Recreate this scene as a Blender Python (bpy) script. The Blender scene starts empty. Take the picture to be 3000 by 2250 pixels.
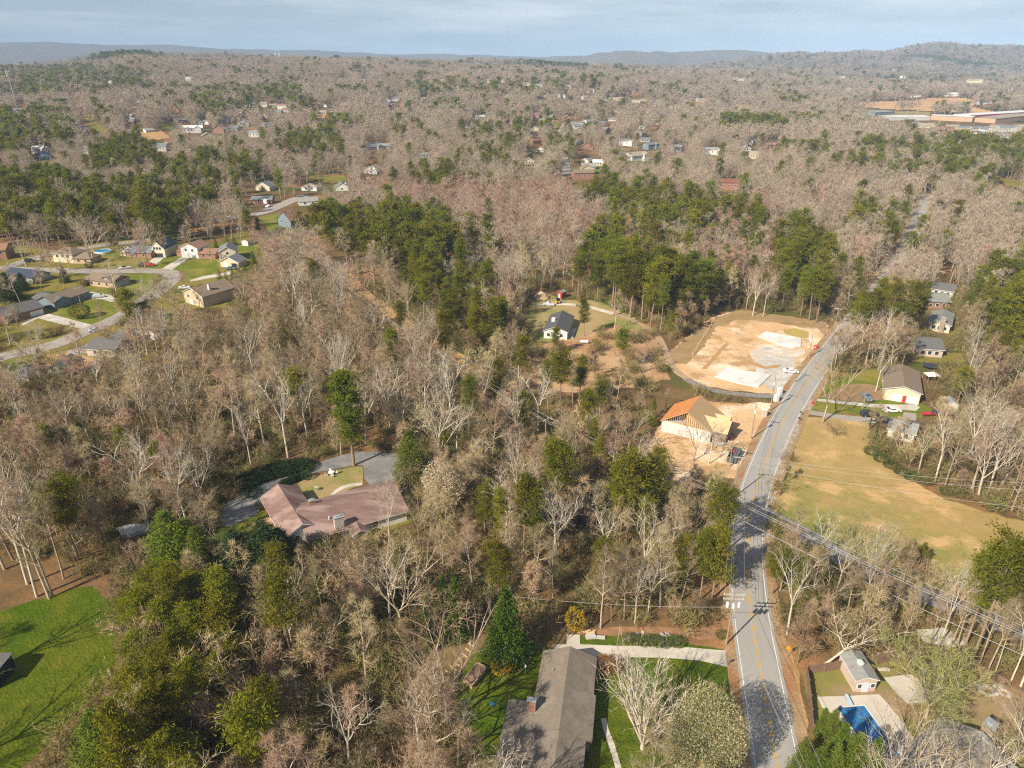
import bpy, math, random
import numpy as np
from math import sin, cos, pi, radians, sqrt, atan2, hypot
SC = bpy.context.scene
COL = SC.collection
# ---------------------------------------------------------------- camera, sky, sun, exposure
F, HC, PITCH = 2084.0, 90.0, radians(24.7)          # focal length in photo pixels (3000 wide), height, downward tilt
cam = bpy.data.cameras.new('camera'); cam.sensor_width = 36.0; cam.lens = F / 3000 * 36
cam.clip_start = 1.0; cam.clip_end = 60000
camo = bpy.data.objects.new('camera', cam); COL.objects.link(camo)
camo.location = (0, 0, HC); camo.rotation_euler = (pi / 2 - PITCH, 0, 0); SC.camera = camo
SUN_EL, SUN_AZ = radians(37), radians(225.5)          # sun behind and to the left
w = bpy.data.worlds.new('World'); SC.world = w; w.use_nodes = True
nt = w.node_tree; nt.nodes.clear(); N = nt.nodes.new; LK = nt.links.new
out = N('ShaderNodeOutputWorld'); bg = N('ShaderNodeBackground'); bg.inputs[1].default_value = 0.046
sky = N('ShaderNodeTexSky'); sky.sky_type = 'NISHITA'; sky.sun_disc = False
sky.sun_elevation = SUN_EL; sky.sun_rotation = SUN_AZ; sky.altitude = 300; sky.air_density = 1.0; sky.dust_density = .4; sky.ozone_density = 5.0
tc = N('ShaderNodeTexCoord'); mp = N('ShaderNodeMapping'); mp.inputs['Scale'].default_value = (2.2, 2.2, 17)
nz = N('ShaderNodeTexNoise'); nz.inputs['Scale'].default_value = 1.6; nz.inputs['Detail'].default_value = 7; nz.inputs['Roughness'].default_value = .55
rp = N('ShaderNodeValToRGB'); rp.color_ramp.elements[0].position = .43; rp.color_ramp.elements[1].position = .68
mx = N('ShaderNodeMix'); mx.data_type = 'RGBA'; mx.inputs['B'].default_value = (13.6, 14.0, 14.3, 1)
ml = N('ShaderNodeMath'); ml.operation = 'MULTIPLY'; ml.inputs[1].default_value = .75
LK(tc.outputs['Generated'], mp.inputs[0]); LK(mp.outputs[0], nz.inputs['Vector']); LK(nz.outputs[0], rp.inputs[0])
sp = N('ShaderNodeSeparateXYZ'); hz0 = N('ShaderNodeMapRange'); hz0.inputs['From Min'].default_value = .16; hz0.inputs['From Max'].default_value = -.02; hz0.inputs['To Max'].default_value = .8; m0 = N('ShaderNodeMix'); m0.data_type = 'RGBA'; m0.inputs['B'].default_value = (10.0, 11.3, 12.4, 1)
LK(tc.outputs['Generated'], sp.inputs[0]); LK(sp.outputs[2], hz0.inputs[0]); LK(hz0.outputs[0], m0.inputs['Factor']); LK(sky.outputs[0], m0.inputs['A'])
LK(rp.outputs[0], ml.inputs[0]); LK(ml.outputs[0], mx.inputs['Factor']); LK(m0.outputs['Result'], mx.inputs['A'])
LK(mx.outputs['Result'], bg.inputs[0]); LK(bg.outputs[0], out.inputs[0])
sl = bpy.data.lights.new('sun', 'SUN'); sl.energy = 5.0; sl.angle = radians(.5); sl.color = (1, .885, .71)
so = bpy.data.objects.new('sun', sl); COL.objects.link(so); so.location = (-200, -200, 300)
so.rotation_euler = (pi / 2 - SUN_EL, 0, pi - SUN_AZ)   # the lamp shines along -Z
SC.view_settings.view_transform = 'Standard'; SC.view_settings.look = 'None'; SC.view_settings.exposure = 0.60
SC.cycles.max_bounces = 5; SC.cycles.diffuse_bounces = 2; SC.cycles.glossy_bounces = 1; SC.cycles.transmission_bounces = 2
SC.cycles.use_denoising = False; SC.cycles.filter_width = 1.2; SC.cycles.volume_bounces = 0; SC.cycles.transparent_max_bounces = 4

# ---------------------------------------------------------------- photo pixels to ground points
CP, SP = cos(PITCH), sin(PITCH)
def interp(x, pts): return np.interp(x, [p[0] for p in pts], [p[1] for p in pts])
T = lambda u: (u - 1500) * 4.36e-4
MID = [(T(-600), 205), (T(0), 192), (T(136), 183), (T(203), 178), (T(281), 165), (T(339), 157), (T(407), 150), (T(475), 153), (T(542), 157), (T(610), 160), (T(750), 165), (T(919), 167), (T(1089), 174), (T(1258), 175), (T(1500), 180), (T(1670), 186), (T(1839), 194), (T(2100), 206), (T(2400), 214), (T(3000), 225), (T(3600), 230)]
MESA = [(T(-800), 125), (T(0), 126), (T(240), 128), (T(475), 134), (T(610), 140), (T(750), 145), (T(919), 151), (T(1089), 156), (T(1258), 161), (T(1500), 165), (T(1800), 167), (T(3600), 167)]
FARR = [(T(1500), 190), (T(1660), 172), (T(1720), 168), (T(1754), 156), (T(1785), 154), (T(1802), 148), (T(1856), 149), (T(1907), 152), (T(1920), 148), (T(1975), 154), (T(2025), 150), (T(2110), 148), (T(2178), 150), (T(2250), 157), (T(2500), 160), (T(3600), 160)]
NEARR = [(T(1900), 215), (T(2100), 185), (T(2200), 165), (T(2250), 157), (T(2284), 150), (T(2352), 146), (T(2375), 152), (T(2413), 146), (T(2467), 147), (T(2514), 140), (T(2589), 147), (T(2657), 136), (T(2725), 130), (T(2776), 131), (T(2826), 136), (T(2894), 132), (T(2962), 128), (T(3000), 132), (T(3600), 128)]
def smooth(a, b, x):
    t = np.clip((x - a) / (b - a), 0, 1); return t * t * (3 - 2 * t)
def terr(x, y):
    """Ground height: flat near the houses, rising to a wooded plateau, with ridges far away."""
    x = np.asarray(x, float); y = np.asarray(y, float)
    r = np.hypot(x, y); yy = np.maximum(y, 1.0); t = np.clip(x / yy, -1.3, 1.3)
    fr = smooth(0, 60, y)
    ym = 2500.0; zm = 90 + (166.7 - interp(t, MID)) * ym / 2525 - 22
    z = np.where(y < ym, zm * smooth(420, ym, y) ** 1.0, zm * (1 - smooth(ym, ym + 900, y)) + 10)
    for crest, yc, wd in ((MESA, 9300., 1500.), (FARR, 7300., 900.)):
        zc = 90 + (166.7 - interp(t, crest)) * yc / 2525
        z = np.maximum(z, zc * np.exp(-((y - yc) / wd) ** 2))
    yc = 4300 + 0 * t; zc = 90 + (166.7 - interp(t, NEARR)) * yc / 2525 - 20
    z = np.maximum(z, zc * np.exp(-((y - yc) / 900) ** 2))
    amp = smooth(450, 1500, y) * 7
    z = z + amp * (np.sin(x / 170 + 1.3) * np.sin(y / 210 + .4) + .5 * np.sin(x / 71 + y / 95))
    am2 = smooth(3000, 4500, y) * 9
    z = z + am2 * (np.sin(x / 260 + y / 400) + .6 * np.sin(x / 120 - y / 300 + 2))
    return z * fr * smooth(300, 520, r)
def ray(u, v):
    a = (u - 1500) / F; b = (1125 - v) / F
    return a, CP + b * SP, -SP + b * CP
def at(u, v, z=0.0):
    """The point at height z above the ground that the photo shows at pixel (u, v)."""
    dx, dy, dz = ray(u, v); h = z
    for _ in range(30):
        t = (h - HC) / min(dz, -1e-4); x, y = dx * t, dy * t
        h2 = float(terr(x, y)) + z
        if abs(h2 - h) < .05: break
        h += (h2 - h) * .5
    return (x, y, h)
def g(u, v, z=0.0): p = at(u, v, z); return (p[0], p[1])
def proj(x, y, z):
    dz = z - HC; d = y * CP - dz * SP; d = np.where(np.abs(d) < 1, 1, d) if isinstance(d, np.ndarray) else d
    return 1500 + F * x / d, 1125 - F * (y * SP + dz * CP) / d

# ---------------------------------------------------------------- materials
MATS = {}
def mat(name, c1, c2=None, scale=1.0, c3=None, scale3=.1, rough=.9, rnd=0.0, bump=0.0, bscale=None, trans=0.0, spec=.06, metal=0.0, lo=.36, hi=.64, lo3=.5, hi3=.62, stretch=None, detail=5, wave=None, c4=None, scale4=.03, grad=None):
    if name in MATS: return MATS[name]
    m = bpy.data.materials.new(name); m.use_nodes = True; t = m.node_tree; b = t.nodes['Principled BSDF']; n = t.nodes.new; l = t.links.new
    b.inputs['Roughness'].default_value = rough; b.inputs['Specular IOR Level'].default_value = spec; b.inputs['Metallic'].default_value = metal
    co = n('ShaderNodeTexCoord').outputs['Object']
    if stretch:
        mpn = n('ShaderNodeMapping'); mpn.inputs['Scale'].default_value = stretch[:3]
        if len(stretch) > 3: mpn.inputs['Rotation'].default_value = (0, 0, stretch[3])
        l(co, mpn.inputs[0]); co = mpn.outputs[0]
    rgb = lambda c: (*c, 1)
    last = None
    def layer(a, bcol, sc, p0, p1, gr=None):
        tx = n('ShaderNodeTexNoise'); tx.inputs['Scale'].default_value = sc; tx.inputs['Detail'].default_value = detail; tx.inputs['Roughness'].default_value = .62; l(co, tx.inputs['Vector'])
        r = n('ShaderNodeMapRange'); r.inputs['From Min'].default_value = p0; r.inputs['From Max'].default_value = p1; l(tx.outputs[0], r.inputs[0])
        if gr:
            dt = n('ShaderNodeVectorMath'); dt.operation = 'DOT_PRODUCT'; dt.inputs[1].default_value = (gr[0], gr[1], 0); l(co, dt.inputs[0]); mr = n('ShaderNodeMapRange'); mr.inputs['From Min'].default_value = gr[2]; mr.inputs['From Max'].default_value = gr[3]; mr.inputs['To Min'].default_value = gr[4]; mr.inputs['To Max'].default_value = gr[5]; l(dt.outputs['Value'], mr.inputs[0]); ad = n('ShaderNodeMath'); l(tx.outputs[0], ad.inputs[0]); l(mr.outputs[0], ad.inputs[1]); l(ad.outputs[0], r.inputs[0])
        x = n('ShaderNodeMix'); x.data_type = 'RGBA'; l(r.outputs[0], x.inputs['Factor'])
        if isinstance(a, tuple): x.inputs['A'].default_value = rgb(a)
        else: l(a, x.inputs['A'])
        x.inputs['B'].default_value = rgb(bcol); return x.outputs['Result']
    if c2: last = layer(c1, c2, scale, lo, hi)
    if c3: last = layer(last if last else c1, c3, scale3, lo3, hi3, grad)
    if c4: last = layer(last if last else c1, c4, scale4, .5, .6)
    if wave:
        wv = n('ShaderNodeTexWave'); wv.wave_type = 'BANDS'; wv.bands_direction = wave[0]; wv.inputs['Scale'].default_value = wave[1]; wv.inputs['Distortion'].default_value = 1.5; l(co, wv.inputs['Vector'])
        x = n('ShaderNodeMix'); x.data_type = 'RGBA'; x.blend_type = 'MULTIPLY'
        mm = n('ShaderNodeMath'); mm.operation = 'MULTIPLY'; mm.inputs[1].default_value = wave[2]; l(wv.outputs[0], mm.inputs[0]); l(mm.outputs[0], x.inputs['Factor'])
        if last: l(last, x.inputs['A'])
        else: x.inputs['A'].default_value = rgb(c1)
        x.inputs['B'].default_value = (.35, .35, .35, 1); last = x.outputs['Result']
    if rnd:
        oi = n('ShaderNodeObjectInfo'); hs = n('ShaderNodeHueSaturation')
        r = n('ShaderNodeMapRange'); r.inputs['To Min'].default_value = 1 - rnd; r.inputs['To Max'].default_value = 1 + rnd; l(oi.outputs['Random'], r.inputs[0]); l(r.outputs[0], hs.inputs['Value'])
        fr = n('ShaderNodeMath'); fr.operation = 'MULTIPLY'; fr.inputs[1].default_value = 7.13; l(oi.outputs['Random'], fr.inputs[0])
        f2 = n('ShaderNodeMath'); f2.operation = 'FRACT'; l(fr.outputs[0], f2.inputs[0])
        r2 = n('ShaderNodeMapRange'); r2.inputs['To Min'].default_value = .5 - rnd * .08; r2.inputs['To Max'].default_value = .5 + rnd * .08; l(f2.outputs[0], r2.inputs[0]); l(r2.outputs[0], hs.inputs['Hue'])
        if last: l(last, hs.inputs['Color'])
        else: hs.inputs['Color'].default_value = rgb(c1)
        last = hs.outputs[0]
    if last: l(last, b.inputs['Base Color'])
    else: b.inputs['Base Color'].default_value = rgb(c1)
    if bump:
        tx = n('ShaderNodeTexNoise'); tx.inputs['Scale'].default_value = bscale or scale * 2; tx.inputs['Detail'].default_value = 4; l(co, tx.inputs['Vector'])
        bp = n('ShaderNodeBump'); bp.inputs['Strength'].default_value = bump; bp.inputs['Distance'].default_value = .3; l(tx.outputs[0], bp.inputs['Height']); l(bp.outputs[0], b.inputs['Normal'])
    if trans:
        tr = n('ShaderNodeBsdfTranslucent'); ms = n('ShaderNodeMixShader'); ms.inputs[0].default_value = trans
        if last: l(last, tr.inputs[0])
        else: tr.inputs[0].default_value = rgb(c1)
        l(b.outputs[0], ms.inputs[1]); l(tr.outputs[0], ms.inputs[2]); l(ms.outputs[0], t.nodes['Material Output'].inputs[0])
    MATS[name] = m; return m

# ---------------------------------------------------------------- mesh building
class MB:
    """Collects faces in world space; build() links them as ONE mesh object."""
    def __init__(s): s.v = []; s.f = []; s.m = []
    def add(s, vs, fs, mi=0):
        o = len(s.v); s.v += [tuple(p) for p in vs]; s.f += [tuple(i + o for i in q) for q in fs]; s.m += [mi] * len(fs); return s
    def box(s, c, d, rz=0.0, mi=0, rx=0.0):
        cx, cy, cz = c; a, b, h = d[0] / 2, d[1] / 2, d[2] / 2; cr, sr = cos(rz), sin(rz); vs = []
        for z in (-h, h):
            for x, y in ((-a, -b), (a, -b), (a, b), (-a, b)):
                yy, zz = (y * cos(rx) - z * sin(rx), y * sin(rx) + z * cos(rx)) if rx else (y, z)
                vs.append((cx + x * cr - yy * sr, cy + x * sr + yy * cr, cz + zz))
        return s.add(vs, [(0, 3, 2, 1), (4, 5, 6, 7), (0, 1, 5, 4), (1, 2, 6, 5), (2, 3, 7, 6), (3, 0, 4, 7)], mi)
    def tube(s, pts, rad, n=6, mi=0, cap=True):
        pts = [np.array(p, float) for p in pts]; k = len(pts); vs = []; fs = []
        rad = rad if isinstance(rad, (list, tuple)) else [rad] * k
        for i in range(k):
            d = pts[min(i + 1, k - 1)] - pts[max(i - 1, 0)]; d /= np.linalg.norm(d) + 1e-9
            a = np.cross(d, (0, 0, 1.) if abs(d[2]) < .9 else (1., 0, 0)); a /= np.linalg.norm(a) + 1e-9; b = np.cross(d, a)
            for j in range(n):
                q = 2 * pi * j / n; vs.append(pts[i] + rad[i] * (cos(q) * a + sin(q) * b))
        for i in range(k - 1):
            for j in range(n):
                fs.append((i * n + j, i * n + (j + 1) % n, (i + 1) * n + (j + 1) % n, (i + 1) * n + j))
        if cap: fs.append(tuple(range(n))[::-1]); fs.append(tuple((k - 1) * n + j for j in range(n)))
        return s.add(vs, fs, mi)
    def prism(s, poly, z0, z1, mi=0):
        n = len(poly); vs = [(x, y, z0) for x, y in poly] + [(x, y, z1) for x, y in poly]
        a = sum(poly[i][0] * poly[(i + 1) % n][1] - poly[(i + 1) % n][0] * poly[i][1] for i in range(n))
        fs = [tuple(range(n))[::-1], tuple(range(n, 2 * n))] + [(i, (i + 1) % n, n + (i + 1) % n, n + i) for i in range(n)]
        if a < 0: fs = [q[::-1] for q in fs]
        return s.add(vs, fs, mi)
    def lathe(s, c, prof, n=10, mi=0):
        vs = []; fs = []
        for r, z in prof:
            for j in range(n): vs.append((c[0] + r * cos(2 * pi * j / n), c[1] + r * sin(2 * pi * j / n), c[2] + z))
        for i in range(len(prof) - 1):
            for j in range(n): fs.append((i * n + j, i * n + (j + 1) % n, (i + 1) * n + (j + 1) % n, (i + 1) * n + j))
        fs.append(tuple(range(n))[::-1]); fs.append(tuple((len(prof) - 1) * n + j for j in range(n)))
        return s.add(vs, fs, mi)
    def build(s, name, mats, parent=None, smooth=False):
        me = bpy.data.meshes.new(name)
        base = Vector3(parent) if parent else (0, 0, 0)
        me.from_pydata([(x - base[0], y - base[1], z - base[2]) for x, y, z in s.v], [], s.f)
        for m in (mats if isinstance(mats, (list, tuple)) else [mats]): me.materials.append(m)
        if len(me.materials) > 1: me.polygons.foreach_set('material_index', s.m)
        if smooth: me.polygons.foreach_set('use_smooth', [True] * len(me.polygons))
        me.update(); o = bpy.data.objects.new(name, me); COL.objects.link(o)
        if parent: o.parent = parent
        return o
def Vector3(o):
    x = y = z = 0
    while o is not None: x += o.location[0]; y += o.location[1]; z += o.location[2]; o = o.parent
    return (x, y, z)
def tag(o, label=None, cat=None, group=None, kind=None):
    if label: o['label'] = label
    if cat: o['category'] = cat
    if group: o['group'] = group
    if kind: o['kind'] = kind
    return o
def thing(name, loc, label, cat, group=None, rz=0.0):
    o = bpy.data.objects.new(name, None); COL.objects.link(o); o.location = loc; o.rotation_euler = (0, 0, rz); o.empty_display_size = .5
    return tag(o, label, cat, group)
def dup(root, loc, rz=0.0, label=None, group=None, sc=None):
    """A copy of a thing with copies of its parts and sub-parts (mesh data shared)."""
    r = root.copy(); COL.objects.link(r); r.location = loc; r.rotation_euler = (0, 0, rz)
    if sc: r.scale = sc if isinstance(sc, (tuple, list)) else (sc, sc, sc)
    if label: r['label'] = label
    if group: r['group'] = group
    for ch in KIDS.get(root.name, ()):
        c = ch.copy(); COL.objects.link(c); c.parent = r
        for q in KIDS.get(ch.name, ()):
            d = q.copy(); COL.objects.link(d); d.parent = c
    return r
KIDS = {}
def kids(root):
    """Remember the children of a source thing, so that copying needs no scan of the scene."""
    KIDS[root.name] = [c for c in COL.objects if c.parent == root]
    for c in KIDS[root.name]: KIDS[c.name] = [d for d in COL.objects if d.parent == c]
def bare_mesh(name, tri_v, tri_f, mats, mi=None):
    me = bpy.data.meshes.new(name); nv, nf = len(tri_v), len(tri_f)
    me.vertices.add(nv); me.vertices.foreach_set('co', np.asarray(tri_v, np.float32).ravel())
    k = tri_f.shape[1]; me.loops.add(nf * k); me.loops.foreach_set('vertex_index', np.asarray(tri_f, np.int32).ravel())
    me.polygons.add(nf); me.polygons.foreach_set('loop_start', np.arange(0, nf * k, k, dtype=np.int32))
    for m in mats: me.materials.append(m)
    if mi is not None: me.polygons.foreach_set('material_index', np.asarray(mi, np.int32))
    me.update(calc_edges=True); me.validate(); return me
# ---------------------------------------------------------------- plants
class TB:
    """Triangle soup for plants, kept in numpy arrays; each face has a material index."""
    def __init__(s): s.V = []; s.Fc = []; s.M = []; s.n = 0
    def add(s, v, f, mi=0):
        v = np.asarray(v, float); f = np.asarray(f, int); s.V.append(v); s.Fc.append(f + s.n); s.M.append(np.full(len(f), mi)); s.n += len(v)
    def tube(s, p, r, n=4, mi=0):
        p = np.asarray(p, float); k = len(p); d = np.gradient(p, axis=0); d /= np.linalg.norm(d, axis=1)[:, None] + 1e-9
        ref = np.where(np.abs(d[:, 2:3]) < .9, np.array([[0, 0, 1.]]), np.array([[1., 0, 0]]))
        a = np.cross(d, ref); a /= np.linalg.norm(a, axis=1)[:, None] + 1e-9; b = np.cross(d, a)
        q = np.arange(n) * 2 * pi / n; r = np.asarray(r, float)[:, None, None]
        v = (p[:, None, :] + r * (np.cos(q)[None, :, None] * a[:, None, :] + np.sin(q)[None, :, None] * b[:, None, :])).reshape(-1, 3)
        i, j = np.meshgrid(np.arange(k - 1), np.arange(n), indexing='ij'); j2 = (j + 1) % n
        A = i * n + j; B = i * n + j2; Cc = (i + 1) * n + j2; D = (i + 1) * n + j
        s.add(v, np.concatenate([np.stack([A, B, Cc], -1).reshape(-1, 3), np.stack([A, Cc, D], -1).reshape(-1, 3)]), mi)
    def twigs(s, p0, p1, wd, rg, mi=0):
        """Tapered flat slivers from p0 to p1."""
        p0 = np.asarray(p0); p1 = np.asarray(p1); d = p1 - p0; rnd = rg.normal(size=d.shape); a = np.cross(d, rnd); a /= np.linalg.norm(a, axis=1)[:, None] + 1e-9
        a = a * (np.asarray(wd).reshape(-1, 1) / 2); k = len(p0)
        s.add(np.concatenate([p0 - a, p0 + a, p1]), np.stack([np.arange(k), np.arange(k) + k, np.arange(k) + 2 * k], -1), mi)
    def leaves(s, c, ln, wd, rg, up=0.0, mi=0, out=None):
        """Small triangles at points c, random directions (biased outwards by out, upwards by up)."""
        k = len(c); d = rg.normal(size=(k, 3)); d /= np.linalg.norm(d, axis=1)[:, None]
        if out is not None: d = d + out
        d[:, 2] += up; d /= np.linalg.norm(d, axis=1)[:, None] + 1e-9
        a = np.cross(d, rg.normal(size=(k, 3))); a /= np.linalg.norm(a, axis=1)[:, None] + 1e-9
        L = ln * rg.uniform(.6, 1.3, (k, 1)); W = wd * rg.uniform(.6, 1.3, (k, 1))
        s.add(np.concatenate([c - a * W / 2, c + a * W / 2, c + d * L]), np.stack([np.arange(k), np.arange(k) + k, np.arange(k) + 2 * k], -1), mi)
    def mesh(s, name, mats):
        return bare_mesh(name, np.concatenate(s.V), np.concatenate(s.Fc), mats, np.concatenate(s.M) if len(mats) > 1 else None)
def perp(d, rg):
    a = np.cross(d, rg.normal(size=3)); return a / (np.linalg.norm(a) + 1e-9)
def grow(rg, p, d, L, k, wob, lift=0.0):
    pts = [p]; d = d / np.linalg.norm(d)
    for _ in range(k):
        d = d + rg.normal(size=3) * wob; d[2] += lift; d /= np.linalg.norm(d); p = p + d * L / k; pts.append(p)
    return np.array(pts)
def along(P, t):
    x = t * (len(P) - 1); i = min(int(x), len(P) - 2); f = x - i
    return P[i] * (1 - f) + P[i + 1] * f, (P[i + 1] - P[i]) / (np.linalg.norm(P[i + 1] - P[i]) + 1e-9)

def bare_tree(seed, h=18, fork=.42, nl=5, spread=.55, form='fork', tw=1.0, lod=0, wd=.034, rt=None, bend=0.0):
    """A leafless tree: returns (wood, crown). form fork: limbs from a fork; leader: a leader with side limbs."""
    rg = np.random.default_rng(seed); wood, cr = TB(), TB(); r0 = rt or .0115 * h + .03
    d0 = np.array([rg.normal() * .05 + bend, rg.normal() * .05, 1.])
    limbs = []
    if form == 'leader':
        P = grow(rg, np.array([0, 0, -.4]), d0, h * .97, 9, .035, .05); wood.tube(P, np.linspace(r0, .03, 10), 6 if not lod else 4)
        for i in range(nl):
            t = fork + (0.97 - fork) * (i + rg.uniform(0, .8)) / nl; p, d = along(P, t); az = i * 2.4 + rg.uniform(-.5, .5)
            sd = np.array([cos(az), sin(az), rg.uniform(.45, 1.1)]); L = h * spread * (.85 - .62 * (t - fork) / (1 - fork)) * rg.uniform(.65, 1.1)
            limbs.append((p, sd, L, r0 * (1 - t) * .7 + .03))
    else:
        ht = h * fork; P = grow(rg, np.array([0, 0, -.4]), d0, ht + .4, 5, .03, .04); wood.tube(P, np.linspace(r0 * 1.15, r0 * .8, 6), 6 if not lod else 4)
        for i in range(nl):
            az = i * 2 * pi / nl + rg.uniform(-.5, .5); inc = spread * rg.uniform(.45, 1.15); t = rg.uniform(.82, 1) if i else 1
            p, d = along(P, t); sd = np.array([cos(az) * inc, sin(az) * inc, 1.]) + (d - np.array([0, 0, 1])) * .5
            limbs.append((p, sd, (h - ht) * rg.uniform(.8, 1.08), r0 * rg.uniform(.42, .62)))
    e0, e1, ew = [], [], []
    nb, ns, nt_ = ((7, 5, 5), (5, 5, 5), (3, 4, 4))[lod]
    for (p, d, L, r) in limbs:
        Q = grow(rg, p, d, L, 6, .09, .05); wood.tube(Q, np.linspace(r, .02, 7) ** 1.0, 5 if not lod else 3)
        for j in range(nb):
            t = .22 + .76 * (j + rg.uniform(0, 1)) / nb; q, dq = along(Q, t); sd = dq * .75 + perp(dq, rg) * rg.uniform(.5, .95); sd[2] += .18
            l2 = L * (.62 - .36 * t) * rg.uniform(.6, 1.15); R = grow(rg, q, sd, l2, 4, .13, .04)
            if not lod: wood.tube(R, np.linspace(.022 + .016 * l2, .012, 5), 3)
            else: e0 += [R[0], R[2]]; e1 += [R[2], R[4]]; ew += [.10, .07]
            for m in range(ns):
                t2 = .2 + .8 * (m + rg.uniform(0, 1)) / ns; s0, ds = along(R, min(t2, .99)); sv = ds * .7 + perp(ds, rg) * rg.uniform(.4, .9); sv[2] += .12
                l3 = min(2.6, l2 * .55) * rg.uniform(.6, 1.2) + .3; S = grow(rg, s0, sv, l3, 2, .15, .03)
                e0 += [S[0], S[1]]; e1 += [S[1], S[2]]; ew += [.05, .035]
                for q_ in range(int(nt_ * tw)):
                    u0, du = along(S, rg.uniform(.1, .99)); dv = du * .6 + perp(du, rg) * rg.uniform(.3, .9); dv[2] += .1
                    e0.append(u0); e1.append(u0 + dv / np.linalg.norm(dv) * rg.uniform(.5, 1.25)); ew.append(wd)
    k = (1.0, 1.7, 3.2)[lod]
    cr.twigs(np.array(e0), np.array(e1), np.array(ew) * k, rg)
    return wood, cr
def pine_tree(seed, h=20, base=.45, rad=3.6, nb=46, lod=0, shape='round', lean=.02):
    """A pine: bare lower trunk, tiers of branches carrying tufts of needles."""
    rg = np.random.default_rng(seed); wood, cr = TB(), TB()
    P = grow(rg, np.array([0, 0, -.4]), np.array([rg.normal() * lean, rg.normal() * lean, 1.]), h * .985, 8, .012, .02)
    wood.tube(P, np.linspace(.011 * h + .05, .05, 9), 6 if lod == 0 else 4)
    C, O = [], []
    for i in range(nb):
        t = base + (1 - base) * ((i + rg.uniform(0, 1)) / nb) ** .9; x = (t - base) / (1 - base)
        env = {'round': (.5 + .6 * x) * sqrt(max(0, 1 - max(0, (x - .35) / .68) ** 2.2)), 'cone': 1.08 * (1 - x) ** .75 + .1, 'open': (.55 + .6 * x) * sqrt(max(0.02, 1 - x ** 4))}[shape]
        L = rad * env * rg.uniform(.35, 1.25) + .25; az = i * 2.4 + rg.uniform(-.6, .6); p, _ = along(P, min(t, .995))
        tilt = rg.uniform(.05, .5) + .5 * x; Q = grow(rg, p, np.array([cos(az), sin(az), tilt]), L, 3, .08, .03)
        if lod < 2: wood.tube(Q, np.linspace(.03 + .018 * L, .015, 4), 3)
        for f in (np.arange(1, 4) / 3. if L > 1.4 else (.9,)):
            if rg.uniform() < (.55 if f < .5 else .12): continue
            c, _ = along(Q, min(f, .99)); C.append(c + rg.normal(size=3) * .25); O.append((.75 + .22 * rg.uniform()) * (.7 + .12 * L))
    C = np.array(C); O = np.array(O); kk = (46, 17, 6)[lod]
    rep = np.repeat(np.arange(len(C)), kk); off = rg.normal(size=(len(rep), 3)) * np.array([.6, .6, .26]) * O[rep][:, None]
    top = rg.normal(size=(int(len(C) * .12) * kk // 2, 3)) * np.array([.5, .5, .7]) + np.array([P[-1][0], P[-1][1], h * .97])
    pts = np.concatenate([C[rep] + off, top]); on = np.concatenate([off * .9, top * 0])
    cr.leaves(pts, (.62, 1.0, 1.7)[lod], (.2, .36, .75)[lod], rg, .35, out=on)
    return wood, cr
def cone_tree(seed, h=9, rad=2.2, n=3600, base=.05, pw=.8, lod=0, lump=.35, size=.36):
    """A dense conical or columnar evergreen (spruce, cedar, cypress)."""
    rg = np.random.default_rng(seed); wood, cr = TB(), TB(); wood.tube([(0, 0, -.3), (0, 0, h * .5), (0, 0, h * .97)], [.02 * h + .04, .012 * h, .02], 5)
    C = []; nbr = int(h * 9)
    for i in range(nbr):
        x = (i + rg.uniform()) / nbr; R = rad * (1 - x) ** pw * min(1, (x + .06) / .12) * rg.uniform(1 - lump, 1.12); az = i * 2.4 + rg.uniform(-.4, .4); z = h * (base + (1 - base) * x)
        m = max(3, int(n / nbr * (.4 + 1.2 * (1 - x)))); f = np.sqrt(rg.uniform(.08, 1, m)); dr = R * .16 + .12
        C.append(np.stack([cos(az) * R * f + rg.normal(size=m) * dr, sin(az) * R * f + rg.normal(size=m) * dr, z - R * .28 * f + rg.normal(size=m) * dr * .6], -1))
    C = np.concatenate(C); out = np.stack([C[:, 0], C[:, 1], C[:, 2] * 0], -1); out /= np.linalg.norm(out, axis=1)[:, None] + .3
    cr.leaves(C, size, size * .42, rg, .25, out=out * .9); return wood, cr
def bush(seed, r=1.2, h=1.6, n=700, size=.2, stems=6, lump=.25, mi2=0.0, hollow=.5):
    """A rounded leafy shrub."""
    rg = np.random.default_rng(seed); wood, cr = TB(), TB()
    for i in range(stems):
        az = rg.uniform(0, 6.3); wood.tube(grow(rg, np.array([0, 0, -.1]), np.array([cos(az) * .6, sin(az) * .6, 1.]), h * .75, 3, .1), [.04, .03, .02, .01], 3)
    d = rg.normal(size=(n, 3)); d /= np.linalg.norm(d, axis=1)[:, None]; k = 7; ld = rg.normal(size=(k, 3)); ld /= np.linalg.norm(ld, axis=1)[:, None]
    b = 1 - lump + lump * np.max(d @ ld.T, axis=1); f = rg.uniform(hollow, 1, n) ** .5 * b
    c = d * f[:, None] * np.array([r, r, h * .52]) + np.array([0, 0, h * .5]); c[:, 2] = np.maximum(c[:, 2], .03)
    if mi2:
        m = rg.uniform(size=n) < mi2; cr.leaves(c[~m], size, size * .5, rg, .2, out=d[~m]); cr.leaves(c[m], size, size * .7, rg, .2, 1, out=d[m])
    else: cr.leaves(c, size, size * .5, rg, .2, out=d)
    return wood, cr
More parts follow.
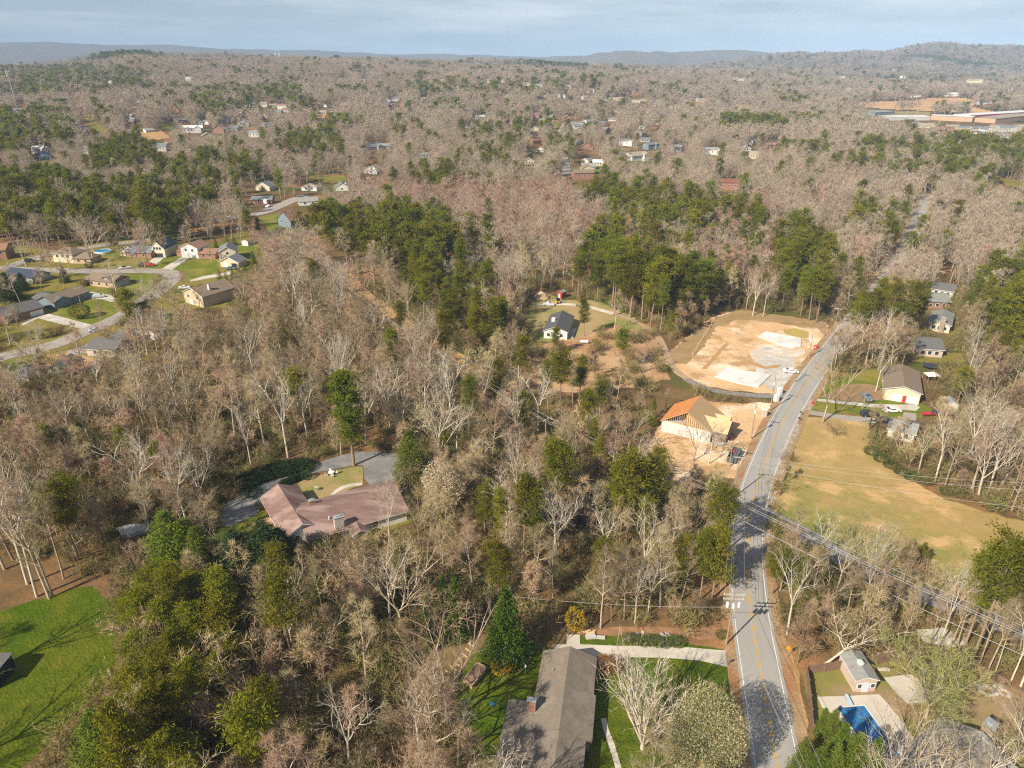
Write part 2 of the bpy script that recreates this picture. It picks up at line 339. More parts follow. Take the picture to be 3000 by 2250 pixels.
def brush(seed, r=1.6, h=2.6, stems=16, tw=14, wd=.03, green=.0):
    """Leafless undergrowth: thin stems with twigs, a few leaves."""
    rg = np.random.default_rng(seed); cr = TB(); a, b, wv = [], [], []
    for i in range(stems):
        az = rg.uniform(0, 6.3); q = np.array([rg.normal() * r * .35, rg.normal() * r * .35, -.1]); Q = grow(rg, q, np.array([cos(az) * .5, sin(az) * .5, 1.]), h * rg.uniform(.5, 1.1), 4, .14)
        for j in range(4): a.append(Q[j]); b.append(Q[j + 1]); wv.append(.05 - .008 * j)
        for j in range(tw):
            p, d = along(Q, rg.uniform(.15, .99)); dv = d * .6 + perp(d, rg) * rg.uniform(.4, 1.); a.append(p); b.append(p + dv / np.linalg.norm(dv) * rg.uniform(.3, 1.1)); wv.append(wd)
    cr.twigs(np.array(a), np.array(b), np.array(wv), rg)
    if green:
        m = int(len(a) * green); i = rg.integers(0, len(a), m); cr.leaves(np.array(b)[i], .2, .11, rg, .2, 1)
    return cr

BARK = mat('bark', (.33, .265, .195), (.48, .40, .30), 1.2, rnd=.22, bump=.3, bscale=5)
PALEBARK = mat('pale_bark', (.50, .44, .35), (.62, .56, .47), 1.0, rnd=.15, bump=.3, bscale=5)
PINEBARK = mat('pine_bark', (.25, .17, .12), (.36, .26, .19), 1.5, rnd=.2)
TWIG = mat('twig', (.36, .265, .155), (.50, .39, .245), .25, rnd=.34, trans=.15)
PALETWIG = mat('pale_twig', (.46, .39, .30), (.56, .49, .39), .4, rnd=.15, trans=.15)
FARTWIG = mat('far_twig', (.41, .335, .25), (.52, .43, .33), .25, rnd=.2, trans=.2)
REDTWIG = mat('red_twig', (.46, .28, .21), (.50, .35, .265), .3, rnd=.18, trans=.15)
OLIVETWIG = mat('olive_twig', (.31, .24, .105), (.40, .32, .15), .4, rnd=.25, trans=.25)
NEEDLE = mat('pine_needle', (.145, .162, .011), (.235, .23, .018), .45, rnd=.28, trans=.35, rough=.6)
SPRUCE = mat('spruce_needle', (.07, .13, .012), (.115, .175, .018), .6, rnd=.15, trans=.25, rough=.6)
CEDAR = mat('cedar_needle', (.15, .175, .014), (.22, .23, .02), .6, rnd=.18, trans=.3, rough=.6)
LEAF = mat('bush_leaf', (.085, .12, .02), (.16, .18, .035), .8, rnd=.25, trans=.3, rough=.5)
IVY = mat('ivy_leaf', (.055, .12, .02), (.09, .17, .03), .8, rnd=.2, trans=.3, rough=.5)
BLOSSOM = mat('blossom', (.52, .47, .28), (.62, .57, .38), 1.0, rnd=.08, trans=.3)
NEWLEAF = mat('new_leaf', (.28, .27, .08), (.38, .35, .13), 1.0, rnd=.1, trans=.35)
YELLOW = mat('yellow_flower', (.55, .36, .02), (.45, .33, .04), 1.5, rnd=.1, trans=.3)
RUST = mat('rust_leaf', (.30, .11, .03), (.20, .12, .03), 1.5, rnd=.2, trans=.3)

PROTO = {}                     # kind -> list of (wood mesh or None, crown mesh)
def proto(kind, wood, cr, wm, cm):
    cm = cm if isinstance(cm, list) else [cm]
    a = wood.mesh(kind + '_trunk', [wm]) if wood else None; b = cr.mesh(kind + '_crown', cm); PROTO.setdefault(kind, []).append((a, b))
for i in range(7):
    frm = ('leader', 'fork', 'leader', 'fork', 'leader', 'fork', 'leader')[i]
    proto('bare_tree', *bare_tree(11 + i, 18, (.34, .38, .42, .3, .45, .44, .38)[i], (13, 4, 11, 5, 10, 4, 14)[i], (.32, .46, .28, .60, .25, .40, .36)[i], frm), (BARK, PALEBARK, BARK, BARK, BARK, PALEBARK, BARK)[i], (TWIG, PALETWIG, TWIG, TWIG, TWIG, PALETWIG, TWIG)[i])
for i in range(3): proto('red_maple_tree', *bare_tree(41 + i, 15, .3, (12, 5, 13)[i], (.34, .6, .36)[i], ('leader', 'fork', 'leader')[i], tw=1.5), BARK, REDTWIG)
for i in range(3): proto('bare_sapling', *bare_tree(51 + i, 9, (.25, .2, .4)[i], (7, 5, 8)[i], (.35, .5, .3)[i], ('leader', 'fork', 'leader')[i], lod=1, rt=.07), BARK, TWIG)
for i in range(6): proto('pine_tree', *pine_tree(61 + i, 20, (.45, .52, .38, .55, .42, .3)[i], (3.6, 3.3, 3.9, 4.2, 3.2, 3.4)[i], (50, 42, 58, 40, 48, 60)[i], 0, ('round', 'open', 'round', 'round', 'round', 'cone')[i]), PINEBARK, NEEDLE)
for i in range(3): proto('cedar_tree', *cone_tree(71 + i, 9, (2.3, 1.8, 2.6)[i], 4200, pw=(.7, .6, .8)[i], lump=.45), PINEBARK, CEDAR)
for i in range(2): proto('spruce_tree', *cone_tree(81 + i, 11, (3.0, 2.4)[i], 6500, pw=.85, size=.42), PINEBARK, SPRUCE)
for i in range(2): proto('evergreen_bush', *bush(91 + i, 1.3, 1.9, 900), BARK, LEAF)
for i in range(3): proto('brush', None, brush(101 + i, stems=26, wd=.05, green=(.3, 0, .8)[i]), None, [OLIVETWIG, LEAF])
# coarser trees for the far woods
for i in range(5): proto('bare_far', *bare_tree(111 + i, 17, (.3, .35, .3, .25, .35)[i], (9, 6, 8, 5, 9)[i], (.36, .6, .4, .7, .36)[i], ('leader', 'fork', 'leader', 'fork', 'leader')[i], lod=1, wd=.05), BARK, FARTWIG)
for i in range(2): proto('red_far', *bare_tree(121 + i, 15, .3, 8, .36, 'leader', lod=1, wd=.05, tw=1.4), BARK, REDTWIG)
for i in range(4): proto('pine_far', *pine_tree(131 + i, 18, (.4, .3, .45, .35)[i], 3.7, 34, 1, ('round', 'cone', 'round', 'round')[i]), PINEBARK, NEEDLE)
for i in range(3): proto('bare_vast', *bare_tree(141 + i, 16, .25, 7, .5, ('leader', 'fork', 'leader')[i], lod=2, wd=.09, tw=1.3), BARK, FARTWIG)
for i in range(2): proto('pine_vast', *pine_tree(151 + i, 17, .25, 4.2, 26, 2), PINEBARK, NEEDLE)

def plant(kind, i, loc, s=1.0, rz=0.0, label=None, cat=None, group=None, name=None, sxy=None):
    """One tree or shrub: an Empty at its foot with trunk and crown."""
    a, b = PROTO[kind][i % len(PROTO[kind])]; nm = name or kind
    t = thing(nm, loc, label, cat or ('tree' if 'tree' in nm else nm.split('_')[-1]), group, rz); t.scale = ((sxy or s), (sxy or s), s)
    for n_, me in (('trunk' if 'tree' in nm or 'sapling' in nm else 'stem', a), ('crown' if 'tree' in nm or 'sapling' in nm else 'foliage', b)):
        if me: o = bpy.data.objects.new(n_, me); COL.objects.link(o); o.parent = t
    return t
def merged(kind):
    """Trunk and crown of each source tree in one mesh, for the woods that are one object."""
    out = []
    for k in ([kind] if isinstance(kind, str) else kind):
        for a, b in PROTO[k]:
            V, Fc, M, ms, n = [], [], [], [], 0
            for me in (a, b):
                if not me: continue
                v = np.empty(len(me.vertices) * 3, np.float32); me.vertices.foreach_get('co', v); f = np.empty(len(me.loops), np.int32); me.loops.foreach_get('vertex_index', f)
                mi = np.empty(len(me.polygons), np.int32); me.polygons.foreach_get('material_index', mi)
                V.append(v.reshape(-1, 3)); Fc.append(f.reshape(-1, 3) + n); n += len(me.vertices); M.append(mi + len(ms)); ms += list(me.materials)
            o = bpy.data.objects.new(k + '_source', bare_mesh(k + '_source', np.concatenate(V), np.concatenate(Fc), ms, np.concatenate(M))); out.append(o)
    return out
def scatter(name, label, srcs, P, S, R, I, SZ=None):
    """ONE object of kind stuff: instances of the source meshes on points (geometry nodes)."""
    me = bpy.data.meshes.new(name); me.vertices.add(len(P)); me.vertices.foreach_set('co', np.asarray(P, np.float32).ravel())
    sv = np.stack([S, S, S if SZ is None else SZ], -1).astype(np.float32); rv = np.stack([R * 0, R * 0, R], -1).astype(np.float32)
    me.attributes.new('scl', 'FLOAT_VECTOR', 'POINT').data.foreach_set('vector', sv.ravel()); me.attributes.new('rot', 'FLOAT_VECTOR', 'POINT').data.foreach_set('vector', rv.ravel())
    me.attributes.new('idx', 'INT', 'POINT').data.foreach_set('value', np.asarray(I, np.int32))
    o = bpy.data.objects.new(name, me); COL.objects.link(o); tag(o, label, 'vegetation', None, 'stuff')
    ng = bpy.data.node_groups.new(name, 'GeometryNodeTree'); ng.interface.new_socket('Geometry', in_out='INPUT', socket_type='NodeSocketGeometry'); ng.interface.new_socket('Geometry', in_out='OUTPUT', socket_type='NodeSocketGeometry')
    n = ng.nodes.new; l = ng.links.new; gi = n('NodeGroupInput'); go = n('NodeGroupOutput'); jn = n('GeometryNodeJoinGeometry')
    def attr(nm, ty): a = n('GeometryNodeInputNamedAttribute'); a.data_type = ty; a.inputs['Name'].default_value = nm; return a.outputs['Attribute']
    sc, ro, ix = attr('scl', 'FLOAT_VECTOR'), attr('rot', 'FLOAT_VECTOR'), attr('idx', 'INT'); er = n('FunctionNodeEulerToRotation'); l(ro, er.inputs[0])
    for k, s in enumerate(srcs):
        oi = n('GeometryNodeObjectInfo'); oi.inputs['Object'].default_value = s; gt = n('GeometryNodeGeometryToInstance'); l(oi.outputs['Geometry'], gt.inputs[0])
        cp = n('FunctionNodeCompare'); cp.data_type = 'INT'; cp.operation = 'EQUAL'; l(ix, cp.inputs[2]); cp.inputs[3].default_value = k
        ip = n('GeometryNodeInstanceOnPoints'); l(gi.outputs[0], ip.inputs['Points']); l(cp.outputs[0], ip.inputs['Selection']); l(gt.outputs[0], ip.inputs['Instance']); l(er.outputs[0], ip.inputs['Rotation']); l(sc, ip.inputs['Scale']); l(ip.outputs[0], jn.inputs[0])
    l(jn.outputs[0], go.inputs[0]); md = o.modifiers.new('scatter', 'NODES'); md.node_group = ng
    return o
# ---------------------------------------------------------------- ground, roads, lawns
NOTREE, VISIBLE = [], []          # photo polygons: no trunk stands there / nothing may hide it
LITTER = mat('leaf_litter', (.205, .12, .06), (.12, .085, .038), .09, c3=(.34, .18, .08), scale3=.035, lo3=.5, hi3=.66, rough=1, bump=.7, bscale=1.1, c4=(.085, .10, .022), scale4=.021)
GRASS = mat('spring_grass', (.065, .10, .006), (.11, .135, .010), .5, c3=(.155, .15, .016), scale3=.13, lo3=.5, hi3=.72, rough=1, bump=.9, bscale=2.2, c4=(.055, .105, .005), scale4=.05)
DULLGRASS = mat('winter_grass', (.25, .19, .055), (.18, .17, .032), .12, c3=(.12, .15, .02), scale3=.05, lo3=.52, hi3=.62, rough=1, bump=.5, bscale=2.0)
_a, _b = g(2255, 1520), g(3000, 1850); _L = hypot(_b[0] - _a[0], _b[1] - _a[1]); _n = (-(_b[1] - _a[1]) / _L, (_b[0] - _a[0]) / _L); _d = _a[0] * _n[0] + _a[1] * _n[1]; GRD = (_n[0], _n[1], _d, _d + 30, .17, -.06)
FIELD = mat('field_grass', (.40, .27, .115), (.33, .245, .09), .2, c3=(.15, .19, .035), scale3=.07, lo3=.44, hi3=.66, grad=GRD, rough=1, bump=.5, bscale=2, c4=(.52, .34, .16), scale4=.07)
STRAW = mat('dry_grass', (.46, .285, .12), (.38, .245, .11), .15, c3=(.50, .24, .10), scale3=.05, rough=1, bump=.6, bscale=1.5)
DIRT = mat('bare_dirt', (.66, .45, .26), (.54, .34, .17), .14, c3=(.76, .63, .48), scale3=.07, lo3=.48, hi3=.62, rough=1, bump=.8, bscale=.9, c4=(.44, .28, .14), scale4=.1)
REDDIRT = mat('red_dirt', (.44, .26, .13), (.54, .36, .20), .02, rough=1)
TANLAWN = mat('tan_lawn', (.32, .245, .115), (.36, .26, .13), .2, c3=(.23, .22, .07), scale3=.09, rough=1, bump=.4, bscale=2)
ASPHALT = mat('asphalt', (.33, .318, .30), (.37, .355, .335), .1, c3=(.30, .29, .272), scale3=.2, rough=.95, stretch=(1, .25, 1), bump=.1, bscale=6)
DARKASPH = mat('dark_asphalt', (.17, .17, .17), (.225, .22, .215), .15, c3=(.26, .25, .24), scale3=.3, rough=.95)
CONC = mat('concrete', (.50, .46, .40), (.58, .54, .47), .25, c3=(.44, .40, .34), scale3=.09, rough=.9)
SLABM = mat('slab_concrete', (.62, .63, .62), (.70, .71, .70), .3, c3=(.56, .56, .55), scale3=.1, rough=.85)
GRAVEL = mat('gravel', (.52, .49, .44), (.42, .39, .35), .5, c3=(.60, .57, .52), scale3=.2, rough=1, bump=.5)
YELLOWP = mat('yellow_paint', (.60, .36, .06), (.50, .33, .10), .8, rough=.8)
WHITEP = mat('white_paint', (.74, .73, .70), (.62, .61, .58), .7, rough=.8)
RIPRAP = mat('pale_stone', (.46, .42, .38), (.32, .29, .26), .6, rnd=.2, rough=.95)

def ground_sheet():
    fine = np.arange(-52, 52.01, .33); az = np.concatenate([fine, np.arange(57, 303, 6.0)]) % 360
    R = np.concatenate([np.linspace(4, 400, 26)[:-1], 400 * (12500 / 400) ** np.linspace(0, 1, 150)]); a = np.radians(az)
    X = R[:, None] * np.sin(a); Y = R[:, None] * np.cos(a); Z = terr(X, Y); v = np.stack([X, Y, Z], -1).reshape(-1, 3); m = len(a)
    fs = [(i * m + j, i * m + (j + 1) % m, (i + 1) * m + (j + 1) % m, (i + 1) * m + j) for i in range(len(R) - 1) for j in range(m)]
    v = np.concatenate([v, [[0, 0, 0]]]); fs += [(len(v) - 1, (j + 1) % m, j) for j in range(m)]
    b = MB(); b.v = [tuple(p) for p in v]; b.f = [f[::-1] for f in fs]; b.m = [0] * len(fs)
    return tag(b.build('ground', LITTER, smooth=True), 'woodland floor of brown leaf litter running to the distant ridges', None, None, 'structure')
ground_sheet()
def rough_edge(pts, jit, step, seed=1):
    rg = random.Random(seed + len(pts)); o = []; n = len(pts)
    for i in range(n):
        (x0, y0), (x1, y1) = pts[i], pts[(i + 1) % n]; L = hypot(x1 - x0, y1 - y0); k = max(1, int(L / step)) if jit else 1
        for j in range(k):
            t = j / k; q = rg.uniform(-jit, jit); nx, ny = (y1 - y0) / (L + 1e-6), -(x1 - x0) / (L + 1e-6); o.append((x0 + (x1 - x0) * t + nx * q, y0 + (y1 - y0) * t + ny * q))
    return o
def patch(name, px, m, z, jit=.5, step=2.0, label=None, keep=True, kind='structure', see=False):
    PN[0] += 1; z += PN[0] * .0002
    """A level sheet on the flat ground whose outline is given in photo pixels."""
    pts = rough_edge([g(u, v) for u, v in px], jit, step); b = MB(); b.add([(x, y, z) for x, y in pts], [tuple(range(len(pts)))])
    if sum(pts[i - 1][0] * pts[i][1] - pts[i][0] * pts[i - 1][1] for i in range(len(pts))) < 0: b.f[0] = b.f[0][::-1]
    if keep: NOTREE.append(px)
    if see: VISIBLE.append(px)
    return tag(b.build(name, m), label, None, None, kind)
def far_patch(name, px, m, z=.6, cell=3.0, label=None, see=True):
    """The same on sloping far ground: a fine grid laid over the terrain."""
    px = np.array(px, float); lo = np.floor(px.min(0) / cell); hi = np.ceil(px.max(0) / cell); b = MB(); ids = {}
    def vid(i, j):
        if (i, j) not in ids: p = at(i * cell, j * cell); ids[(i, j)] = len(b.v); b.v.append((p[0], p[1], p[2] + z))
        return ids[(i, j)]
    for i in range(int(lo[0]), int(hi[0])):
        for j in range(int(lo[1]), int(hi[1])):
            if inside(np.array([(i + .5) * cell]), np.array([(j + .5) * cell]), px)[0]: b.f.append((vid(i, j + 1), vid(i + 1, j + 1), vid(i + 1, j), vid(i, j))); b.m.append(0)
    NOTREE.append(px)
    if see: VISIBLE.append(px)
    return tag(b.build(name, m), label, None, None, 'structure')
def inside(x, y, poly):
    poly = np.asarray(poly, float); r = np.zeros(len(x), bool); n = len(poly)
    for i in range(n):
        x0, y0 = poly[i]; x1, y1 = poly[(i + 1) % n]
        if y0 == y1: continue
        r ^= ((y0 > y) != (y1 > y)) & (x < (x1 - x0) * (y - y0) / (y1 - y0) + x0)
    return r
def spline(pts, k=8):
    P = np.array([pts[0]] + list(pts) + [pts[-1]], float); o = []
    for i in range(1, len(P) - 2):
        for t in np.arange(k) / k:
            a, b, c, d = P[i - 1], P[i], P[i + 1], P[i + 2]; o.append(.5 * (2 * b + (c - a) * t + (2 * a - 5 * b + 4 * c - d) * t * t + (3 * b - a - 3 * c + d) * t ** 3))
    return np.array(o + [P[-2]])
ROADS = []; PN = [0]
def strip(name, line, o0, o1, m, z, label=None, dash=None, road=True, kind='structure'):
    z += .05
    """A ribbon between offsets o0 and o1 beside a ground polyline."""
    L = np.asarray(line, float); d = np.gradient(L, axis=0); d /= np.linalg.norm(d, axis=1)[:, None] + 1e-9; nr = np.stack([d[:, 1], -d[:, 0]], -1)
    A = L + nr * o0; B = L + nr * o1; b = MB(); h = terr(L[:, 0], L[:, 1])
    for p, q, e in zip(A, B, h): b.v += [(p[0], p[1], z + e), (q[0], q[1], z + e)]
    for i in range(len(L) - 1): b.f.append((2 * i, 2 * i + 1, 2 * i + 3, 2 * i + 2)); b.m.append(0)
    if road: ROADS.append((L, max(abs(o0), abs(o1))))
    return tag(b.build(name, m), label, None, None, kind)
P2 = lambda *a: [(x * 1.35624, y * 1.35624) for x, y in a]          # coordinates read off the 2212-wide view
def Z5(pts, ox, oy, s): return [(ox + x / s, oy + y / s) for x, y in pts]
S1, S2 = 2.94933, 2.76533

# main road
main_px = [(2720, 570), (2698, 620), (2672, 690), (2640, 748), (2604, 805), (2556, 868), (2508, 930), (2458, 995), (2404, 1066), (2360, 1128), (2328, 1178), (2294, 1238), (2266, 1298), (2242, 1355), (2222, 1410), (2207, 1465), (2195, 1525), (2189, 1590), (2188, 1660), (2196, 1760), (2208, 1850), (2230, 1980), (2254, 2120), (2277, 2250), (2300, 2400)]
main = spline([g(u, v) for u, v in main_px], 6)
strip('road', main, -3.5, 3.5, ASPHALT, .10, 'two-lane grey asphalt road with double yellow line running up between the woods')
strip('road_verge', main, -5.2, 5.2, mat('verge', (.40, .27, .15), (.28, .20, .11), .4, c3=(.33, .17, .08), scale3=.15, rough=1, bump=.5, bscale=2), .05, 'brown leaf-strewn verge along both sides of the main road', road=False)
for a in (-.22, .10): strip('yellow_line', main, a, a + .12, YELLOWP, .115, 'yellow centre line painted on the main road', road=False)
for a in (-3.02, 2.9): strip('white_line', main[30:], a, a + .13, WHITEP, .115, 'white edge line painted on the main road', road=False)
side = spline([g(u, v) for u, v in [(2225, 1500), (2275, 1525), (2335, 1556), (2400, 1596), (2500, 1655), (2600, 1704), (2720, 1748), (2850, 1795), (3000, 1850), (3200, 1910)]], 6)
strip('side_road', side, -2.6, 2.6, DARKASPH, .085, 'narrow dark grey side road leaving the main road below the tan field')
# near house: lawns, driveway, paths
patch('lawn', [(1395, 2260), (1330, 2150), (1345, 2020), (1400, 1880), (1480, 1850), (1590, 1900), (1700, 1890), (1702, 1860), (1830, 1858), (1990, 1880), (2120, 1902), (2160, 1905), (2170, 1990), (2190, 2100), (2205, 2200), (2225, 2330), (1380, 2330)], GRASS, .03, .6, label='bright green lawn round the long brown-roofed house')
patch('driveway', [(1625, 1889), (1700, 1888), (1810, 1893), (1860, 1893), (1980, 1894), (2080, 1903), (2120, 1906), (2150, 1898), (2165, 1920), (2172, 1958), (2140, 1957), (2050, 1936), (1950, 1928), (1850, 1926), (1810, 1932), (1775, 1945), (1740, 1948), (1620, 1900)], CONC, .07, .0, label='pale concrete driveway from the main road to the long brown-roofed house')
patch('path', [(1660, 1860), (1699, 1860), (1699, 1890), (1660, 1890)], CONC, .072, 0, label='square concrete pad behind the driveway')
patch('path', [(1760, 2106), (1776, 2104), (1782, 2135), (1800, 2180), (1822, 2255), (1804, 2255), (1785, 2190), (1768, 2140)], CONC, .07, 0, label='narrow concrete footpath down the front lawn')
patch('leaf_bed', [(1690, 1842), (1830, 1836), (1990, 1840), (2110, 1843), (2152, 1862), (2140, 1884), (2040, 1868), (1930, 1858), (1830, 1856), (1700, 1856)], mat('mulch', (.36, .19, .10), (.25, .15, .08), .5, rough=1, bump=.5), .05, .6, label='strip of brown leaves along the driveway lawn')
patch('garden_bed', [(1215, 1965), (1260, 1945), (1330, 1975), (1345, 2010), (1310, 2052), (1290, 2040), (1300, 2000), (1235, 1990)], mat('mulch2', (.24, .10, .05), (.15, .09, .045), .6, rough=1, bump=.6), .06, .3, label='curved flower bed of dark mulch with stones')
patch('dirt_slope', [(1150, 1990), (1260, 1905), (1400, 1845), (1420, 1870), (1375, 1960), (1330, 1985), (1270, 1950), (1200, 2000), (1140, 2050)], mat('mulch3', (.24, .16, .075), (.17, .125, .05), .3, rough=1, bump=.5), .045, .7, label='brown earth slope beside the log garden steps')
# left bright lawn
patch('lawn', [(-120, 1800), (60, 1775), (180, 1735), (270, 1715), (320, 1760), (345, 1850), (330, 1960), (290, 2030), (200, 2110), (110, 2200), (40, 2260), (-200, 2330), (-300, 1900)], GRASS, .03, .7, label='open bright green lawn with a long tree shadow', see=True)
# maroon house: loop drive, island, lawns
DRV = Z5([(-330, 1330), (-280, 1180), (-120, 1060), (60, 985), (250, 930), (420, 860), (560, 800), (700, 755), (850, 728), (1000, 728), (1120, 740), (1180, 760), (1130, 900), (1120, 1060), (1060, 1100), (900, 1080), (870, 1020), (930, 1000), (880, 940), (870, 840), (800, 838), (640, 870), (470, 900), (340, 960), (250, 1000), (150, 1060), (60, 1180), (-20, 1250), (-200, 1330)], 750, 1060, S2)
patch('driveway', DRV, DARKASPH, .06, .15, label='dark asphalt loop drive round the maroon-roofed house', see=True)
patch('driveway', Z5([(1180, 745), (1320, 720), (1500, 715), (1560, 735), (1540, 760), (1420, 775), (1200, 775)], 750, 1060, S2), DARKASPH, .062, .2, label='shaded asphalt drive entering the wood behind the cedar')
ISL = Z5([(340, 990), (420, 940), (640, 885), (800, 850), (865, 850), (870, 940), (870, 1000), (800, 1020), (700, 1060), (640, 1110), (560, 1110), (450, 1140), (380, 1060)], 750, 1060, S2)
patch('lawn', ISL, TANLAWN, .065, .25, label='tan grass island inside the loop drive', see=True)
patch('path', Z5([(595, 1092), (640, 1040), (700, 1005), (780, 985), (860, 980), (858, 1000), (790, 1008), (710, 1030), (650, 1065), (625, 1095)], 750, 1060, S2), CONC, .08, 0, label='curved pale concrete path across the tan island')
patch('lawn', Z5([(0, 1130), (60, 1120), (60, 1200), (0, 1240), (-140, 1330), (-150, 1420), (200, 1480), (650, 1480), (900, 1440), (1250, 1290), (1500, 1240), (1480, 1180), (1300, 1140), (1230, 1060), (1000, 1060), (400, 1200)], 750, 1060, S2), DULLGRASS, .035, .8, label='mossy lawn round the maroon-roofed house')
# subdivision on the left
patch('lawn', Z5([(-500, 400), (200, 470), (500, 520), (900, 440), (1220, 420), (1300, 440), (1900, 440), (2110, 330), (2260, 470), (2150, 640), (2000, 720), (1980, 800), (1960, 1000), (1700, 1010), (1500, 1180), (1600, 1330), (1250, 1460), (560, 1480), (100, 1700), (-700, 1700)], 0, 560, S1), DULLGRASS, .03, .8, label='winter-tan lawns of the houses beside the curving street', keep=False)
for lab, pl in (('bright green sloping lawn below the white house with red-brown roof', [(1600, 590), (1870, 590), (1870, 690), (1820, 720), (1660, 760), (1540, 680), (1500, 665)]), ('bright green front lawn round the yellow-green bush', [(700, 960), (960, 930), (1010, 1050), (880, 1130), (800, 1150), (500, 1075), (390, 1040)]), ('green lawn inside the bend of the street', [(1150, 720), (1350, 710), (1430, 740), (1400, 800), (1290, 850), (900, 900), (860, 860), (1100, 800)]), ('green back garden by the small white shed', [(1860, 470), (2050, 440), (2210, 480), (2200, 540), (2060, 570), (1960, 480)]), ('green bank beside the steep driveways', [(1330, 660), (1430, 610), (1540, 560), (1540, 590), (1400, 670)])):
    patch('lawn', Z5(pl, 0, 560, S1), mat('yard_grass', (.115, .155, .016), (.16, .18, .026), .2, c3=(.25, .21, .05), scale3=.06, rough=1, bump=.4, bscale=2), .045, .5, label=lab, see='sloping' in lab or 'round the yellow' in lab)
street = spline([g(*p) for p in Z5([(-250, 1560), (0, 1440), (250, 1385), (500, 1318), (680, 1240), (820, 1185), (960, 1125), (1090, 1060), (1200, 985), (1300, 915), (1400, 840), (1480, 770), (1490, 725), (1420, 697), (1200, 690), (900, 695), (600, 690), (300, 682), (0, 672), (-300, 660)], 0, 560, S1)], 5)
strip('street', street, -3.9, 3.9, mat('old_asphalt', (.33, .295, .26), (.38, .345, .305), .15, c3=(.28, .25, .22), scale3=.3, rough=.95), .09, 'pale grey residential street curving through the houses')
st2 = spline([g(*p) for p in Z5([(-100, 700), (120, 640), (250, 595), (430, 550), (600, 515), (750, 490), (950, 462), (1200, 435), (1300, 425)], 0, 560, S1)], 4)
strip('street', st2, -3.4, 3.4, MATS['old_asphalt'], .085, 'narrow grey street behind the tan brick house')
for lab, mm, pl in (('grey driveway of the brick house with two garage doors', GRAVEL, [(330, 1085), (420, 1060), (520, 1085), (800, 1160), (740, 1200), (560, 1160), (330, 1100), (200, 1165), (180, 1150)]), ('tan driveway of the white house with red-brown roof', CONC, [(1570, 575), (1640, 575), (1560, 630), (1490, 680), (1400, 672), (1480, 620)]), ('concrete driveway of the navy-roofed house', CONC, [(1330, 575), (1420, 575), (1380, 610), (1330, 650), (1270, 650), (1290, 610)]), ('curving driveway of the grey-gabled house', CONC, [(1640, 770), (1760, 735), (1900, 715), (2000, 690), (2000, 720), (1900, 740), (1780, 760), (1650, 785)]), ('grey parking apron by the police-like silver car', GRAVEL, [(780, 870), (960, 900), (1010, 950), (960, 960), (880, 935), (780, 930)])):
    patch('driveway', Z5(pl, 0, 560, S1), mm, .10, 0, label=lab.replace('police-like ', ''), see=True)
patch('driveway', Z5([(560, 1390), (780, 1310), (900, 1340), (760, 1400), (620, 1420)], 0, 560, S1), MATS['old_asphalt'], .095, .1, label='pale driveway under the bare trees by the street')
patch('dry_lawn', Z5([(400, 1420), (620, 1390), (900, 1470), (700, 1560), (350, 1540)], 0, 560, S1), STRAW, .05, .5, label='straw-coloured lawn below the street')
patch('dry_lawn', Z5([(250, 90), (500, 30), (800, 10), (800, 60), (560, 70), (350, 110)], 0, 1060, S2), STRAW, .055, .5, label='straw-coloured bank above the dark roofs')
patch('dry_lawn', Z5([(1000, 60), (1250, 0), (1420, -20), (1420, 30), (1200, 80), (1010, 110)], 0, 1060, S2), STRAW, .05, .5, label='strip of orange dry grass in the bare wood')
# cul-de-sac beyond
cs = spline([g(*p) for p in Z5([(-400, 250), (-100, 215), (60, 185), (200, 130), (330, 75), (430, 35)], 750, 560, S1)], 4)
strip('street', cs, -5, 5, MATS['old_asphalt'], .09, 'pale street with turning circle above the red-roofed blue house')
patch('turning_circle', Z5([(330, 40), (480, 20), (600, 40), (560, 110), (400, 130), (280, 110), (250, 70)], 750, 560, S1), MATS['old_asphalt'], .08, .2, label='pale asphalt turning circle at the end of the street', see=True)
for lab, pl in (('green lawn below the camper trailer', [(0, 150), (130, 150), (120, 180), (0, 200)]), ('bright green verge of the turning circle', [(460, 15), (560, 10), (590, 40), (480, 45)]), ('olive lawn by the red-roofed blue house', [(20, 230), (190, 180), (180, 330), (110, 360), (60, 260)])):
    patch('lawn', Z5(pl, 750, 560, S1), MATS['yard_grass'], .05, .3, label=lab, see=True)
# power line clearing
cut = spline([g(u, v) for u, v in [(840, 690), (880, 722), (930, 752), (985, 795), (1050, 862), (1105, 905), (1160, 945), (1215, 985), (1268, 1020), (1340, 1062), (1420, 1110), (1500, 1160)]], 6)
strip('power_line_clearing', cut, -5, 5, STRAW, .05, 'strip of orange dry grass cut through the wood under the power line')
ROADS[-1] = (ROADS[-1][0], 4.5)
# building plots
SITE = [(1935, 1050), (1990, 1010), (2075, 936), (2130, 915), (2170, 909), (2305, 930), (2427, 950), (2441, 1003), (2387, 1071), (2345, 1125), (2300, 1158), (2250, 1150), (2170, 1148), (2034, 1122), (1966, 1085)]
patch('dirt_lot', SITE, DIRT, .04, .9, label='bare orange dirt building plot with two slabs', see=True)
patch('grass_bank', [(1930, 1060), (1990, 1010), (2080, 935), (2170, 908), (2300, 925), (2420, 945), (2425, 965), (2300, 950), (2170, 935), (2100, 960), (2060, 1020), (2010, 1065)], mat('brown_bank', (.29, .195, .095), (.36, .25, .13), .2, rough=1, bump=.5), .06, .8, label='brown grass bank round the dirt plot')
patch('gravel', [(2210, 1060), (2250, 1040), (2330, 1050), (2325, 1080), (2300, 1140), (2250, 1140), (2215, 1100)], GRAVEL, .065, .6, label='grey gravel apron between the two slabs and the road')
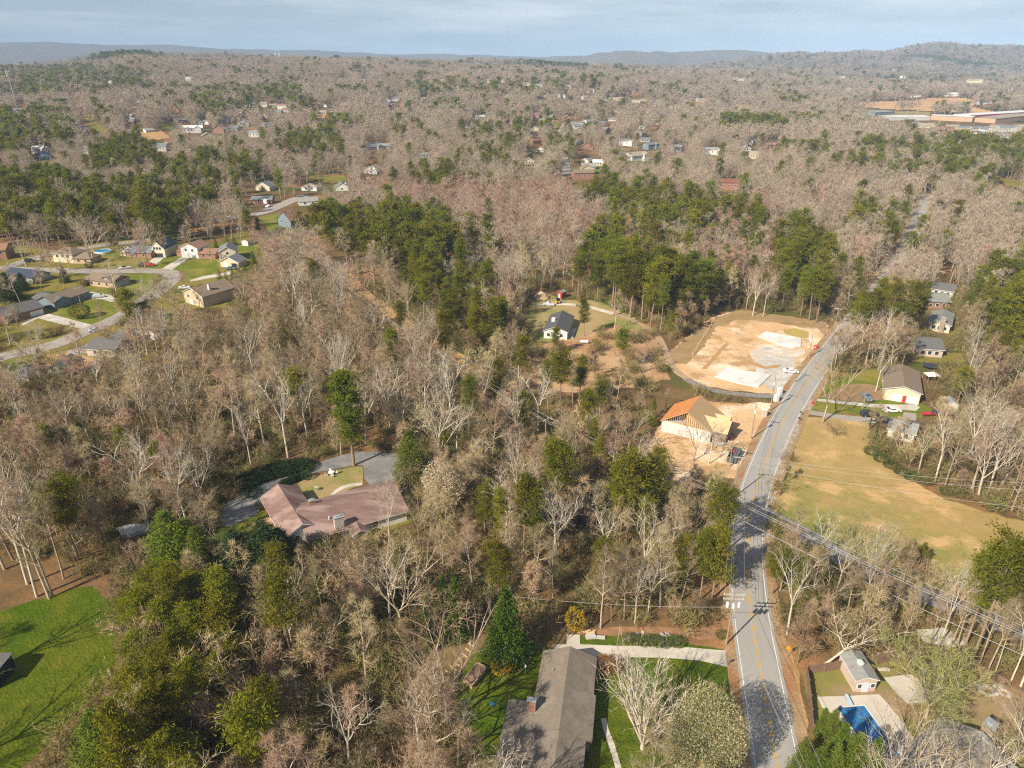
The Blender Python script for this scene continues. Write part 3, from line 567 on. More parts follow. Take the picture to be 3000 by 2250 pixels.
patch('dirt_lot', [(1520, 1160), (1490, 1080), (1530, 1030), (1600, 1010), (1680, 985), (1720, 960), (1790, 950), (1860, 960), (1930, 1000), (1945, 1060), (1960, 1110), (1900, 1130), (1780, 1150), (1640, 1150)], mat('sandy_dirt', (.50, .33, .19), (.42, .265, .14), .12, c3=(.36, .19, .10), scale3=.05, rough=1, bump=.5, bscale=1), .04, .9, keep=False, label='sandy cleared slope below the white house with black roof')
patch('dirt_lot', [(1560, 870), (1600, 860), (1650, 880), (1740, 880), (1850, 925), (1905, 965), (1860, 965), (1790, 955), (1700, 985), (1670, 1000), (1560, 1000), (1540, 930)], mat('yard_dirt', (.40, .285, .15), (.33, .26, .11), .15, c3=(.21, .23, .06), scale3=.06, rough=1, bump=.5), .045, .7, label='patchy yard round the white house with black roof', see=True)
dc = spline([g(u, v) for u, v in [(1575, 893), (1620, 893), (1655, 892), (1720, 899), (1788, 917), (1840, 934), (1900, 963), (1932, 992), (1950, 1030), (1968, 1070), (2005, 1106), (2045, 1129), (2097, 1146), (2151, 1154), (2250, 1161), (2345, 1152)]], 6)
for pl, mm, lb in (([(1020, 640), (1150, 650), (1320, 715), (1500, 690), (1520, 712), (1330, 748), (1180, 700), (1050, 665)], mat('wet_dirt', (.40, .24, .11), (.46, .29, .14), .3, rough=1), 'brown drainage rut across the dirt plot'), ([(1120, 530), (1250, 480), (1450, 490), (1640, 510), (1790, 500), (1800, 560), (1700, 600), (1500, 590), (1400, 650), (1250, 665), (1150, 610)], mat('pale_gravel', (.50, .46, .40), (.60, .50, .38), .25, c3=(.66, .62, .56), scale3=.15, rough=1), 'spread of pale gravel in the middle of the dirt plot'), ([(1285, 480), (1380, 478), (1415, 505), (1340, 525), (1285, 510)], GRAVEL, 'patch of spilled white gravel'), ([(1530, 265), (1700, 255), (1840, 300), (1830, 360), (1750, 372), (1560, 320)], mat('straw_mat', (.46, .34, .10), (.38, .30, .10), .4, rough=1), 'yellow straw-covered patch behind the upper slab'), ([(560, 745), (700, 590), (860, 420), (880, 440), (740, 600), (600, 740)], MATS['wet_dirt'], 'brown erosion rut along the foot of the grass bank')):
    patch('dirt_patch', Z5(pl, 1920, 900, 4.096), mm, .068 if 'rut' in lb else .064, .35, label=lb)
strip('gravel_drive', dc[:26], -1.5, 1.5, MATS['pale_gravel'], .076, 'pale gravel drive beside the white house with black roof')
strip('dirt_track', dc[25:62], -1.1, 1.1, mat('track_dirt', (.36, .26, .17), (.42, .31, .2), .3, rough=1), .0755, 'faint dirt track down the sandy slope')
strip('gravel_drive', dc[61:], -1.4, 1.4, mat('drive_gravel', (.21, .195, .18), (.27, .25, .225), .3, rough=1), .075, 'dark gravel drive leaving the main road below the slabs')
patch('dirt_lot', [(1900, 1420), (1880, 1330), (1930, 1255), (1990, 1205), (2060, 1175), (2120, 1180), (2200, 1180), (2300, 1178), (2296, 1200), (2240, 1290), (2200, 1370), (2150, 1400), (2060, 1390), (1990, 1430)], DIRT, .042, .8, label='orange dirt plot round the house under construction')
# field
patch('field', [(2350, 1222), (2420, 1222), (2540, 1236), (2548, 1310), (2645, 1392), (2735, 1448), (2850, 1490), (3050, 1540), (3150, 1900), (2960, 1835), (2820, 1770), (2700, 1722), (2560, 1665), (2420, 1580), (2310, 1520), (2272, 1490), (2285, 1450), (2305, 1390), (2325, 1310), (2345, 1260)], FIELD, .045, .7, label='open tan and green field beside the main road', see=False)
VISIBLE.append([(2350, 1225), (2480, 1245), (2540, 1300), (2640, 1392), (2735, 1450), (2850, 1490), (2990, 1530), (2990, 1600), (2800, 1600), (2500, 1560), (2320, 1500), (2300, 1440)])
VISIBLE.append([(2180, 1330), (2220, 1330), (2260, 1700), (2290, 2240), (2220, 2240), (2165, 1800), (2160, 1500)])
VISIBLE.append([(2200, 1340), (2330, 1130), (2400, 1060), (2415, 1065), (2370, 1130), (2270, 1300), (2240, 1360)])
patch('driveway', Z5([(300, 290), (600, 320), (860, 345), (1200, 350), (1230, 370), (1200, 400), (860, 372), (560, 340), (330, 310)], 2250, 1060, S2), GRAVEL, .08, .1, label='pale gravel drive to the tan house with white garage doors', see=True)
patch('driveway', Z5([(250, 385), (400, 400), (560, 430), (800, 450), (1000, 470), (1200, 480), (1200, 420), (1100, 410), (1080, 480), (860, 500), (600, 470), (400, 440), (270, 415)], 2250, 1060, S2), MATS['old_asphalt'], .08, .1, label='grey drive with dark parked cars')
patch('lawn', Z5([(300, 300), (400, 230), (560, 120), (800, 60), (950, 60), (950, 300), (1250, 340), (1400, 440), (1100, 470), (560, 420), (330, 390)], 2250, 1060, S2), MATS['yard_grass'], .05, .6, label='green and brown yard of the tan house with white garage doors', see=True)
patch('dirt_lot', Z5([(420, 290), (620, 190), (800, 180), (950, 220), (940, 310), (700, 330)], 2250, 1060, S2), mat('yard_litter', (.33, .21, .12), (.25, .18, .09), .3, rough=1, bump=.4), .062, .6, label='brown leaf-covered parking patch by the grey pickup', see=True)
for lab, pl in (('green lawn below the grey-roofed brick house', [(1400, 1180), (1600, 1180), (1680, 1230), (1560, 1260)]), ('tan yard of the charcoal-roofed house', [(1240, 1400), (1700, 1400), (1700, 1480), (1240, 1480)])):
    patch('lawn', Z5(pl, 2250, 560, S1), DULLGRASS, .05, .5, label=lab, see=True)
# fenced pool yard
patch('yard', [(2350, 1968), (2470, 1962), (2640, 1935), (2750, 1918), (2800, 1950), (3010, 2060), (3100, 2330), (2400, 2330), (2385, 2130)], mat('pool_yard', (.25, .21, .07), (.19, .19, .05), .2, c3=(.30, .21, .12), scale3=.07, rough=1, bump=.4), .04, .4, label='olive fenced yard with a covered pool')
patch('pool_deck', Z5([(400, 1085), (640, 1075), (900, 1065), (980, 1150), (1090, 1300), (1180, 1420), (1120, 1660), (840, 1680), (560, 1240), (430, 1170)], 2250, 1650, S2), CONC, .06, .1, label='pale concrete deck round the blue-covered pool')
patch('patio', Z5([(940, 930), (1200, 900), (1260, 1000), (1290, 1130), (1130, 1140), (1020, 1030)], 2250, 1650, S2), CONC, .062, .1, label='grey concrete pad under the green willow')
patch('dirt_bed', Z5([(1600, 950), (1900, 960), (2074, 1060), (2074, 1130), (1900, 1120), (1650, 1040)], 2250, 1650, S2), mat('fire_dirt', (.36, .25, .14), (.30, .22, .11), .4, rough=1, bump=.4), .062, .5, label='sandy patch round the stone fire pit')
patch('leaf_bed', Z5([(0, 300), (60, 560), (130, 830), (210, 1150), (240, 1400), (330, 1400), (250, 900), (150, 640), (60, 380)], 2250, 1650, S2), STRAW, .055, .4, label='leaf-strewn ditch between the road and the brown fence')
patch('gravel', [(2680, 1840), (2760, 1838), (2830, 1865), (2800, 1900), (2700, 1880)], GRAVEL, .05, .6, keep=False, label='pale gravel among the bare trunks behind the fence')
# far clearings
far_patch('dirt_field', Z5([(660, 665), (900, 645), (1250, 640), (1360, 618), (1700, 615), (1830, 640), (1760, 690), (1980, 738), (1750, 745), (1400, 730), (1100, 715), (860, 700)], 2250, 80, S1), REDDIRT, label='orange earthworks field beyond the woods', see=False)
far_patch('lawn', Z5([(640, 690), (860, 708), (1000, 725), (960, 740), (740, 715)], 2250, 80, S1), DULLGRASS, label='thin green field edge beside the orange earthworks')
far_patch('field', Z5([(840, 740), (1080, 728), (1400, 735), (1400, 770), (1250, 785), (1050, 770), (900, 760)], 2250, 80, S1), TANLAWN, label='tan field by the low grey roofs')
far_patch('lawn', Z5([(1920, 760), (2212, 740), (2300, 770), (2212, 780)], 2250, 80, S1), DULLGRASS, label='olive field behind the long red-walled building')
far_patch('street', Z5([(385, 915), (450, 820), (470, 830), (410, 920)], 1500, 80, S1), MATS['old_asphalt'], label='short pale street between far houses')
far_patch('street', Z5([(560, 610), (590, 545), (606, 548), (580, 612)], 1500, 80, S1), MATS['old_asphalt'], label='distant straight street climbing past white houses')
far_patch('street', Z5([(430, 1060), (480, 1120), (500, 1180), (500, 1280), (425, 1280), (450, 1180), (430, 1110)], 1500, 80, S1), MATS['old_asphalt'], label='grey street bending by the white house with yellow wall')
for lab, pl, ox in (('green lawn by the white house beyond the woods', [(500, 1215), (600, 1215), (780, 1205), (770, 1255), (500, 1265)], 1500), ('green lawns along the short far street', [(360, 830), (410, 830), (380, 910), (350, 900)], 1500), ('straw field with pole among far houses', [(1200, 910), (1400, 900), (1480, 960), (1330, 980), (1200, 960)], 0), ('green lawn beside the far red car', [(1380, 840), (1520, 830), (1500, 875), (1400, 875)], 0), ('olive roadside slope under the masts', [(640, 780), (760, 780), (900, 860), (960, 930), (880, 920), (750, 850)], 0), ('straw lawn in front of the white far houses', [(520, 760), (620, 740), (590, 800), (500, 800)], 750), ('olive lawn with pole near the pale street', [(440, 1290), (760, 1290), (830, 1330), (660, 1360), (480, 1320)], 750), ('tan clearing on the far wooded rise', [(1980, 1300), (2212, 1340), (2212, 1400), (2050, 1380)], 2250)):
    far_patch('lawn', Z5(pl, ox, 80, S1), MATS['yard_grass'] if 'green' in lab else STRAW if 'straw' in lab else DULLGRASS, label=lab)
# ---------------------------------------------------------------- houses
def wallm(n, c, c2=None, **k): return mat(n, c, c2 or tuple(x * .86 for x in c), k.pop('scale', .5), rough=.85, **k)
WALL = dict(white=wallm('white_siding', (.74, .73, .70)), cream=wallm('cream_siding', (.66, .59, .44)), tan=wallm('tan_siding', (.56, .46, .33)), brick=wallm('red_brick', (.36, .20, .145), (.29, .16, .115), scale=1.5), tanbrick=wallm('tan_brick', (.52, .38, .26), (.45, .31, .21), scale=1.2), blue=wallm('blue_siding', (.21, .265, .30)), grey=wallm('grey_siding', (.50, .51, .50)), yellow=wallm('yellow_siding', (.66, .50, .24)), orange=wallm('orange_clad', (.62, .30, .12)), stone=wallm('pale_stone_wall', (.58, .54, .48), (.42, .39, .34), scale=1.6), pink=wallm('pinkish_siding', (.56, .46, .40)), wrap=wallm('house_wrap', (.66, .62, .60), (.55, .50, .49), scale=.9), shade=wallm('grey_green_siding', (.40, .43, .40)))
def roofm(n, a, b=None, **k): return mat(n, a, b or tuple(x * .8 for x in a), k.pop('scale', 1.2), rough=.95, spec=.15, bump=.15, bscale=4, **k)
ROOF = dict(taupe=roofm('taupe_shingle', (.245, .205, .165), (.20, .168, .135), scale=.8, c3=(.27, .235, .195), scale3=.25, wave=('Y', 1.3, .13)), maroon=roofm('maroon_shingle', (.26, .17, .148), (.185, .12, .105), scale=.9, c3=(.35, .25, .225), scale3=.3, stretch=(.25, 1, 1, -.5)), black=roofm('black_shingle', (.085, .088, .095), (.12, .122, .128), scale=2.5), charcoal=roofm('charcoal_shingle', (.15, .15, .15)), navy=roofm('navy_metal', (.06, .08, .115)), slate=roofm('slate_shingle', (.20, .215, .235)), brown=roofm('brown_shingle', (.25, .195, .145)), grey=roofm('grey_shingle', (.30, .305, .30), (.25, .255, .25)), redbrown=roofm('red_brown_shingle', (.31, .18, .125)), red=roofm('red_metal', (.26, .10, .075)), tan=roofm('tan_shingle', (.38, .32, .255)), white=roofm('white_metal', (.68, .69, .70)), osb=roofm('osb_board', (.66, .47, .27), (.58, .39, .21), scale=1.0), osbsunlit=roofm('sunlit_board', (.62, .255, .085), (.50, .20, .07), scale=.7), osbbrown=roofm('brown_board', (.46, .325, .175), (.40, .27, .14)), greengrey=roofm('green_grey_shingle', (.24, .255, .235), (.20, .215, .20)), weathered=roofm('weathered_shingle', (.26, .245, .225), (.20, .19, .175), scale=.8, c3=(.50, .51, .52), scale3=.5, lo3=.55, hi3=.7))
TRIM = mat('white_trim', (.76, .75, .73), rough=.7); GLASS = mat('window_glass', (.035, .045, .06), rough=.15, spec=.6); GDOOR = mat('white_door', (.72, .72, .72), (.66, .66, .66), 2, rough=.6)
DARKTRIM = mat('brown_trim', (.16, .12, .09)); REDDOOR = mat('red_door', (.42, .05, .05)); WOOD = mat('raw_timber', (.62, .45, .26), (.52, .36, .20), 1.5); STEEL = mat('galvanised', (.42, .45, .48), rough=.5, metal=.4); GREYW = mat('weathered_wood', (.33, .27, .21), (.25, .20, .155), 1.5); FENCEW = mat('brown_fence', (.26, .17, .12), (.20, .135, .095), .8, bump=.3, bscale=3); STONE = mat('field_stone', (.40, .33, .26), (.27, .22, .17), 1.3, rough=.95, bump=.5)
WALL['redbarn'] = REDDOOR
class Block:
    """A wing of a house: local x runs along the front (A to B), y away from it."""
    def __init__(s, o, ang, L, D, he, ridge='x', pitch=.36, ov=.45, wm='white', rm='grey', hip=False, ro=.5, z=0.0, drop=0.0, trim=None, back=0.0):
        s.o, s.ang, s.L, s.D, s.he, s.ridge, s.pitch, s.ov, s.wm, s.rm, s.hip, s.ro, s.z, s.drop, s.trim = o, ang, L, D, he, ridge, pitch, ov, wm, rm, hip, ro, z, drop, trim
    def w(s, x, y, z=0.0):
        c, n = cos(s.ang), sin(s.ang); return (s.o[0] + x * c - y * n, s.o[1] + x * n + y * c, s.z + z)
    def axes(s):      # run length, span, and a mapping (along ridge a, across b, z) -> world
        return (s.L, s.D, lambda a, b, z: s.w(a, b, z)) if s.ridge == 'x' else (s.D, s.L, lambda a, b, z: s.w(s.L - b, a, z))
    def heights(s):
        R, Wd, m = s.axes(); br = Wd * s.ro; zr = s.he + br * s.pitch; return br, zr, zr - (Wd - br) * s.pitch - s.drop
    def walls(s, b):
        R, Wd, m = s.axes(); br, zr, zf = s.heights(); e = .04
        if s.hip:
            v = [m(x, y, z) for z in (-.3, s.he) for x, y in ((0, 0), (R, 0), (R, Wd), (0, Wd))]
            b.add(v, [(0, 3, 2, 1), (4, 5, 6, 7), (0, 1, 5, 4), (1, 2, 6, 5), (2, 3, 7, 6), (3, 0, 4, 7)])
        else:
            v = [m(x, y, z) for x in (0, R) for y, z in ((0, -.3), (Wd, -.3), (Wd, zf - e), (br, zr - e), (0, s.he - e))]
            b.add(v, [(4, 3, 2, 1, 0), (5, 6, 7, 8, 9), (0, 1, 6, 5), (1, 2, 7, 6), (2, 3, 8, 7), (3, 4, 9, 8), (4, 0, 5, 9)])
    def roof(s, b, zo=0.0):
        R, Wd, m = s.axes(); br, zr, zf = s.heights(); o = s.ov; t = .16; p = s.pitch; pf = (zr - zf) / (Wd - br)
        if s.hip:
            h = min(Wd, R) / 2; ra, rb = h * .95, R - h * .95; zt = s.he + h * p; z0 = s.he - o * p + .05 + zo
            v = [m(-o, -o, z0), m(R + o, -o, z0), m(R + o, Wd + o, z0), m(-o, Wd + o, z0), m(ra, Wd / 2, zt + .05 + zo), m(rb, Wd / 2, zt + .05 + zo)] + [m(-o, -o, z0 - t), m(R + o, -o, z0 - t), m(R + o, Wd + o, z0 - t), m(-o, Wd + o, z0 - t)]
            b.add(v, [(0, 1, 5, 4), (2, 3, 4, 5), (1, 2, 5), (3, 0, 4)], 0); b.add(v, [(6, 7, 1, 0), (7, 8, 2, 1), (8, 9, 3, 2), (9, 6, 0, 3), (9, 8, 7, 6)], 1)
        else:
            q = [(-o, s.he - o * p), (br, zr), (Wd + o, zf - o * pf)]; v = []
            for a in (-o, R + o):
                for y, z in q: v.append(m(a, y, z + .02 + t + zo))
                for y, z in q: v.append(m(a, y, z + .02 + zo))
            b.add(v, [(0, 6, 7, 1), (1, 7, 8, 2)], 0); b.add(v, [(3, 4, 10, 9), (4, 5, 11, 10), (0, 1, 4, 3), (1, 2, 5, 4), (6, 9, 10, 7), (7, 10, 11, 8), (0, 3, 9, 6), (2, 8, 11, 5)], 1)
    def side(s, k, t, off=0.0):
        """Point and angle on a wall: f front, b back, l left, r right; t runs 0..1 along it."""
        x, y, a = {'f': (t * s.L, -off, 0), 'b': (t * s.L, s.D + off, 0), 'l': (-off, t * s.D, pi / 2), 'r': (s.L + off, t * s.D, pi / 2)}[k]
        return s.w(x, y), s.ang + a
def front(A, B, D, he, **k):
    """A block from its two front base corners in photo pixels and its depth in metres."""
    a, b = at(*A), at(*B); L = hypot(b[0] - a[0], b[1] - a[1]); return Block((a[0], a[1]), atan2(b[1] - a[1], b[0] - a[0]), L, D, he, z=a[2], **k)
def opening(root, blk, kind, sd, t, zc, w_, h_, m2=None):
    p, a = blk.side(sd, t, .0); fr = MB(); z = blk.z + zc
    if kind == 'window':
        fr.box((p[0], p[1], z), (w_ + .24, .16, h_ + .24), a); f = fr.build('window', TRIM, root); g_ = MB(); g_.box((p[0], p[1], z), (w_, .22, h_), a); g_.build('pane', GLASS, f); return f
    if kind == 'garage':
        fr.box((p[0], p[1], z), (w_, .18, h_), a); f = fr.build('garage_door', m2 or GDOOR, root)
        q = MB()
        for i in range(3): q.box((p[0], p[1], z - h_ / 2 + h_ * (i + 1) / 4), (w_ - .1, .205, .035), a)
        q.build('panel_groove', GREYW, f); return f
    if kind == 'dark': fr.box((p[0], p[1], z), (w_, .17, h_), a); return fr.build('opening', GLASS, root)  # solid dark panel; the shade inside an open bay is put into its colour
    fr.box((p[0], p[1], z), (w_, .2, h_), a); return fr.build('door', m2 or REDDOOR, root)
def chimney(root, x, y, z0, z1, w_=.9, d_=.7, a=0.0, m=None, cap=True, name='chimney'):
    b = MB(); b.box((x, y, (z0 + z1) / 2), (w_, d_, z1 - z0), a); o = b.build(name, m or WALL['brick'], root)
    if cap: c = MB(); c.box((x, y, z1 + .06), (w_ + .14, d_ + .14, .12), a); c.box((x, y, z1 + .25), (w_ * .5, d_ * .5, .26), a); c.build('chimney_cap', STEEL, o)
    return o
def house(label, blocks, ops=(), name='house', cat='house', group=None, near=True):
    B0 = blocks[0]; c = B0.w(B0.L / 2, B0.D / 2); t = thing(name, (c[0], c[1], B0.z), label, cat, group)
    for i, B in enumerate(blocks):
        b = MB(); B.walls(b); b.build('wall', WALL[B.wm], t); r = MB(); B.roof(r, .012 * i); r.build('roof', [ROOF[B.rm], B.trim or (TRIM if B.wm in ('white', 'cream', 'tan', 'grey', 'pink') else DARKTRIM)], t)
    for o in ops: opening(t, blocks[o[0]], *o[1:])
    return t
def win(n, sd, bi=0, z=1.5, w_=1.1, h_=1.2, a=.1, b=.9): return [(bi, 'window', sd, a + (b - a) * (i + .5) / n, z, w_, h_) for i in range(n)]
def see_rect(u, v, du, up, dn=3): VISIBLE.append([(u - du, v - up), (u + du, v - up), (u + du, v + dn), (u - du, v + dn)])

# long brown-roofed house near the camera
ux, uy = -.173, -.985        # along the house, away -> near
e = lambda s, w_: (13.0 + ux * s + uy * w_, 84.6 + uy * s - ux * w_)   # s metres along, w_ metres to the left of the right-hand wall
hA = [Block(e(7.3, 0), atan2(-uy, -ux), 7.3, 7.7, 2.75, pitch=.40, wm='tanbrick', rm='taupe', ro=.5, ov=.5), Block(e(14.6, -.35), atan2(-uy, -ux), 7.3, 8.05, 2.62, pitch=.40, wm='tanbrick', rm='taupe', ro=.522, ov=.5), Block(e(31, .5), atan2(-uy, -ux), 16.4, 7.2, 2.8, pitch=.40, wm='tanbrick', rm='taupe', ro=.466, ov=.5)]
t = house('long single-storey brick house with taupe shingle roof beside the concrete driveway', hA, win(2, 'f', 0) + win(2, 'f', 1) + [(1, 'door', 'f', .12, 1.05, 1., 2.1, GDOOR), (0, 'garage', 'r', .5, 1.1, 4.8, 2.1)], 'ranch_house')
wb = Block(e(31, 7.5), atan2(-uy, -ux), 21, 4.1, 2.72, pitch=.12, wm='tanbrick', rm='taupe', ro=.02, ov=.4); b = MB(); wb.walls(b); b.build('wall', WALL['tanbrick'], t); r = MB(); wb.roof(r, .03); r.build('roof', [ROOF['taupe'], TRIM], t)
p = e(11.3, 8.3); chimney(t, p[0], p[1], 0, 4.9, .75, 1.25, atan2(uy, ux), WALL['brick'])
for s_, w_ in ((4.2, 6.0), (6.5, 5.2), (17.5, 7.0), (22.5, 8.2)):
    p = e(s_, w_); b = MB(); b.tube([(p[0], p[1], 2.8), (p[0], p[1], 4.1 if w_ < 6.5 else 3.6)], .09, 6); b.build('vent_pipe', STEEL, t)
see_rect(1640, 2250, 140, 330); see_rect(1540, 2250, 40, 180)
# maroon-roofed house
tB = (.88, .475); nB = (-.475, .88); fB = lambda a, b: (tB[0] * a + nB[0] * b, tB[1] * a + nB[1] * b)
angB = atan2(tB[1], tB[0])
hB = [Block(fB(19.5, 121.4), angB, 20.6, 11.2, 2.55, pitch=.29, ro=.66, wm='white', rm='maroon', ov=.5), Block((-42.6 - 3.75 * .84, 118.2 - 3.75 * .54), atan2(.54, .84), 7.5, 16.6, 2.75, ridge='y', pitch=.5, wm='white', rm='maroon', ov=.5)]
hB[1].o = (-45.4, 116.4)
t = house('rambling white house with faded maroon shingle roof and two wings inside the loop drive', hB, win(3, 'f', 0, a=.2, b=.75) + win(2, 'f', 1) + [(1, 'door', 'l', .85, 1.1, 2.4, 2.0), (1, 'window', 'l', .4, 1.5, 1.2, 1.1)], 'ranch_house')
p = fB(25.6, 121.0); chimney(t, -35.2, 119.6, 0, 5.4, 1.9, 1.1, angB, WALL['stone']); chimney(t, *fB(22.6, 130.6), 2.5, 5.3, 1.3, .8, angB, WALL['brick'])
pb = Block((-31.9, 117.8), angB, 2.8, 2.6, 2.3, ridge='y', pitch=.45, wm='stone', rm='maroon', ov=.35); b = MB(); pb.walls(b); b.build('porch', WALL['stone'], t); r = MB(); pb.roof(r); r.build('porch_roof', [ROOF['maroon'], TRIM], t)
b = MB(); b.box((-28.6, 118.2, .9), (3.0, 2.2, .25), angB); b.box((-28.2, 117.2, 1.35), (3.0, .1, .8), angB); b.build('deck', WOOD, t)
b = MB(); q = at(793, 1530); b.box((q[0], q[1], .35), (4.6, 3.0, .14), angB); b.build('terrace', mat('terrace_wood', (.50, .33, .20), (.42, .27, .16), 1.5), t)
for s_, w_ in ((24.5, 124.5), (37.5, 127.2)): q = fB(s_, w_); b = MB(); b.tube([(*q, 2.5), (*q, 4.4)], .12, 6); b.build('vent_pipe', TRIM, t)
VISIBLE.append([(762, 1440), (860, 1415), (915, 1470), (1180, 1430), (1205, 1490), (1190, 1540), (1030, 1560), (930, 1570), (830, 1560)])
# white house with black roof and new concrete terrace
hC = [front((1593, 991), (1661, 996), 17, 2.9, ridge='y', pitch=.42, wm='white', rm='black', ov=.4)]
t = house('white single-storey house with black shingle roof on the sandy cleared slope', hC, [(0, 'window', 'f', .2, 1.5, 1, 1.1), (0, 'window', 'f', .75, 1.5, 1, 1.1)] + win(3, 'r'), 'cottage')
p = hC[0].w(2.3, 7.0); chimney(t, p[0], p[1], 2.5, 5.4, 1.3, 1.0, hC[0].ang, WALL['white'], False)
b = MB(); b.box(hC[0].w(hC[0].L + 1.0, 6.5, .25), (1.8, 9, .5), hC[0].ang); b.build('porch_slab', CONC, t)
VISIBLE.append([(1578, 885), (1700, 905), (1700, 940), (1672, 1000), (1590, 985)])
# house under construction
hD = front((1936, 1263), (2079, 1299), 11, 3.2, ridge='y', pitch=.62, wm='wrap', rm='osbbrown', ov=.35, trim=WOOD); c = hD.w(hD.L / 2, 5)
t = thing('unfinished_house', (c[0], c[1], 0), 'unfinished timber-framed house with bare board roof and open stud gable', 'house')
b = MB(); L, D = hD.L, hD.D; h = 3.2
b.add([hD.w(x, y, z) for z in (-.3, h) for x, y in ((0, 0), (L, 0), (L, D), (0, D))], [(4, 5, 6, 7), (0, 1, 5, 4), (1, 2, 6, 5), (2, 3, 7, 6), (3, 0, 4, 7)]); b.build('wall', WALL['wrap'], t)
r = MB(); hD.roof(r)
for i, f in enumerate(r.f):
    if i == 1: r.m[i] = 2
r.build('roof', [ROOF['osbbrown'], WOOD, ROOF['osbsunlit']], t)  # left slope faces the sun; its warm light is put into an orange board colour
b = MB(); zr = h + L / 2 * .62
for i in range(24):
    x = L * (i + .5) / 24; zt = h + min(x, L - x) * .62 - .1
    b.box(hD.w(x, .2, (h + zt) / 2), (.09, .14, zt - h), hD.ang)
b.box(hD.w(L / 2, .2, h + .1), (L, .16, .2), hD.ang)
for sg in (0, 1): b.tube([hD.w(L * sg, .15, h + .05), hD.w(L / 2, .15, zr)], .12, 4)
b.build('stud_gable', WOOD, t)
b = MB(); b.add([hD.w(L * .42, .45, h + .2), hD.w(L * .85, .45, h + .2), hD.w(L * .62, .45, zr - 1.6), hD.w(L * .5, .45, zr - .7)], [(0, 1, 2, 3)]); b.build('gable_board', ROOF['osb'], t)
for (x0, y0, l_, d_, pc) in ((6.5, 1.2, 10.2, 6.2, .66), (9.0, 7.0, 6.5, 3.6, .55)):
    o = hD.w(x0, y0); W2 = Block((o[0], o[1]), hD.ang, l_, d_, 3.15, ridge='x', pitch=pc, wm='wrap', rm='osb', ov=.25, trim=WOOD); b = MB(); W2.walls(b); b.build('wall', mat('dark_sheathing', (.20, .16, .125), (.27, .2, .14), 1.0), t); r = MB(); W2.roof(r, .05); r.build('roof', [ROOF['osb'], WOOD], t)
VISIBLE.append([(1920, 1245), (2046, 1160), (2160, 1195), (2170, 1270), (2080, 1310), (1940, 1272)])
# tan house with white garage doors and its neighbours, right of the road
hE = [front((2586, 1170), (2690, 1187), 17, 3.6, ridge='y', pitch=.3, wm='cream', rm='tan', ov=.5)]; hE[0].rm = 'brown'
house('cream house with brown gable roof and two white garage doors right of the road', hE, [(0, 'garage', 'f', .36, 1.2, 2.7, 2.2), (0, 'garage', 'f', .8, 1.2, 2.7, 2.2), (0, 'door', 'f', .58, 1.1, .9, 2.1)] + win(2, 'l'), 'house')
VISIBLE.append([(2585, 1100), (2640, 1078), (2705, 1100), (2700, 1188), (2585, 1175)])
Q = lambda pl, ox, oy, s: Z5(pl, ox, oy, s)
def zf(A, B, ox, oy, s, D, he, **k): a, b = Z5([A, B], ox, oy, s); return front(a, b, D, he, **k)
rr = [(zf((1380, 1200), (1560, 1230), 2250, 560, S1, 15, 2.9, ridge='y', pitch=.35, wm='cream', rm='greengrey', ov=.5), 'cream house with long green-grey roof and stone chimney among pines'), (zf((1275, 1425), (1500, 1440), 2250, 560, S1, 11, 2.8, ridge='x', pitch=.36, wm='pink', rm='charcoal', ov=.5), 'pinkish brick house with charcoal roof striped by tree shadows'), (zf((1350, 1010), (1560, 1020), 2250, 560, S1, 11, 2.8, ridge='x', pitch=.36, wm='brick', rm='greengrey', ov=.5), 'brick house with hipped green-grey roof behind the cream one'), (zf((1400, 895), (1590, 925), 2250, 560, S1, 9, 2.8, ridge='x', pitch=.4, wm='white', rm='charcoal', ov=.5), 'white house with dark grey roof at the end of the row of pines')]
for i, (bk, lb) in enumerate(rr):
    t = house(lb, [bk], win(3, 'f', 0) + win(2, 'r', 0), 'house')
    if i == 0: p, a_ = bk.side('f', .6, .4); chimney(t, p[0], p[1], 0, 5.6, 1.6, .9, a_, STONE)
    u, v = proj(*bk.w(bk.L / 2, bk.D / 2, 2)); see_rect(u, v, 38, 22, 22)
house('small grey-walled outbuilding with pale roof half hidden by vines', [zf((960, 610), (1170, 660), 2250, 1060, S2, 7, 2.6, ridge='x', pitch=.35, wm='white', rm='grey')], win(2, 'f'), 'cottage')
house('small grey garden shed beside the pine and red canoe', [zf((1440, 400), (1530, 410), 2250, 1060, S2, 4, 2.2, ridge='y', pitch=.5, wm='cream', rm='grey', ov=.2)], [(0, 'door', 'f', .5, 1., .8, 1.8, GDOOR)], 'garden_shed', 'shed')
# fenced-yard shed and the big grey roof below it
sh = front((2500, 2028), (2562, 2026), 5.4, 2.5, ridge='y', pitch=.36, wm='pink', rm='grey', ov=.25)
t = house('pinkish garden shed with grey roof, white cupola and double doors in the fenced yard', [sh], [(0, 'window', 'f', .2, 1.35, .55, .7), (0, 'window', 'f', .82, 1.35, .55, .7), (0, 'door', 'f', .5, 1., 1.0, 1.9, mat('pale_blue_door', (.58, .63, .72)))], 'garden_shed', 'shed')
b = MB(); c = sh.w(sh.L / 2, 2.6, 3.45); b.box(c, (.7, .7, .5), sh.ang); o = b.build('cupola', TRIM, t); b = MB(); q = [sh.w(sh.L / 2 + dx, 2.6 + dy, 3.7) for dx, dy in ((-.48, -.48), (.48, -.48), (.48, .48), (-.48, .48))] + [sh.w(sh.L / 2, 2.6, 4.1)]; b.add(q, [(0, 1, 4), (1, 2, 4), (2, 3, 4), (3, 0, 4), (3, 2, 1, 0)]); b.build('cupola_roof', mat('pale_green_metal', (.42, .52, .48)), o)
VISIBLE.append([(2462, 1935), (2560, 1935), (2566, 2030), (2470, 2030)])
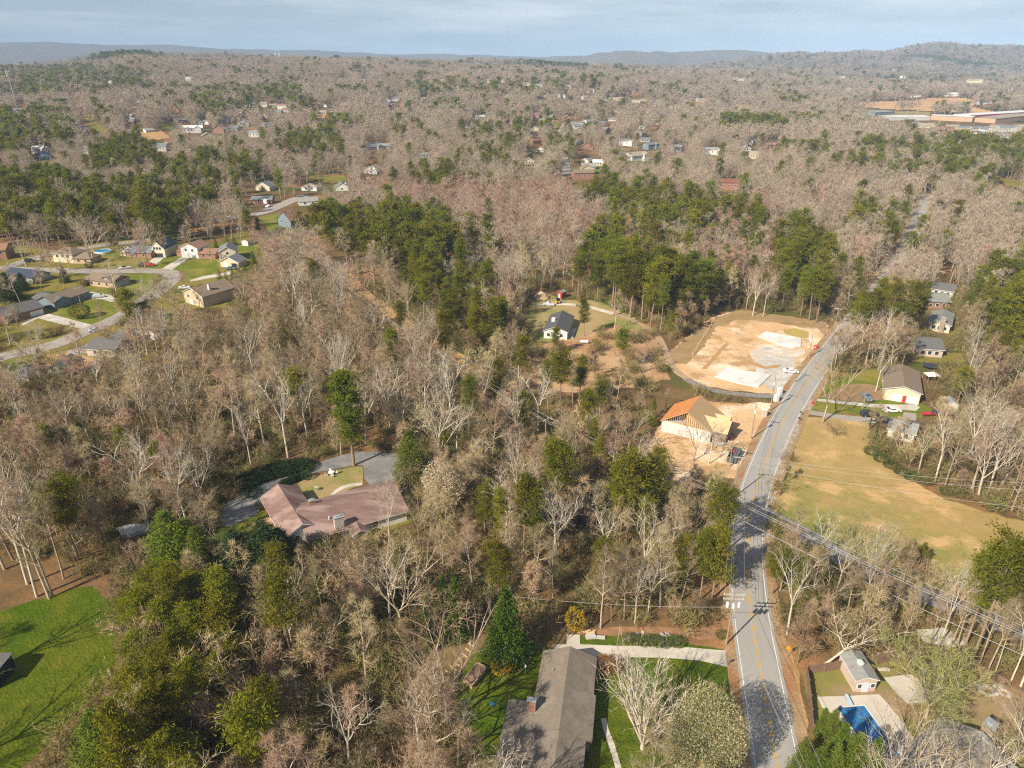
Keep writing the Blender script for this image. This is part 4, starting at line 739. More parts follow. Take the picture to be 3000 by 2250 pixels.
g0, g1 = at(2644, 2214, 3), at(2760, 2107, 3); aG = atan2(g1[1] - g0[1], g1[0] - g0[0])
hG = Block((g1[0], g1[1]), aG + pi, hypot(g1[0] - g0[0], g1[1] - g0[1]) + 6, 9.6, 2.9, pitch=.4, wm='brick', rm='weathered', ov=.5)
t = house('brick house with mossy weathered grey roof beside the covered pool', [hG], win(3, 'f'), 'house')
q = at(2893, 2150, 3.0); chimney(t, q[0], q[1], 0, 5.0, 1.7, 1.5, aG, STONE)
# subdivision on the left
a5 = (0, 560, S1)
SUB = [
 ('tan brick split-level house with brown hip roof and brick steps', [zf((470, 612), (640, 624), *a5, 9, 4.4, hip=True, wm='cream', rm='brown', pitch=.5), zf((640, 625), (790, 630), *a5, 8, 2.7, hip=True, wm='tanbrick', rm='brown', pitch=.5), zf((410, 603), (470, 608), *a5, 8, 2.7, wm='tanbrick', rm='brown', pitch=.35)], win(3, 'f', 0, 3.2) + win(2, 'f', 1)),
 ('brick house with slate-blue roof and cream gable beside the navy-roofed house', [zf((1090, 572), (1310, 582), *a5, 9, 2.7, wm='brick', rm='slate', pitch=.5), zf((1045, 560), (1190, 566), *a5, 9, 2.8, ridge='y', wm='cream', rm='slate', pitch=.5)], win(2, 'f', 0)),
 ('tall cream house with steep navy roof and big gable windows', [zf((1312, 572), (1434, 576), *a5, 12, 4.3, ridge='y', wm='cream', rm='navy', pitch=.95, ov=.3)], [(0, 'window', 'f', .3, 4.6, 1.1, 1.2), (0, 'window', 'f', .5, 4.6, 1.1, 1.2), (0, 'window', 'f', .7, 4.6, 1.1, 1.2), (0, 'dark', 'f', .55, 1.1, 4.2, 2.1)]),
 ('white two-storey house with red-brown roof and tan driveway', [zf((1575, 570), (1718, 582), *a5, 9, 5.0, ridge='y', wm='white', rm='redbrown', pitch=.42), zf((1718, 583), (1862, 588), *a5, 8, 2.6, wm='brick', rm='redbrown', pitch=.42), zf((1530, 562), (1580, 568), *a5, 8, 2.6, wm='brick', rm='redbrown', pitch=.35)], [(0, 'window', 'f', .3, 3.9, 1.2, 1.1), (0, 'window', 'f', .7, 3.9, 1.2, 1.1), (0, 'garage', 'f', .27, 1.1, 2.6, 2.1), (0, 'garage', 'f', .7, 1.1, 2.6, 2.1)] + win(2, 'f', 1)),
 ('cream house with two stepped slate-grey gables and arborvitae in front', [zf((1900, 615), (2048, 605), *a5, 11, 4.9, ridge='y', wm='cream', rm='slate', pitch=.55), zf((1908, 655), (2066, 664), *a5, 7, 2.6, ridge='y', wm='cream', rm='slate', pitch=.5)], [(1, 'garage', 'f', .3, 1.1, 2.4, 2.0), (1, 'dark', 'f', .75, 1.1, 2.6, 2.0), (0, 'window', 'f', .5, 4.2, 1.1, 1.1)]),
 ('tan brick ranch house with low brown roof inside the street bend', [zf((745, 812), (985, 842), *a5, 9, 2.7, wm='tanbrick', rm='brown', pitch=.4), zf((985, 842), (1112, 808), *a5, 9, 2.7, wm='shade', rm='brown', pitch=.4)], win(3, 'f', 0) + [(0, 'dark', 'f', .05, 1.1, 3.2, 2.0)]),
 ('pale blue ranch house with brown roof and white columns along its porch', [zf((480, 1022), (778, 922), *a5, 9, 2.8, wm='blue', rm='brown', pitch=.42), zf((300, 975), (480, 1022), *a5, 7, 2.7, ridge='x', wm='blue', rm='charcoal', pitch=.4)], win(5, 'f', 0)),
 ('brick house with charcoal roof and two white garage doors by the grey driveway', [zf((60, 1150), (385, 1062), *a5, 10, 2.9, wm='brick', rm='charcoal', pitch=.42)], [(0, 'garage', 'f', .9, 1.1, 2.5, 2.1), (0, 'garage', 'f', .73, 1.1, 2.5, 2.1), (0, 'window', 'f', .35, 1.5, 1.6, 1.3)]),
 ('tan raised house with long brown roof and white chimney at the wood edge', [zf((1600, 962), (1765, 1008), *a5, 15, 4.6, ridge='y', wm='tan', rm='brown', pitch=.4), ], [(0, 'window', 'f', .25, 3.4, 1.1, 1.1), (0, 'window', 'f', .72, 3.4, 1.1, 1.1), (0, 'garage', 'f', .4, 1.1, 2.4, 2.0)]),
 ('small white house with open gable glimpsed through bare trees', [zf((1200, 1285), (1385, 1287), *a5, 7, 2.6, ridge='y', wm='white', rm='tan', pitch=.4)], [(0, 'dark', 'f', .4, 1.0, 2.2, 1.8)]),
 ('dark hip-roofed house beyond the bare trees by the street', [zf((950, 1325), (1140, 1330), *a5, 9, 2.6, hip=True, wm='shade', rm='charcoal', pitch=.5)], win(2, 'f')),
 ('dark grey-roofed house with pale gable deep in the bare trees', [zf((760, 1425), (1000, 1440), *a5, 10, 2.6, wm='pink', rm='charcoal', pitch=.4)], win(2, 'f')),
 ('two-storey brick house with orange-red roof cut by the photo edge', [zf((-70, 598), (66, 592), *a5, 9, 4.8, wm='brick', rm='redbrown', pitch=.5)], win(2, 'f', 0, 3.6)),
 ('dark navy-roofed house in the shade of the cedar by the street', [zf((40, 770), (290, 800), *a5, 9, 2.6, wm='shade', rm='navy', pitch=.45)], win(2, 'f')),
 ('dark charcoal roof of a long house below the straw bank', [zf((50, 185), (250, 200), 0, 1060, S2, 9, 2.8, hip=True, wm='pink', rm='charcoal', pitch=.5)], win(2, 'f')),
 ('dark gabled house roof beside the orange-roofed one', [zf((370, 140), (560, 140), 0, 1060, S2, 9, 2.8, ridge='y', wm='shade', rm='charcoal', pitch=.5)], win(1, 'f')),
 ('low house with bright orange roof and white end wall', [zf((620, 118), (800, 112), 0, 1060, S2, 6, 2.2, wm='white', rm='redbrown', pitch=.3)], []),
 ('slate-blue house with rusty red roof at the end of the street', [zf((196, 300), (305, 325), 750, 560, S1, 10, 4.4, ridge='y', wm='blue', rm='red', pitch=.75, ov=.3)], win(2, 'f', 0, 3.2)),
 ('house with dark slate roof and open carport by the camper', [zf((-40, 115), (140, 112), 750, 560, S1, 9, 2.8, wm='brick', rm='slate', pitch=.4)], [(0, 'dark', 'f', .8, 1.1, 3, 2)]),
 ('white house with grey roof on the turning circle', [zf((375, 128), (540, 118), 750, 560, S1, 9, 2.8, wm='white', rm='grey', pitch=.4)], win(2, 'f')),
 ('low white house with pale hip roof above the turning circle', [zf((395, 1412), (525, 1416), 750, 80, S1, 9, 2.8, wm='white', rm='tan', hip=True, pitch=.4)], win(2, 'f')),
 ('white gabled house with grey roof and tall white chimney', [zf((690, 1416), (800, 1412), 750, 80, S1, 9, 3, ridge='y', wm='white', rm='slate', pitch=.55)], win(1, 'f')),
 ('house with cream gable and slate roof beneath a bare tree', [zf((0, 1410), (120, 1416), 750, 80, S1, 9, 3, ridge='y', wm='cream', rm='slate', pitch=.55)], win(1, 'f')),
]
for lb, bl, ops in SUB:
    t = house(lb, bl, ops); cx = [proj(*B.w(x, y, z)) for B in bl for x in (0, B.L) for y in (0, B.D) for z in (0, B.he)]; us = [float(c[0]) for c in cx]; vs = [float(c[1]) for c in cx]
    if any(q_ in lb for q_ in ('glimpsed', 'deep in', 'beyond the bare', 'dark charcoal', 'dark gabled', 'bright orange', 'shade of', 'rusty red')): VISIBLE.append([(min(us) + 14, min(vs) + 4), (max(us) - 14, min(vs) + 4), (max(us) - 14, min(vs) + 14), (min(us) + 14, min(vs) + 14)])
    elif 'trees' not in lb: VISIBLE.append([(min(us), min(vs) - 6), (max(us), min(vs) - 6), (max(us), max(vs)), (min(us), max(vs))])
    else: VISIBLE.append([(min(us) + 10, min(vs)), (max(us) - 10, min(vs)), (max(us) - 10, max(vs) - 8), (min(us) + 10, max(vs) - 8)])
    if 'white chimney' in lb: B = bl[0]; p = B.w(B.L * .8, B.D * .35); chimney(t, p[0], p[1], 2, B.he + 3.2, 1.0, .8, B.ang, WALL['white'])
t = house('small white shed with red roof standing on the green back garden', [zf((2092, 470), (2145, 474), *a5, 6, 2.3, ridge='y', wm='white', rm='redbrown', pitch=.4, ov=.2)], [], 'garden_shed', 'shed'); VISIBLE.append([(705, 695), (745, 695), (745, 722), (705, 722)])
t = house('small red barn shed with grey roof and white-framed door behind the pickup', [front((1632, 873), (1645, 876), 3.2, 2.4, ridge='y', pitch=.6, wm='redbarn', rm='grey', ov=.1)], [(0, 'door', 'f', .5, 1.0, .8, 1.9, GDOOR)], 'garden_shed', 'shed')
VISIBLE.append([(1560, 850), (1655, 850), (1655, 896), (1560, 896)])

# houses far off in the woods: x, y in a 750-wide crop, wall, roof, size
FARH = {0: "1300,912,white,grey,10;1660,912,white,white,26;1800,962,tan,tan,14;1890,920,brick,tan,14;2015,890,blue,slate,14;2110,856,grey,slate,16;1935,830,white,slate,16;1765,840,white,slate,18;1580,820,grey,slate,14;1510,725,orange,redbrown,16;1180,826,grey,grey,12;1100,806,white,grey,12;1110,856,brick,brown,14;1040,650,white,white,12;1200,650,white,white,12;1150,720,brick,brown,12;990,290,white,tan,24;890,312,white,tan,16;1070,275,tan,tan,20;1180,275,white,tan,16;955,494,white,grey,14;1630,466,white,white,26;2000,360,brick,tan,16;1910,272,white,tan,20;605,378,blue,grey,14;500,364,white,tan,12;215,712,brick,red,18;130,746,white,grey,20;250,862,brick,redbrown,12;385,862,white,grey,9;715,905,blue,slate,14;350,1145,blue,blue,15;325,1095,white,white,12;425,1088,white,grey,14;740,1100,white,grey,8;1470,1062,yellow,tan,9;1390,1072,grey,slate,12;2195,950,white,grey,14;2110,706,brick,brown,14;2060,738,white,grey,12;2190,688,white,redbrown,12",
 750: "70,690,white,tan,12;150,692,white,tan,12;225,708,white,redbrown,14;262,728,white,redbrown,12;180,748,grey,slate,13;490,696,brick,brown,24;655,690,white,brown,22;765,676,white,grey,9;575,752,tan,tan,12;1140,650,grey,slate,16;1205,640,grey,slate,14;1165,700,brick,slate,20;1265,694,orange,tan,10;1430,680,grey,slate,14;1470,644,tan,tan,18;930,476,white,grey,22;1960,482,yellow,tan,16;2012,480,yellow,tan,10;2130,484,white,grey,16;1610,480,tan,tan,12;1720,545,tan,tan,14;2100,612,brick,tan,12;2170,606,white,grey,12;260,455,grey,slate,16;210,420,brick,redbrown,14;390,444,tan,tan,16;95,415,grey,slate,14;1570,390,grey,slate,20;745,446,tan,tan,16;1030,1055,grey,slate,22;1125,1048,white,grey,8;1895,820,brick,brown,18;1950,790,white,white,14;2175,830,brick,brown,16;1825,888,grey,slate,10;1460,1130,grey,grey,10;265,1105,red,red,7;75,858,grey,slate,12;75,798,pink,tan,11;1520,300,white,tan,30;1100,318,white,tan,24;930,316,white,grey,24;1290,304,white,white,30;1000,1265,white,tan,16",
 1500: "130,510,cream,tan,24;215,520,white,white,10;258,518,white,slate,16;485,532,white,grey,14;455,594,brick,redbrown,14;250,615,brick,tan,20;400,612,white,grey,8;440,612,white,grey,10;695,566,white,grey,20;585,545,brick,tan,14;640,630,pink,tan,14;815,634,white,slate,24;915,634,tan,tan,26;980,604,brick,brown,26;1070,590,brick,tan,14;1075,652,tan,tan,20;1240,660,grey,slate,20;1140,640,tan,brown,14;1390,704,cream,tan,34;1590,630,grey,slate,18;1640,652,tan,tan,20;1770,642,white,grey,16;1872,632,tan,tan,12;1965,634,white,tan,12;1890,676,blue,slate,14;200,790,brick,tan,16;265,822,grey,slate,14;355,792,brick,grey,10;485,800,brick,tan,14;562,850,grey,slate,20;570,872,grey,slate,12;572,912,tan,tan,12;768,845,brick,blue,11;865,812,white,grey,12;862,856,brick,redbrown,14;665,832,white,grey,9;830,922,brick,slate,12;1110,880,white,brown,10;1240,880,brick,tan,11;1140,950,pink,brown,12;1150,992,grey,slate,12;985,1025,white,slate,18;1222,1056,blue,slate,16;1110,1155,white,tan,24;1470,1070,white,grey,13;1425,1082,white,grey,11;1730,1104,white,grey,20;2030,1070,white,white,9;2092,1018,white,slate,9;2085,1140,tan,tan,10;688,1180,cream,slate,9;742,1196,cream,white,10;662,1232,blue,grey,13;655,1276,tan,brown,11;150,1184,cream,brown,10;245,1080,cream,tan,9;212,1024,red,red,13;575,1012,shade,slate,9;645,1058,brick,redbrown,16;195,900,tan,grey,14;548,1296,cream,redbrown,8;622,1316,brick,brown,18;1870,1402,brick,red,18;1905,460,white,white,40;1990,465,white,tan,30;1345,414,white,tan,40;900,350,white,tan,40;1790,328,white,tan,40;1250,328,white,tan,50",
 2250: "1370,870,cream,tan,22;1495,905,brick,redbrown,24;1595,895,brick,tan,18;1700,905,pink,slate,18;1808,892,white,slate,18;1840,936,white,slate,20;1912,904,white,slate,14;1990,896,tan,tan,18;2080,905,grey,slate,24;2045,962,grey,slate,22;2185,895,tan,tan,16;1285,850,grey,slate,16;35,1040,brick,redbrown,16;1105,382,white,tan,28;1190,372,white,tan,22;1295,398,white,tan,26;1475,408,white,tan,36;1592,422,white,tan,22;1735,410,white,tan,32;1820,378,cream,tan,40;1850,402,cream,tan,30;910,410,white,grey,16;460,504,white,grey,20;1085,574,cream,tan,16;802,546,white,grey,16;1020,452,white,tan,24;888,464,cream,tan,24;1545,516,cream,tan,34;1250,160,white,tan,30;1385,160,white,tan,36;880,204,cream,tan,36;1440,172,brick,redbrown,24;825,488,orange,redbrown,20;492,566,white,grey,20;705,554,white,white,50;1600,598,white,white,36;2100,546,white,grey,24;1915,662,white,grey,18;1850,668,white,white,14;1255,606,white,grey,18;1305,604,white,grey,14;180,446,white,tan,26;640,440,white,grey,24"}
WALL['red'] = WALL['orange']; ROOF['blue'] = roofm('blue_roof', (.15, .22, .31)); rgH = random.Random(5)
WN = dict(white='white', cream='cream', tan='tan', brick='brick', grey='grey', blue='blue', yellow='yellow', orange='orange', pink='pinkish', shade='green-grey', red='red')
RN = dict(grey='grey', white='white', tan='tan', slate='slate', brown='brown', redbrown='red-brown', red='red', blue='blue', greengrey='green-grey')
for ox, tb in FARH.items():
    for ln in tb.split(';'):
        x, y, wc, rc, sz = ln.split(','); x, y, sz = float(x), float(y), float(sz); u, v = ox + x / S1, 80 + y / S1; p = at(u, v); dist = hypot(p[0], p[1])
        sz = min(sz, 36) * (.82 if y < 700 else .92); a = rgH.choice((rgH.uniform(-.5, .5), rgH.uniform(-.2, .2), rgH.uniform(.3, .9))); gable = sz < 15 and rgH.random() < .45; D = 9 if sz < 20 else 12; he = 2.9 if y > 600 and rgH.random() < .6 else 5.2
        B = Block((p[0] - sz / 2 * cos(a), p[1] - sz / 2 * sin(a)), a, sz, D, he, ridge='y' if gable else 'x', pitch=.5 if gable else .42, wm=wc, rm=rc, z=p[2], ov=.5)
        bl = [B]
        if sz >= 14 and sz < 35 and y < 1300: q = B.w(sz * .62, -2.2); bl.append(Block((q[0], q[1]), a, sz * .3, D * .6, he, ridge='y', pitch=.6, wm=wc, rm=rc, z=p[2], ov=.4))
        ops = win(3 if sz < 20 else 5, 'f', 0, he * .6) if dist < 1200 else []
        d = 'far' if dist > 800 else 'distant'
        if wc == rc == 'red': wc = 'orange'
        lb = '%s %s-walled house with %s roof %s' % ('wide' if sz >= 20 else 'small' if sz < 12 else 'plain', WN[wc], RN[rc], 'near the horizon, beyond the last wooded rise' if dist > 1900 else 'among the far bare woods' if dist > 800 else 'in the woods past the pines')
        house(lb, bl, ops, group=lb)
        du = sz * .42 * F / max(dist, 1) + 1; see_rect(u, v - 2, du, 6 * F / dist + 1, 0 if dist > 700 else 2)
# long buildings and towers in the distance
def long_hall(label, A, B, D, he, wm, rm, stripe=None, name='warehouse'):
    b = zf(A, B, 2250, 80, S1, D, he, wm=wm, rm=rm, pitch=.06, ov=.3); t = house(label, [b], [], name, 'building')
    if stripe: m = MB(); p, a = b.side('f', .5); m.box((p[0], p[1], b.z + he * .75), (b.L, .5, he * .4), a); m.build('red_band', mat('crimson_cladding', (.40, .03, .07)), t)
    u, v = Z5([A, B], 2250, 80, S1); VISIBLE.append([(u[0], u[1] - 22), (v[0], v[1] - 22), (v[0], v[1] + 1), (u[0], u[1] + 1)])
long_hall('long brick hall with flat white roof beside the orange earthworks', (1400, 800), (1760, 822), 25, 6, 'tanbrick', 'white')
long_hall('long hall with crimson wall band and white roof at the photo edge', (1740, 800), (2300, 806), 25, 6, 'white', 'white', True)
long_hall('low shed with pale grey roof on the tan field', (920, 768), (1090, 756), 30, 5, 'blue', 'grey')
long_hall('long low building with pale roof beside the field', (1050, 808), (1250, 800), 30, 5, 'grey', 'white')
long_hall('long low white-roofed building left of the brick hall', (1255, 806), (1395, 804), 30, 5, 'grey', 'white')
long_hall('wide brick hall with cream roof in front of the crimson-banded one', (1960, 832), (2300, 822), 30, 6, 'tanbrick', 'tan')
for u, v, w_, lb in ((46, 177, 90, 'white factory hall on the far plain, stacked roofs'), (66, 174, 60, 'tall white factory block on the far plain'), (100, 176, 90, 'long white factory shed on the far plain'), (48, 186, 60, 'cream warehouse on the far plain below the white factory')):
    q = at(u, v); b = Block((q[0] - w_ / 2, q[1]), 0, w_, 30, 14 if 'tall' in lb else 8, wm='cream' if 'cream' in lb else 'white', rm='white', z=q[2], pitch=.05); house(lb, [b], [], 'factory', 'building')
for u in (929.5, 938.5):
    x, y = (u - 1500) / F * 6000, 5450.; z = float(terr(x, y)); H_ = 112 - z; b = MB(); b.lathe((x, y, z), [(13, -2), (11.5, H_ * .4), (9.5, H_ * .72), (8.3, H_ * .86), (9.2, H_)], 20)
    tag(b.build('cooling_tower', WALL['white']), 'pale cooling tower on the horizon, one of a pair', 'cooling tower', 'pair of cooling towers')
# ---------------------------------------------------------------- poles, wires, vehicles, garden things
POLEW = mat('pole_wood', (.36, .30, .235), (.27, .22, .17), 1.2); CABLE = mat('cable', (.42, .41, .40), rough=.6); XARM = mat('crossarm_wood', (.50, .45, .38)); PORC = mat('insulator', (.66, .66, .68), rough=.4)
def height_to(p, v):
    lo, hi = 0, 60
    for _ in range(30):
        m = (lo + hi) / 2
        if proj(p[0], p[1], p[2] + m)[1] > v: lo = m
        else: hi = m
    return lo
def pole(u, v, vt=None, h=None, arm=0.0, label='', trans=0, arms=1, w_=2.4, group=None):
    p = at(u, v) if not isinstance(u, tuple) else u; h = h or height_to(p, vt); t = thing('utility_pole', p, label, 'utility pole', group)
    b = MB(); b.tube([(p[0], p[1], p[2] - .2), (p[0], p[1], p[2] + h)], [.17, .11], 8); b.build('pole', POLEW, t)
    tips = []
    for k in range(arms):
        z = p[2] + h - .3 - k * .9; b = MB(); b.box((p[0], p[1], z), (w_, .14, .16), arm); o = b.build('crossarm', XARM, t); q = MB()
        for s_ in (-.46, -.2, .46): x, y = p[0] + s_ * w_ * cos(arm), p[1] + s_ * w_ * sin(arm); q.lathe((x, y, z + .08), [(.05, 0), (.08, .1), (.05, .22)], 6); tips.append((x, y, z + .3)) if k == 0 else 0
        q.build('insulator', PORC, o)
    for k in range(trans):
        a = arm + (k - (trans - 1) / 2) * .9 - pi / 2; x, y = p[0] + .55 * cos(a) + (k - (trans - 1) / 2) * .5 * cos(arm), p[1] + .55 * sin(a) + (k - (trans - 1) / 2) * .5 * sin(arm); b = MB(); b.lathe((x, y, p[2] + h - 2.6), [(.2, 0), (.27, .05), (.27, .85), (.2, .95), (.06, .97), (.06, 1.15)], 10); b.build('transformer', PORC, t)
    if not tips: tips = [(p[0], p[1], p[2] + h)]
    return t, p, h, tips
def wire(a, b, sag, label, group, r=.028):
    m = MB(); n = 14; m.tube([(a[0] + (b[0] - a[0]) * i / n, a[1] + (b[1] - a[1]) * i / n, a[2] + (b[2] - a[2]) * i / n - sag * 4 * (i / n) * (1 - i / n)) for i in range(n + 1)], r, 3); tag(m.build('power_cable', CABLE), label, 'cable', group)
def span(A, B, sag, label, group, r=.028):
    for a, b in zip(A, B): wire(a, b, sag, label, group, r)
rp = []
rp.append(pole((37.5, 38.0, 0), 0, h=11, arm=.05, label='utility pole below the photo edge carrying the roadside wires'))
rp.append(pole(2127, 1889, 1738, arm=-.06, label='utility pole with wide crossarm and grey transformers beside the concrete driveway', trans=3, arms=2, w_=3.4))
rp.append(pole(2148, 1460, 1337, arm=-.15, label='grey utility pole at the road edge below the lumber stacks'))
rp.append(pole(2200, 1286, 1182, arm=-.35, label='utility pole with white transformer beside the unfinished house', trans=1))
rp.append(pole(2255, 1205, 1101, arm=-.4, label='utility pole at the mouth of the grey gravel drive', trans=1))
rp.append(pole(2328, 1121, 1066, arm=-.45, label='short dark pole beside the parked white car'))
rp.append(pole(2369, 1048, 979, arm=-.5, label='utility pole with transformer at the upper concrete slab', trans=1))
for u, v, vt in ((2441, 985, 902), (2530, 880, 811), (2586, 782, 743), (2640, 712, 670), (2721, 611, 574)):
    rp.append(pole(u, v, vt, arm=-.5, label='wooden crossarm pole standing among trees along the upper road', group='poles along the upper road'))
for i, (A, B) in enumerate(zip(rp[:-1], rp[1:])):
    lb = 'thin power cable strung along the main road' if i > 1 else 'pale power cable running beside the near stretch of road'
    span(A[3], B[3], .6, lb, lb)
    if i < 2: wire((A[1][0], A[1][1], A[2] - 3), (B[1][0], B[1][1], B[2] - 3), .8, lb, lb)
pole(2137, 1367, 1291, arm=-.3, label='dark bare pole behind the grey roadside pole')
pl = []
for u, v, vt, lb in ((826, 716, 660, 'power line pole by the red-roofed blue house'), (967, 868, 778, 'power line pole halfway down the orange grass clearing'), (1171, 1024, 948, 'power line pole at the lower end of the orange grass clearing')):
    pl.append(pole(u, v, vt, arm=.9, label=lb))
pl.append(pole(1597, 1335, 1227, arm=.9, label='power line pole with pale insulators among bare trees and a leaning trunk')); q = at(2105, 1600); pl.append(pole(2105, 1600, h=12.5, arm=.9, label='power line pole hidden by the roadside pine'))
pl.append(pole((93, 66, 0), 0, h=12, arm=.9, label='power line pole beyond the fenced yard'))
for A, B in zip(pl[:-1], pl[1:]): span(A[3], B[3], .9, 'long power cable crossing the woods and the fenced yard', 'power line through the woods')
wire((pl[-2][1][0], pl[-2][1][1], 8.6), (93, 66, 8), 1.2, 'thick lower cable sagging over the fenced yard', None, .045)
q1 = at(2127, 1889); q2 = at(1500, 1815); wire((q1[0], q1[1], 8.2), (q2[0], q2[1], 5.2), .7, 'white service wire from the transformer pole into the dark trees', None, .035)
q1 = rp[2]
for k, (zz, vv) in enumerate(((1, 1420), (0, 1442), (-1.6, 1500))):
    q2 = at(3120, vv, 7.5); wire((q1[1][0], q1[1][1], q1[2] - .3 + zz * .6), q2, 1.2, 'thin wire spanning the tan field', 'wires across the tan field', .03)
q = pole(237, 892, 842, arm=.4, label='wooden pole in front of the pale blue ranch house'); q = pole(2527, 1199, 1154, arms=0, label='pale lamp pole in the yard beside the grey pickup')
for u, v, vt, lb in ((1771, 380, 345, 'tall bare pole among far houses'), (1679, 460, 433, 'pole beside the far bending street'), (1668, 513, 485, 'pole on the olive lawn by the far street')): pole(u, v, vt, label=lb)
VISIBLE.append([(2120, 1740), (2160, 1735), (2170, 1775), (2140, 1885), (2120, 1890)])
# masts on the left
def mast(u, v, vt, r, label, dishes=0, cat='mast'):
    p = at(u, v); h = height_to(p, vt); t = thing('lattice_tower' if dishes else 'steel_mast', p, label, cat); b = MB(); b.tube([p, (p[0], p[1], p[2] + h)], [r, r * .6], 8); b.build('mast', STEEL, t)
    for k in range(dishes):
        m = MB(); z = p[2] + h * (1 - .05 * k)
        for j in range(6): a = j * pi / 3; m.box((p[0] + 2.2 * cos(a), p[1] + 2.2 * sin(a), z), (.5, .7, 2.6), a)
        m.lathe((p[0], p[1], z - .2), [(2.2, 0), (2.2, .25)], 10); m.build('antenna_ring', PORC, t)
    VISIBLE.append([(u - 8, vt - 2), (u + 4, vt - 2), (u + 4, v), (u - 6, v)])
mast(50, 317, 210, .8, 'tall pale mobile phone mast with antenna rings above the woods', 3); mast(208, 318, 275, .45, 'thin steel power mast on the olive slope, taller of two'); mast(238, 352, 315, .4, 'thin steel power mast on the olive slope, shorter of two')
p = at(2818, 138); mast(2818, 136, 110, .9, 'thin radio mast on the crest of the wooded ridge')
# vehicles
PAINT = {n: mat(n + '_car_paint', c, rough=.3, spec=.5) for n, c in dict(white=(.78, .78, .78), silver=(.52, .54, .56), black=(.03, .032, .036), red=(.45, .03, .04), grey=(.20, .23, .26), blue=(.10, .16, .25)).items()}
TYRE = mat('tyre_rubber', (.03, .03, .03)); HUB = mat('wheel_hub', (.45, .45, .46), rough=.4, metal=.5)
def car(name, kind, paint, label, L=4.6, W=1.8):
    prof = {'sedan': [(0, .45), (.02, .75), (.28, .92), (.40, 1.38), (.66, 1.40), (.84, .98), (.98, .90), (1, .5)], 'suv': [(0, .5), (.02, .95), (.24, 1.05), (.36, 1.62), (.88, 1.66), (.97, 1.1), (1, .55)], 'pickup': [(0, .55), (.02, 1.0), (.24, 1.08), (.34, 1.72), (.56, 1.74), (.62, 1.12), (.99, 1.1), (1, .6)]}[kind]
    t = thing(name, (0, 0, 0), label, 'car' if kind != 'pickup' else 'pickup truck'); b = MB(); n = len(prof); vs = []
    for sg in (-1, 1):
        for x, z in prof: ins = .16 if z > 1.2 else 0; vs.append((L * (.5 - x), sg * (W / 2 - ins), z))
        for x in (1, 0): vs.append((L * (.5 - x), sg * W / 2, .32))
    k = n + 2; b.add(vs, [tuple(range(k))[::-1], tuple(range(k, 2 * k))] + [(i, (i + 1) % k, k + (i + 1) % k, k + i) for i in range(k)]); b.build('body', PAINT[paint], t)
    g_ = MB(); hi = [p for p in prof if p[1] > 1.2]; i0 = prof.index(hi[0]); a0, a1 = prof[i0 - 1], prof[prof.index(hi[-1]) + 1]
    def onl(p, q, f): return (p[0] + (q[0] - p[0]) * f, p[1] + (q[1] - p[1]) * f)
    for p, q in ((a0, hi[0]), (a1, hi[-1])):
        c, d = onl(p, q, .18), onl(p, q, .9); off = .02 if p is a0 else -.02
        g_.add([(L * (.5 - c[0]) + off, -W / 2 + .16, c[1] + .015), (L * (.5 - c[0]) + off, W / 2 - .16, c[1] + .015), (L * (.5 - d[0]) + off, W / 2 - .22, d[1] + .015), (L * (.5 - d[0]) + off, -W / 2 + .22, d[1] + .015)], [(0, 1, 2, 3)])
    for sg in (-1, 1):
        y = lambda z: sg * (W / 2 - .16 * max(0, min(1, (z - 1) / .35)) + .02); zb, zt = max(1.02, min(a0[1], a1[1]) + .06), hi[0][1] - .1
        g_.add([(L * (.5 - onl(a0, hi[0], .4)[0]), y(zb), zb), (L * (.5 - onl(a1, hi[-1], .4)[0]), y(zb), zb), (L * (.5 - hi[-1][0]) + .1, y(zt), zt), (L * (.5 - hi[0][0]) - .1, y(zt), zt)], [(0, 1, 2, 3)])
    g_.build('window', GLASS, t)
    for sx in (.31, -.31):
        for sg in (-1, 1):
            wb_ = MB(); y0 = sg * (W / 2 - .1); wb_.tube([(L * sx, y0 - .11, .33), (L * sx, y0 + .11, .33)], .34, 10); o = wb_.build('wheel', TYRE, t); hb = MB(); hb.tube([(L * sx, y0 - .115, .33), (L * sx, y0 + .115, .33)], .19, 8); hb.build('rim', HUB, o)
    for sg in (-1, 1):
        h_ = MB(); h_.box((L * .5 - .04, sg * (W / 2 - .25), .68), (.06, .34, .14)); h_.build('headlight', PORC, t)
    kids(t); return t
CARS = {}
def put_car(name, kind, paint, u, v, ang, label, sc=1.0):
    key = (name, kind, paint); p = at(u, v)
    if key not in CARS: CARS[key] = car(name, kind, paint, label); r = CARS[key]; r.location = (p[0], p[1], p[2] + .1); r.rotation_euler = (0, 0, ang)
    else: r = dup(CARS[key], (p[0], p[1], p[2] + .1), ang, label)
    see_rect(u, v, 14 * 250 / max(hypot(p[0], p[1]), 100), 12 * 250 / max(hypot(p[0], p[1]), 100)); return r
put_car('parked_car', 'sedan', 'white', 2316, 1092, -.15, 'white car parked on the gravel beside the dirt plot')
put_car('pickup_truck', 'pickup', 'silver', 1607, 896, 2.95, 'silver pickup parked behind the black-roofed white house')
put_car('pickup_truck', 'pickup', 'grey', 2539, 1170, 1.5, 'grey pickup on the brown leaf patch left of the cream house')
put_car('parked_car', 'suv', 'black', 2545, 1219, .05, 'black car parked on the drive below the green strip of lawn')
put_car('parked_car', 'sedan', 'black', 2592, 1238, -.1, 'black car with white glints beside the vine-covered trees')
put_car('parked_car', 'sedan', 'white', 2612, 1207, .05, 'white car parked below the white garage doors')
put_car('parked_car', 'suv', 'silver', 290, 872, .35, 'silver car with sun glint beside the pale blue ranch house')
put_car('parked_car', 'sedan', 'silver', 280, 972, .5, 'silver car driving on the pale street')
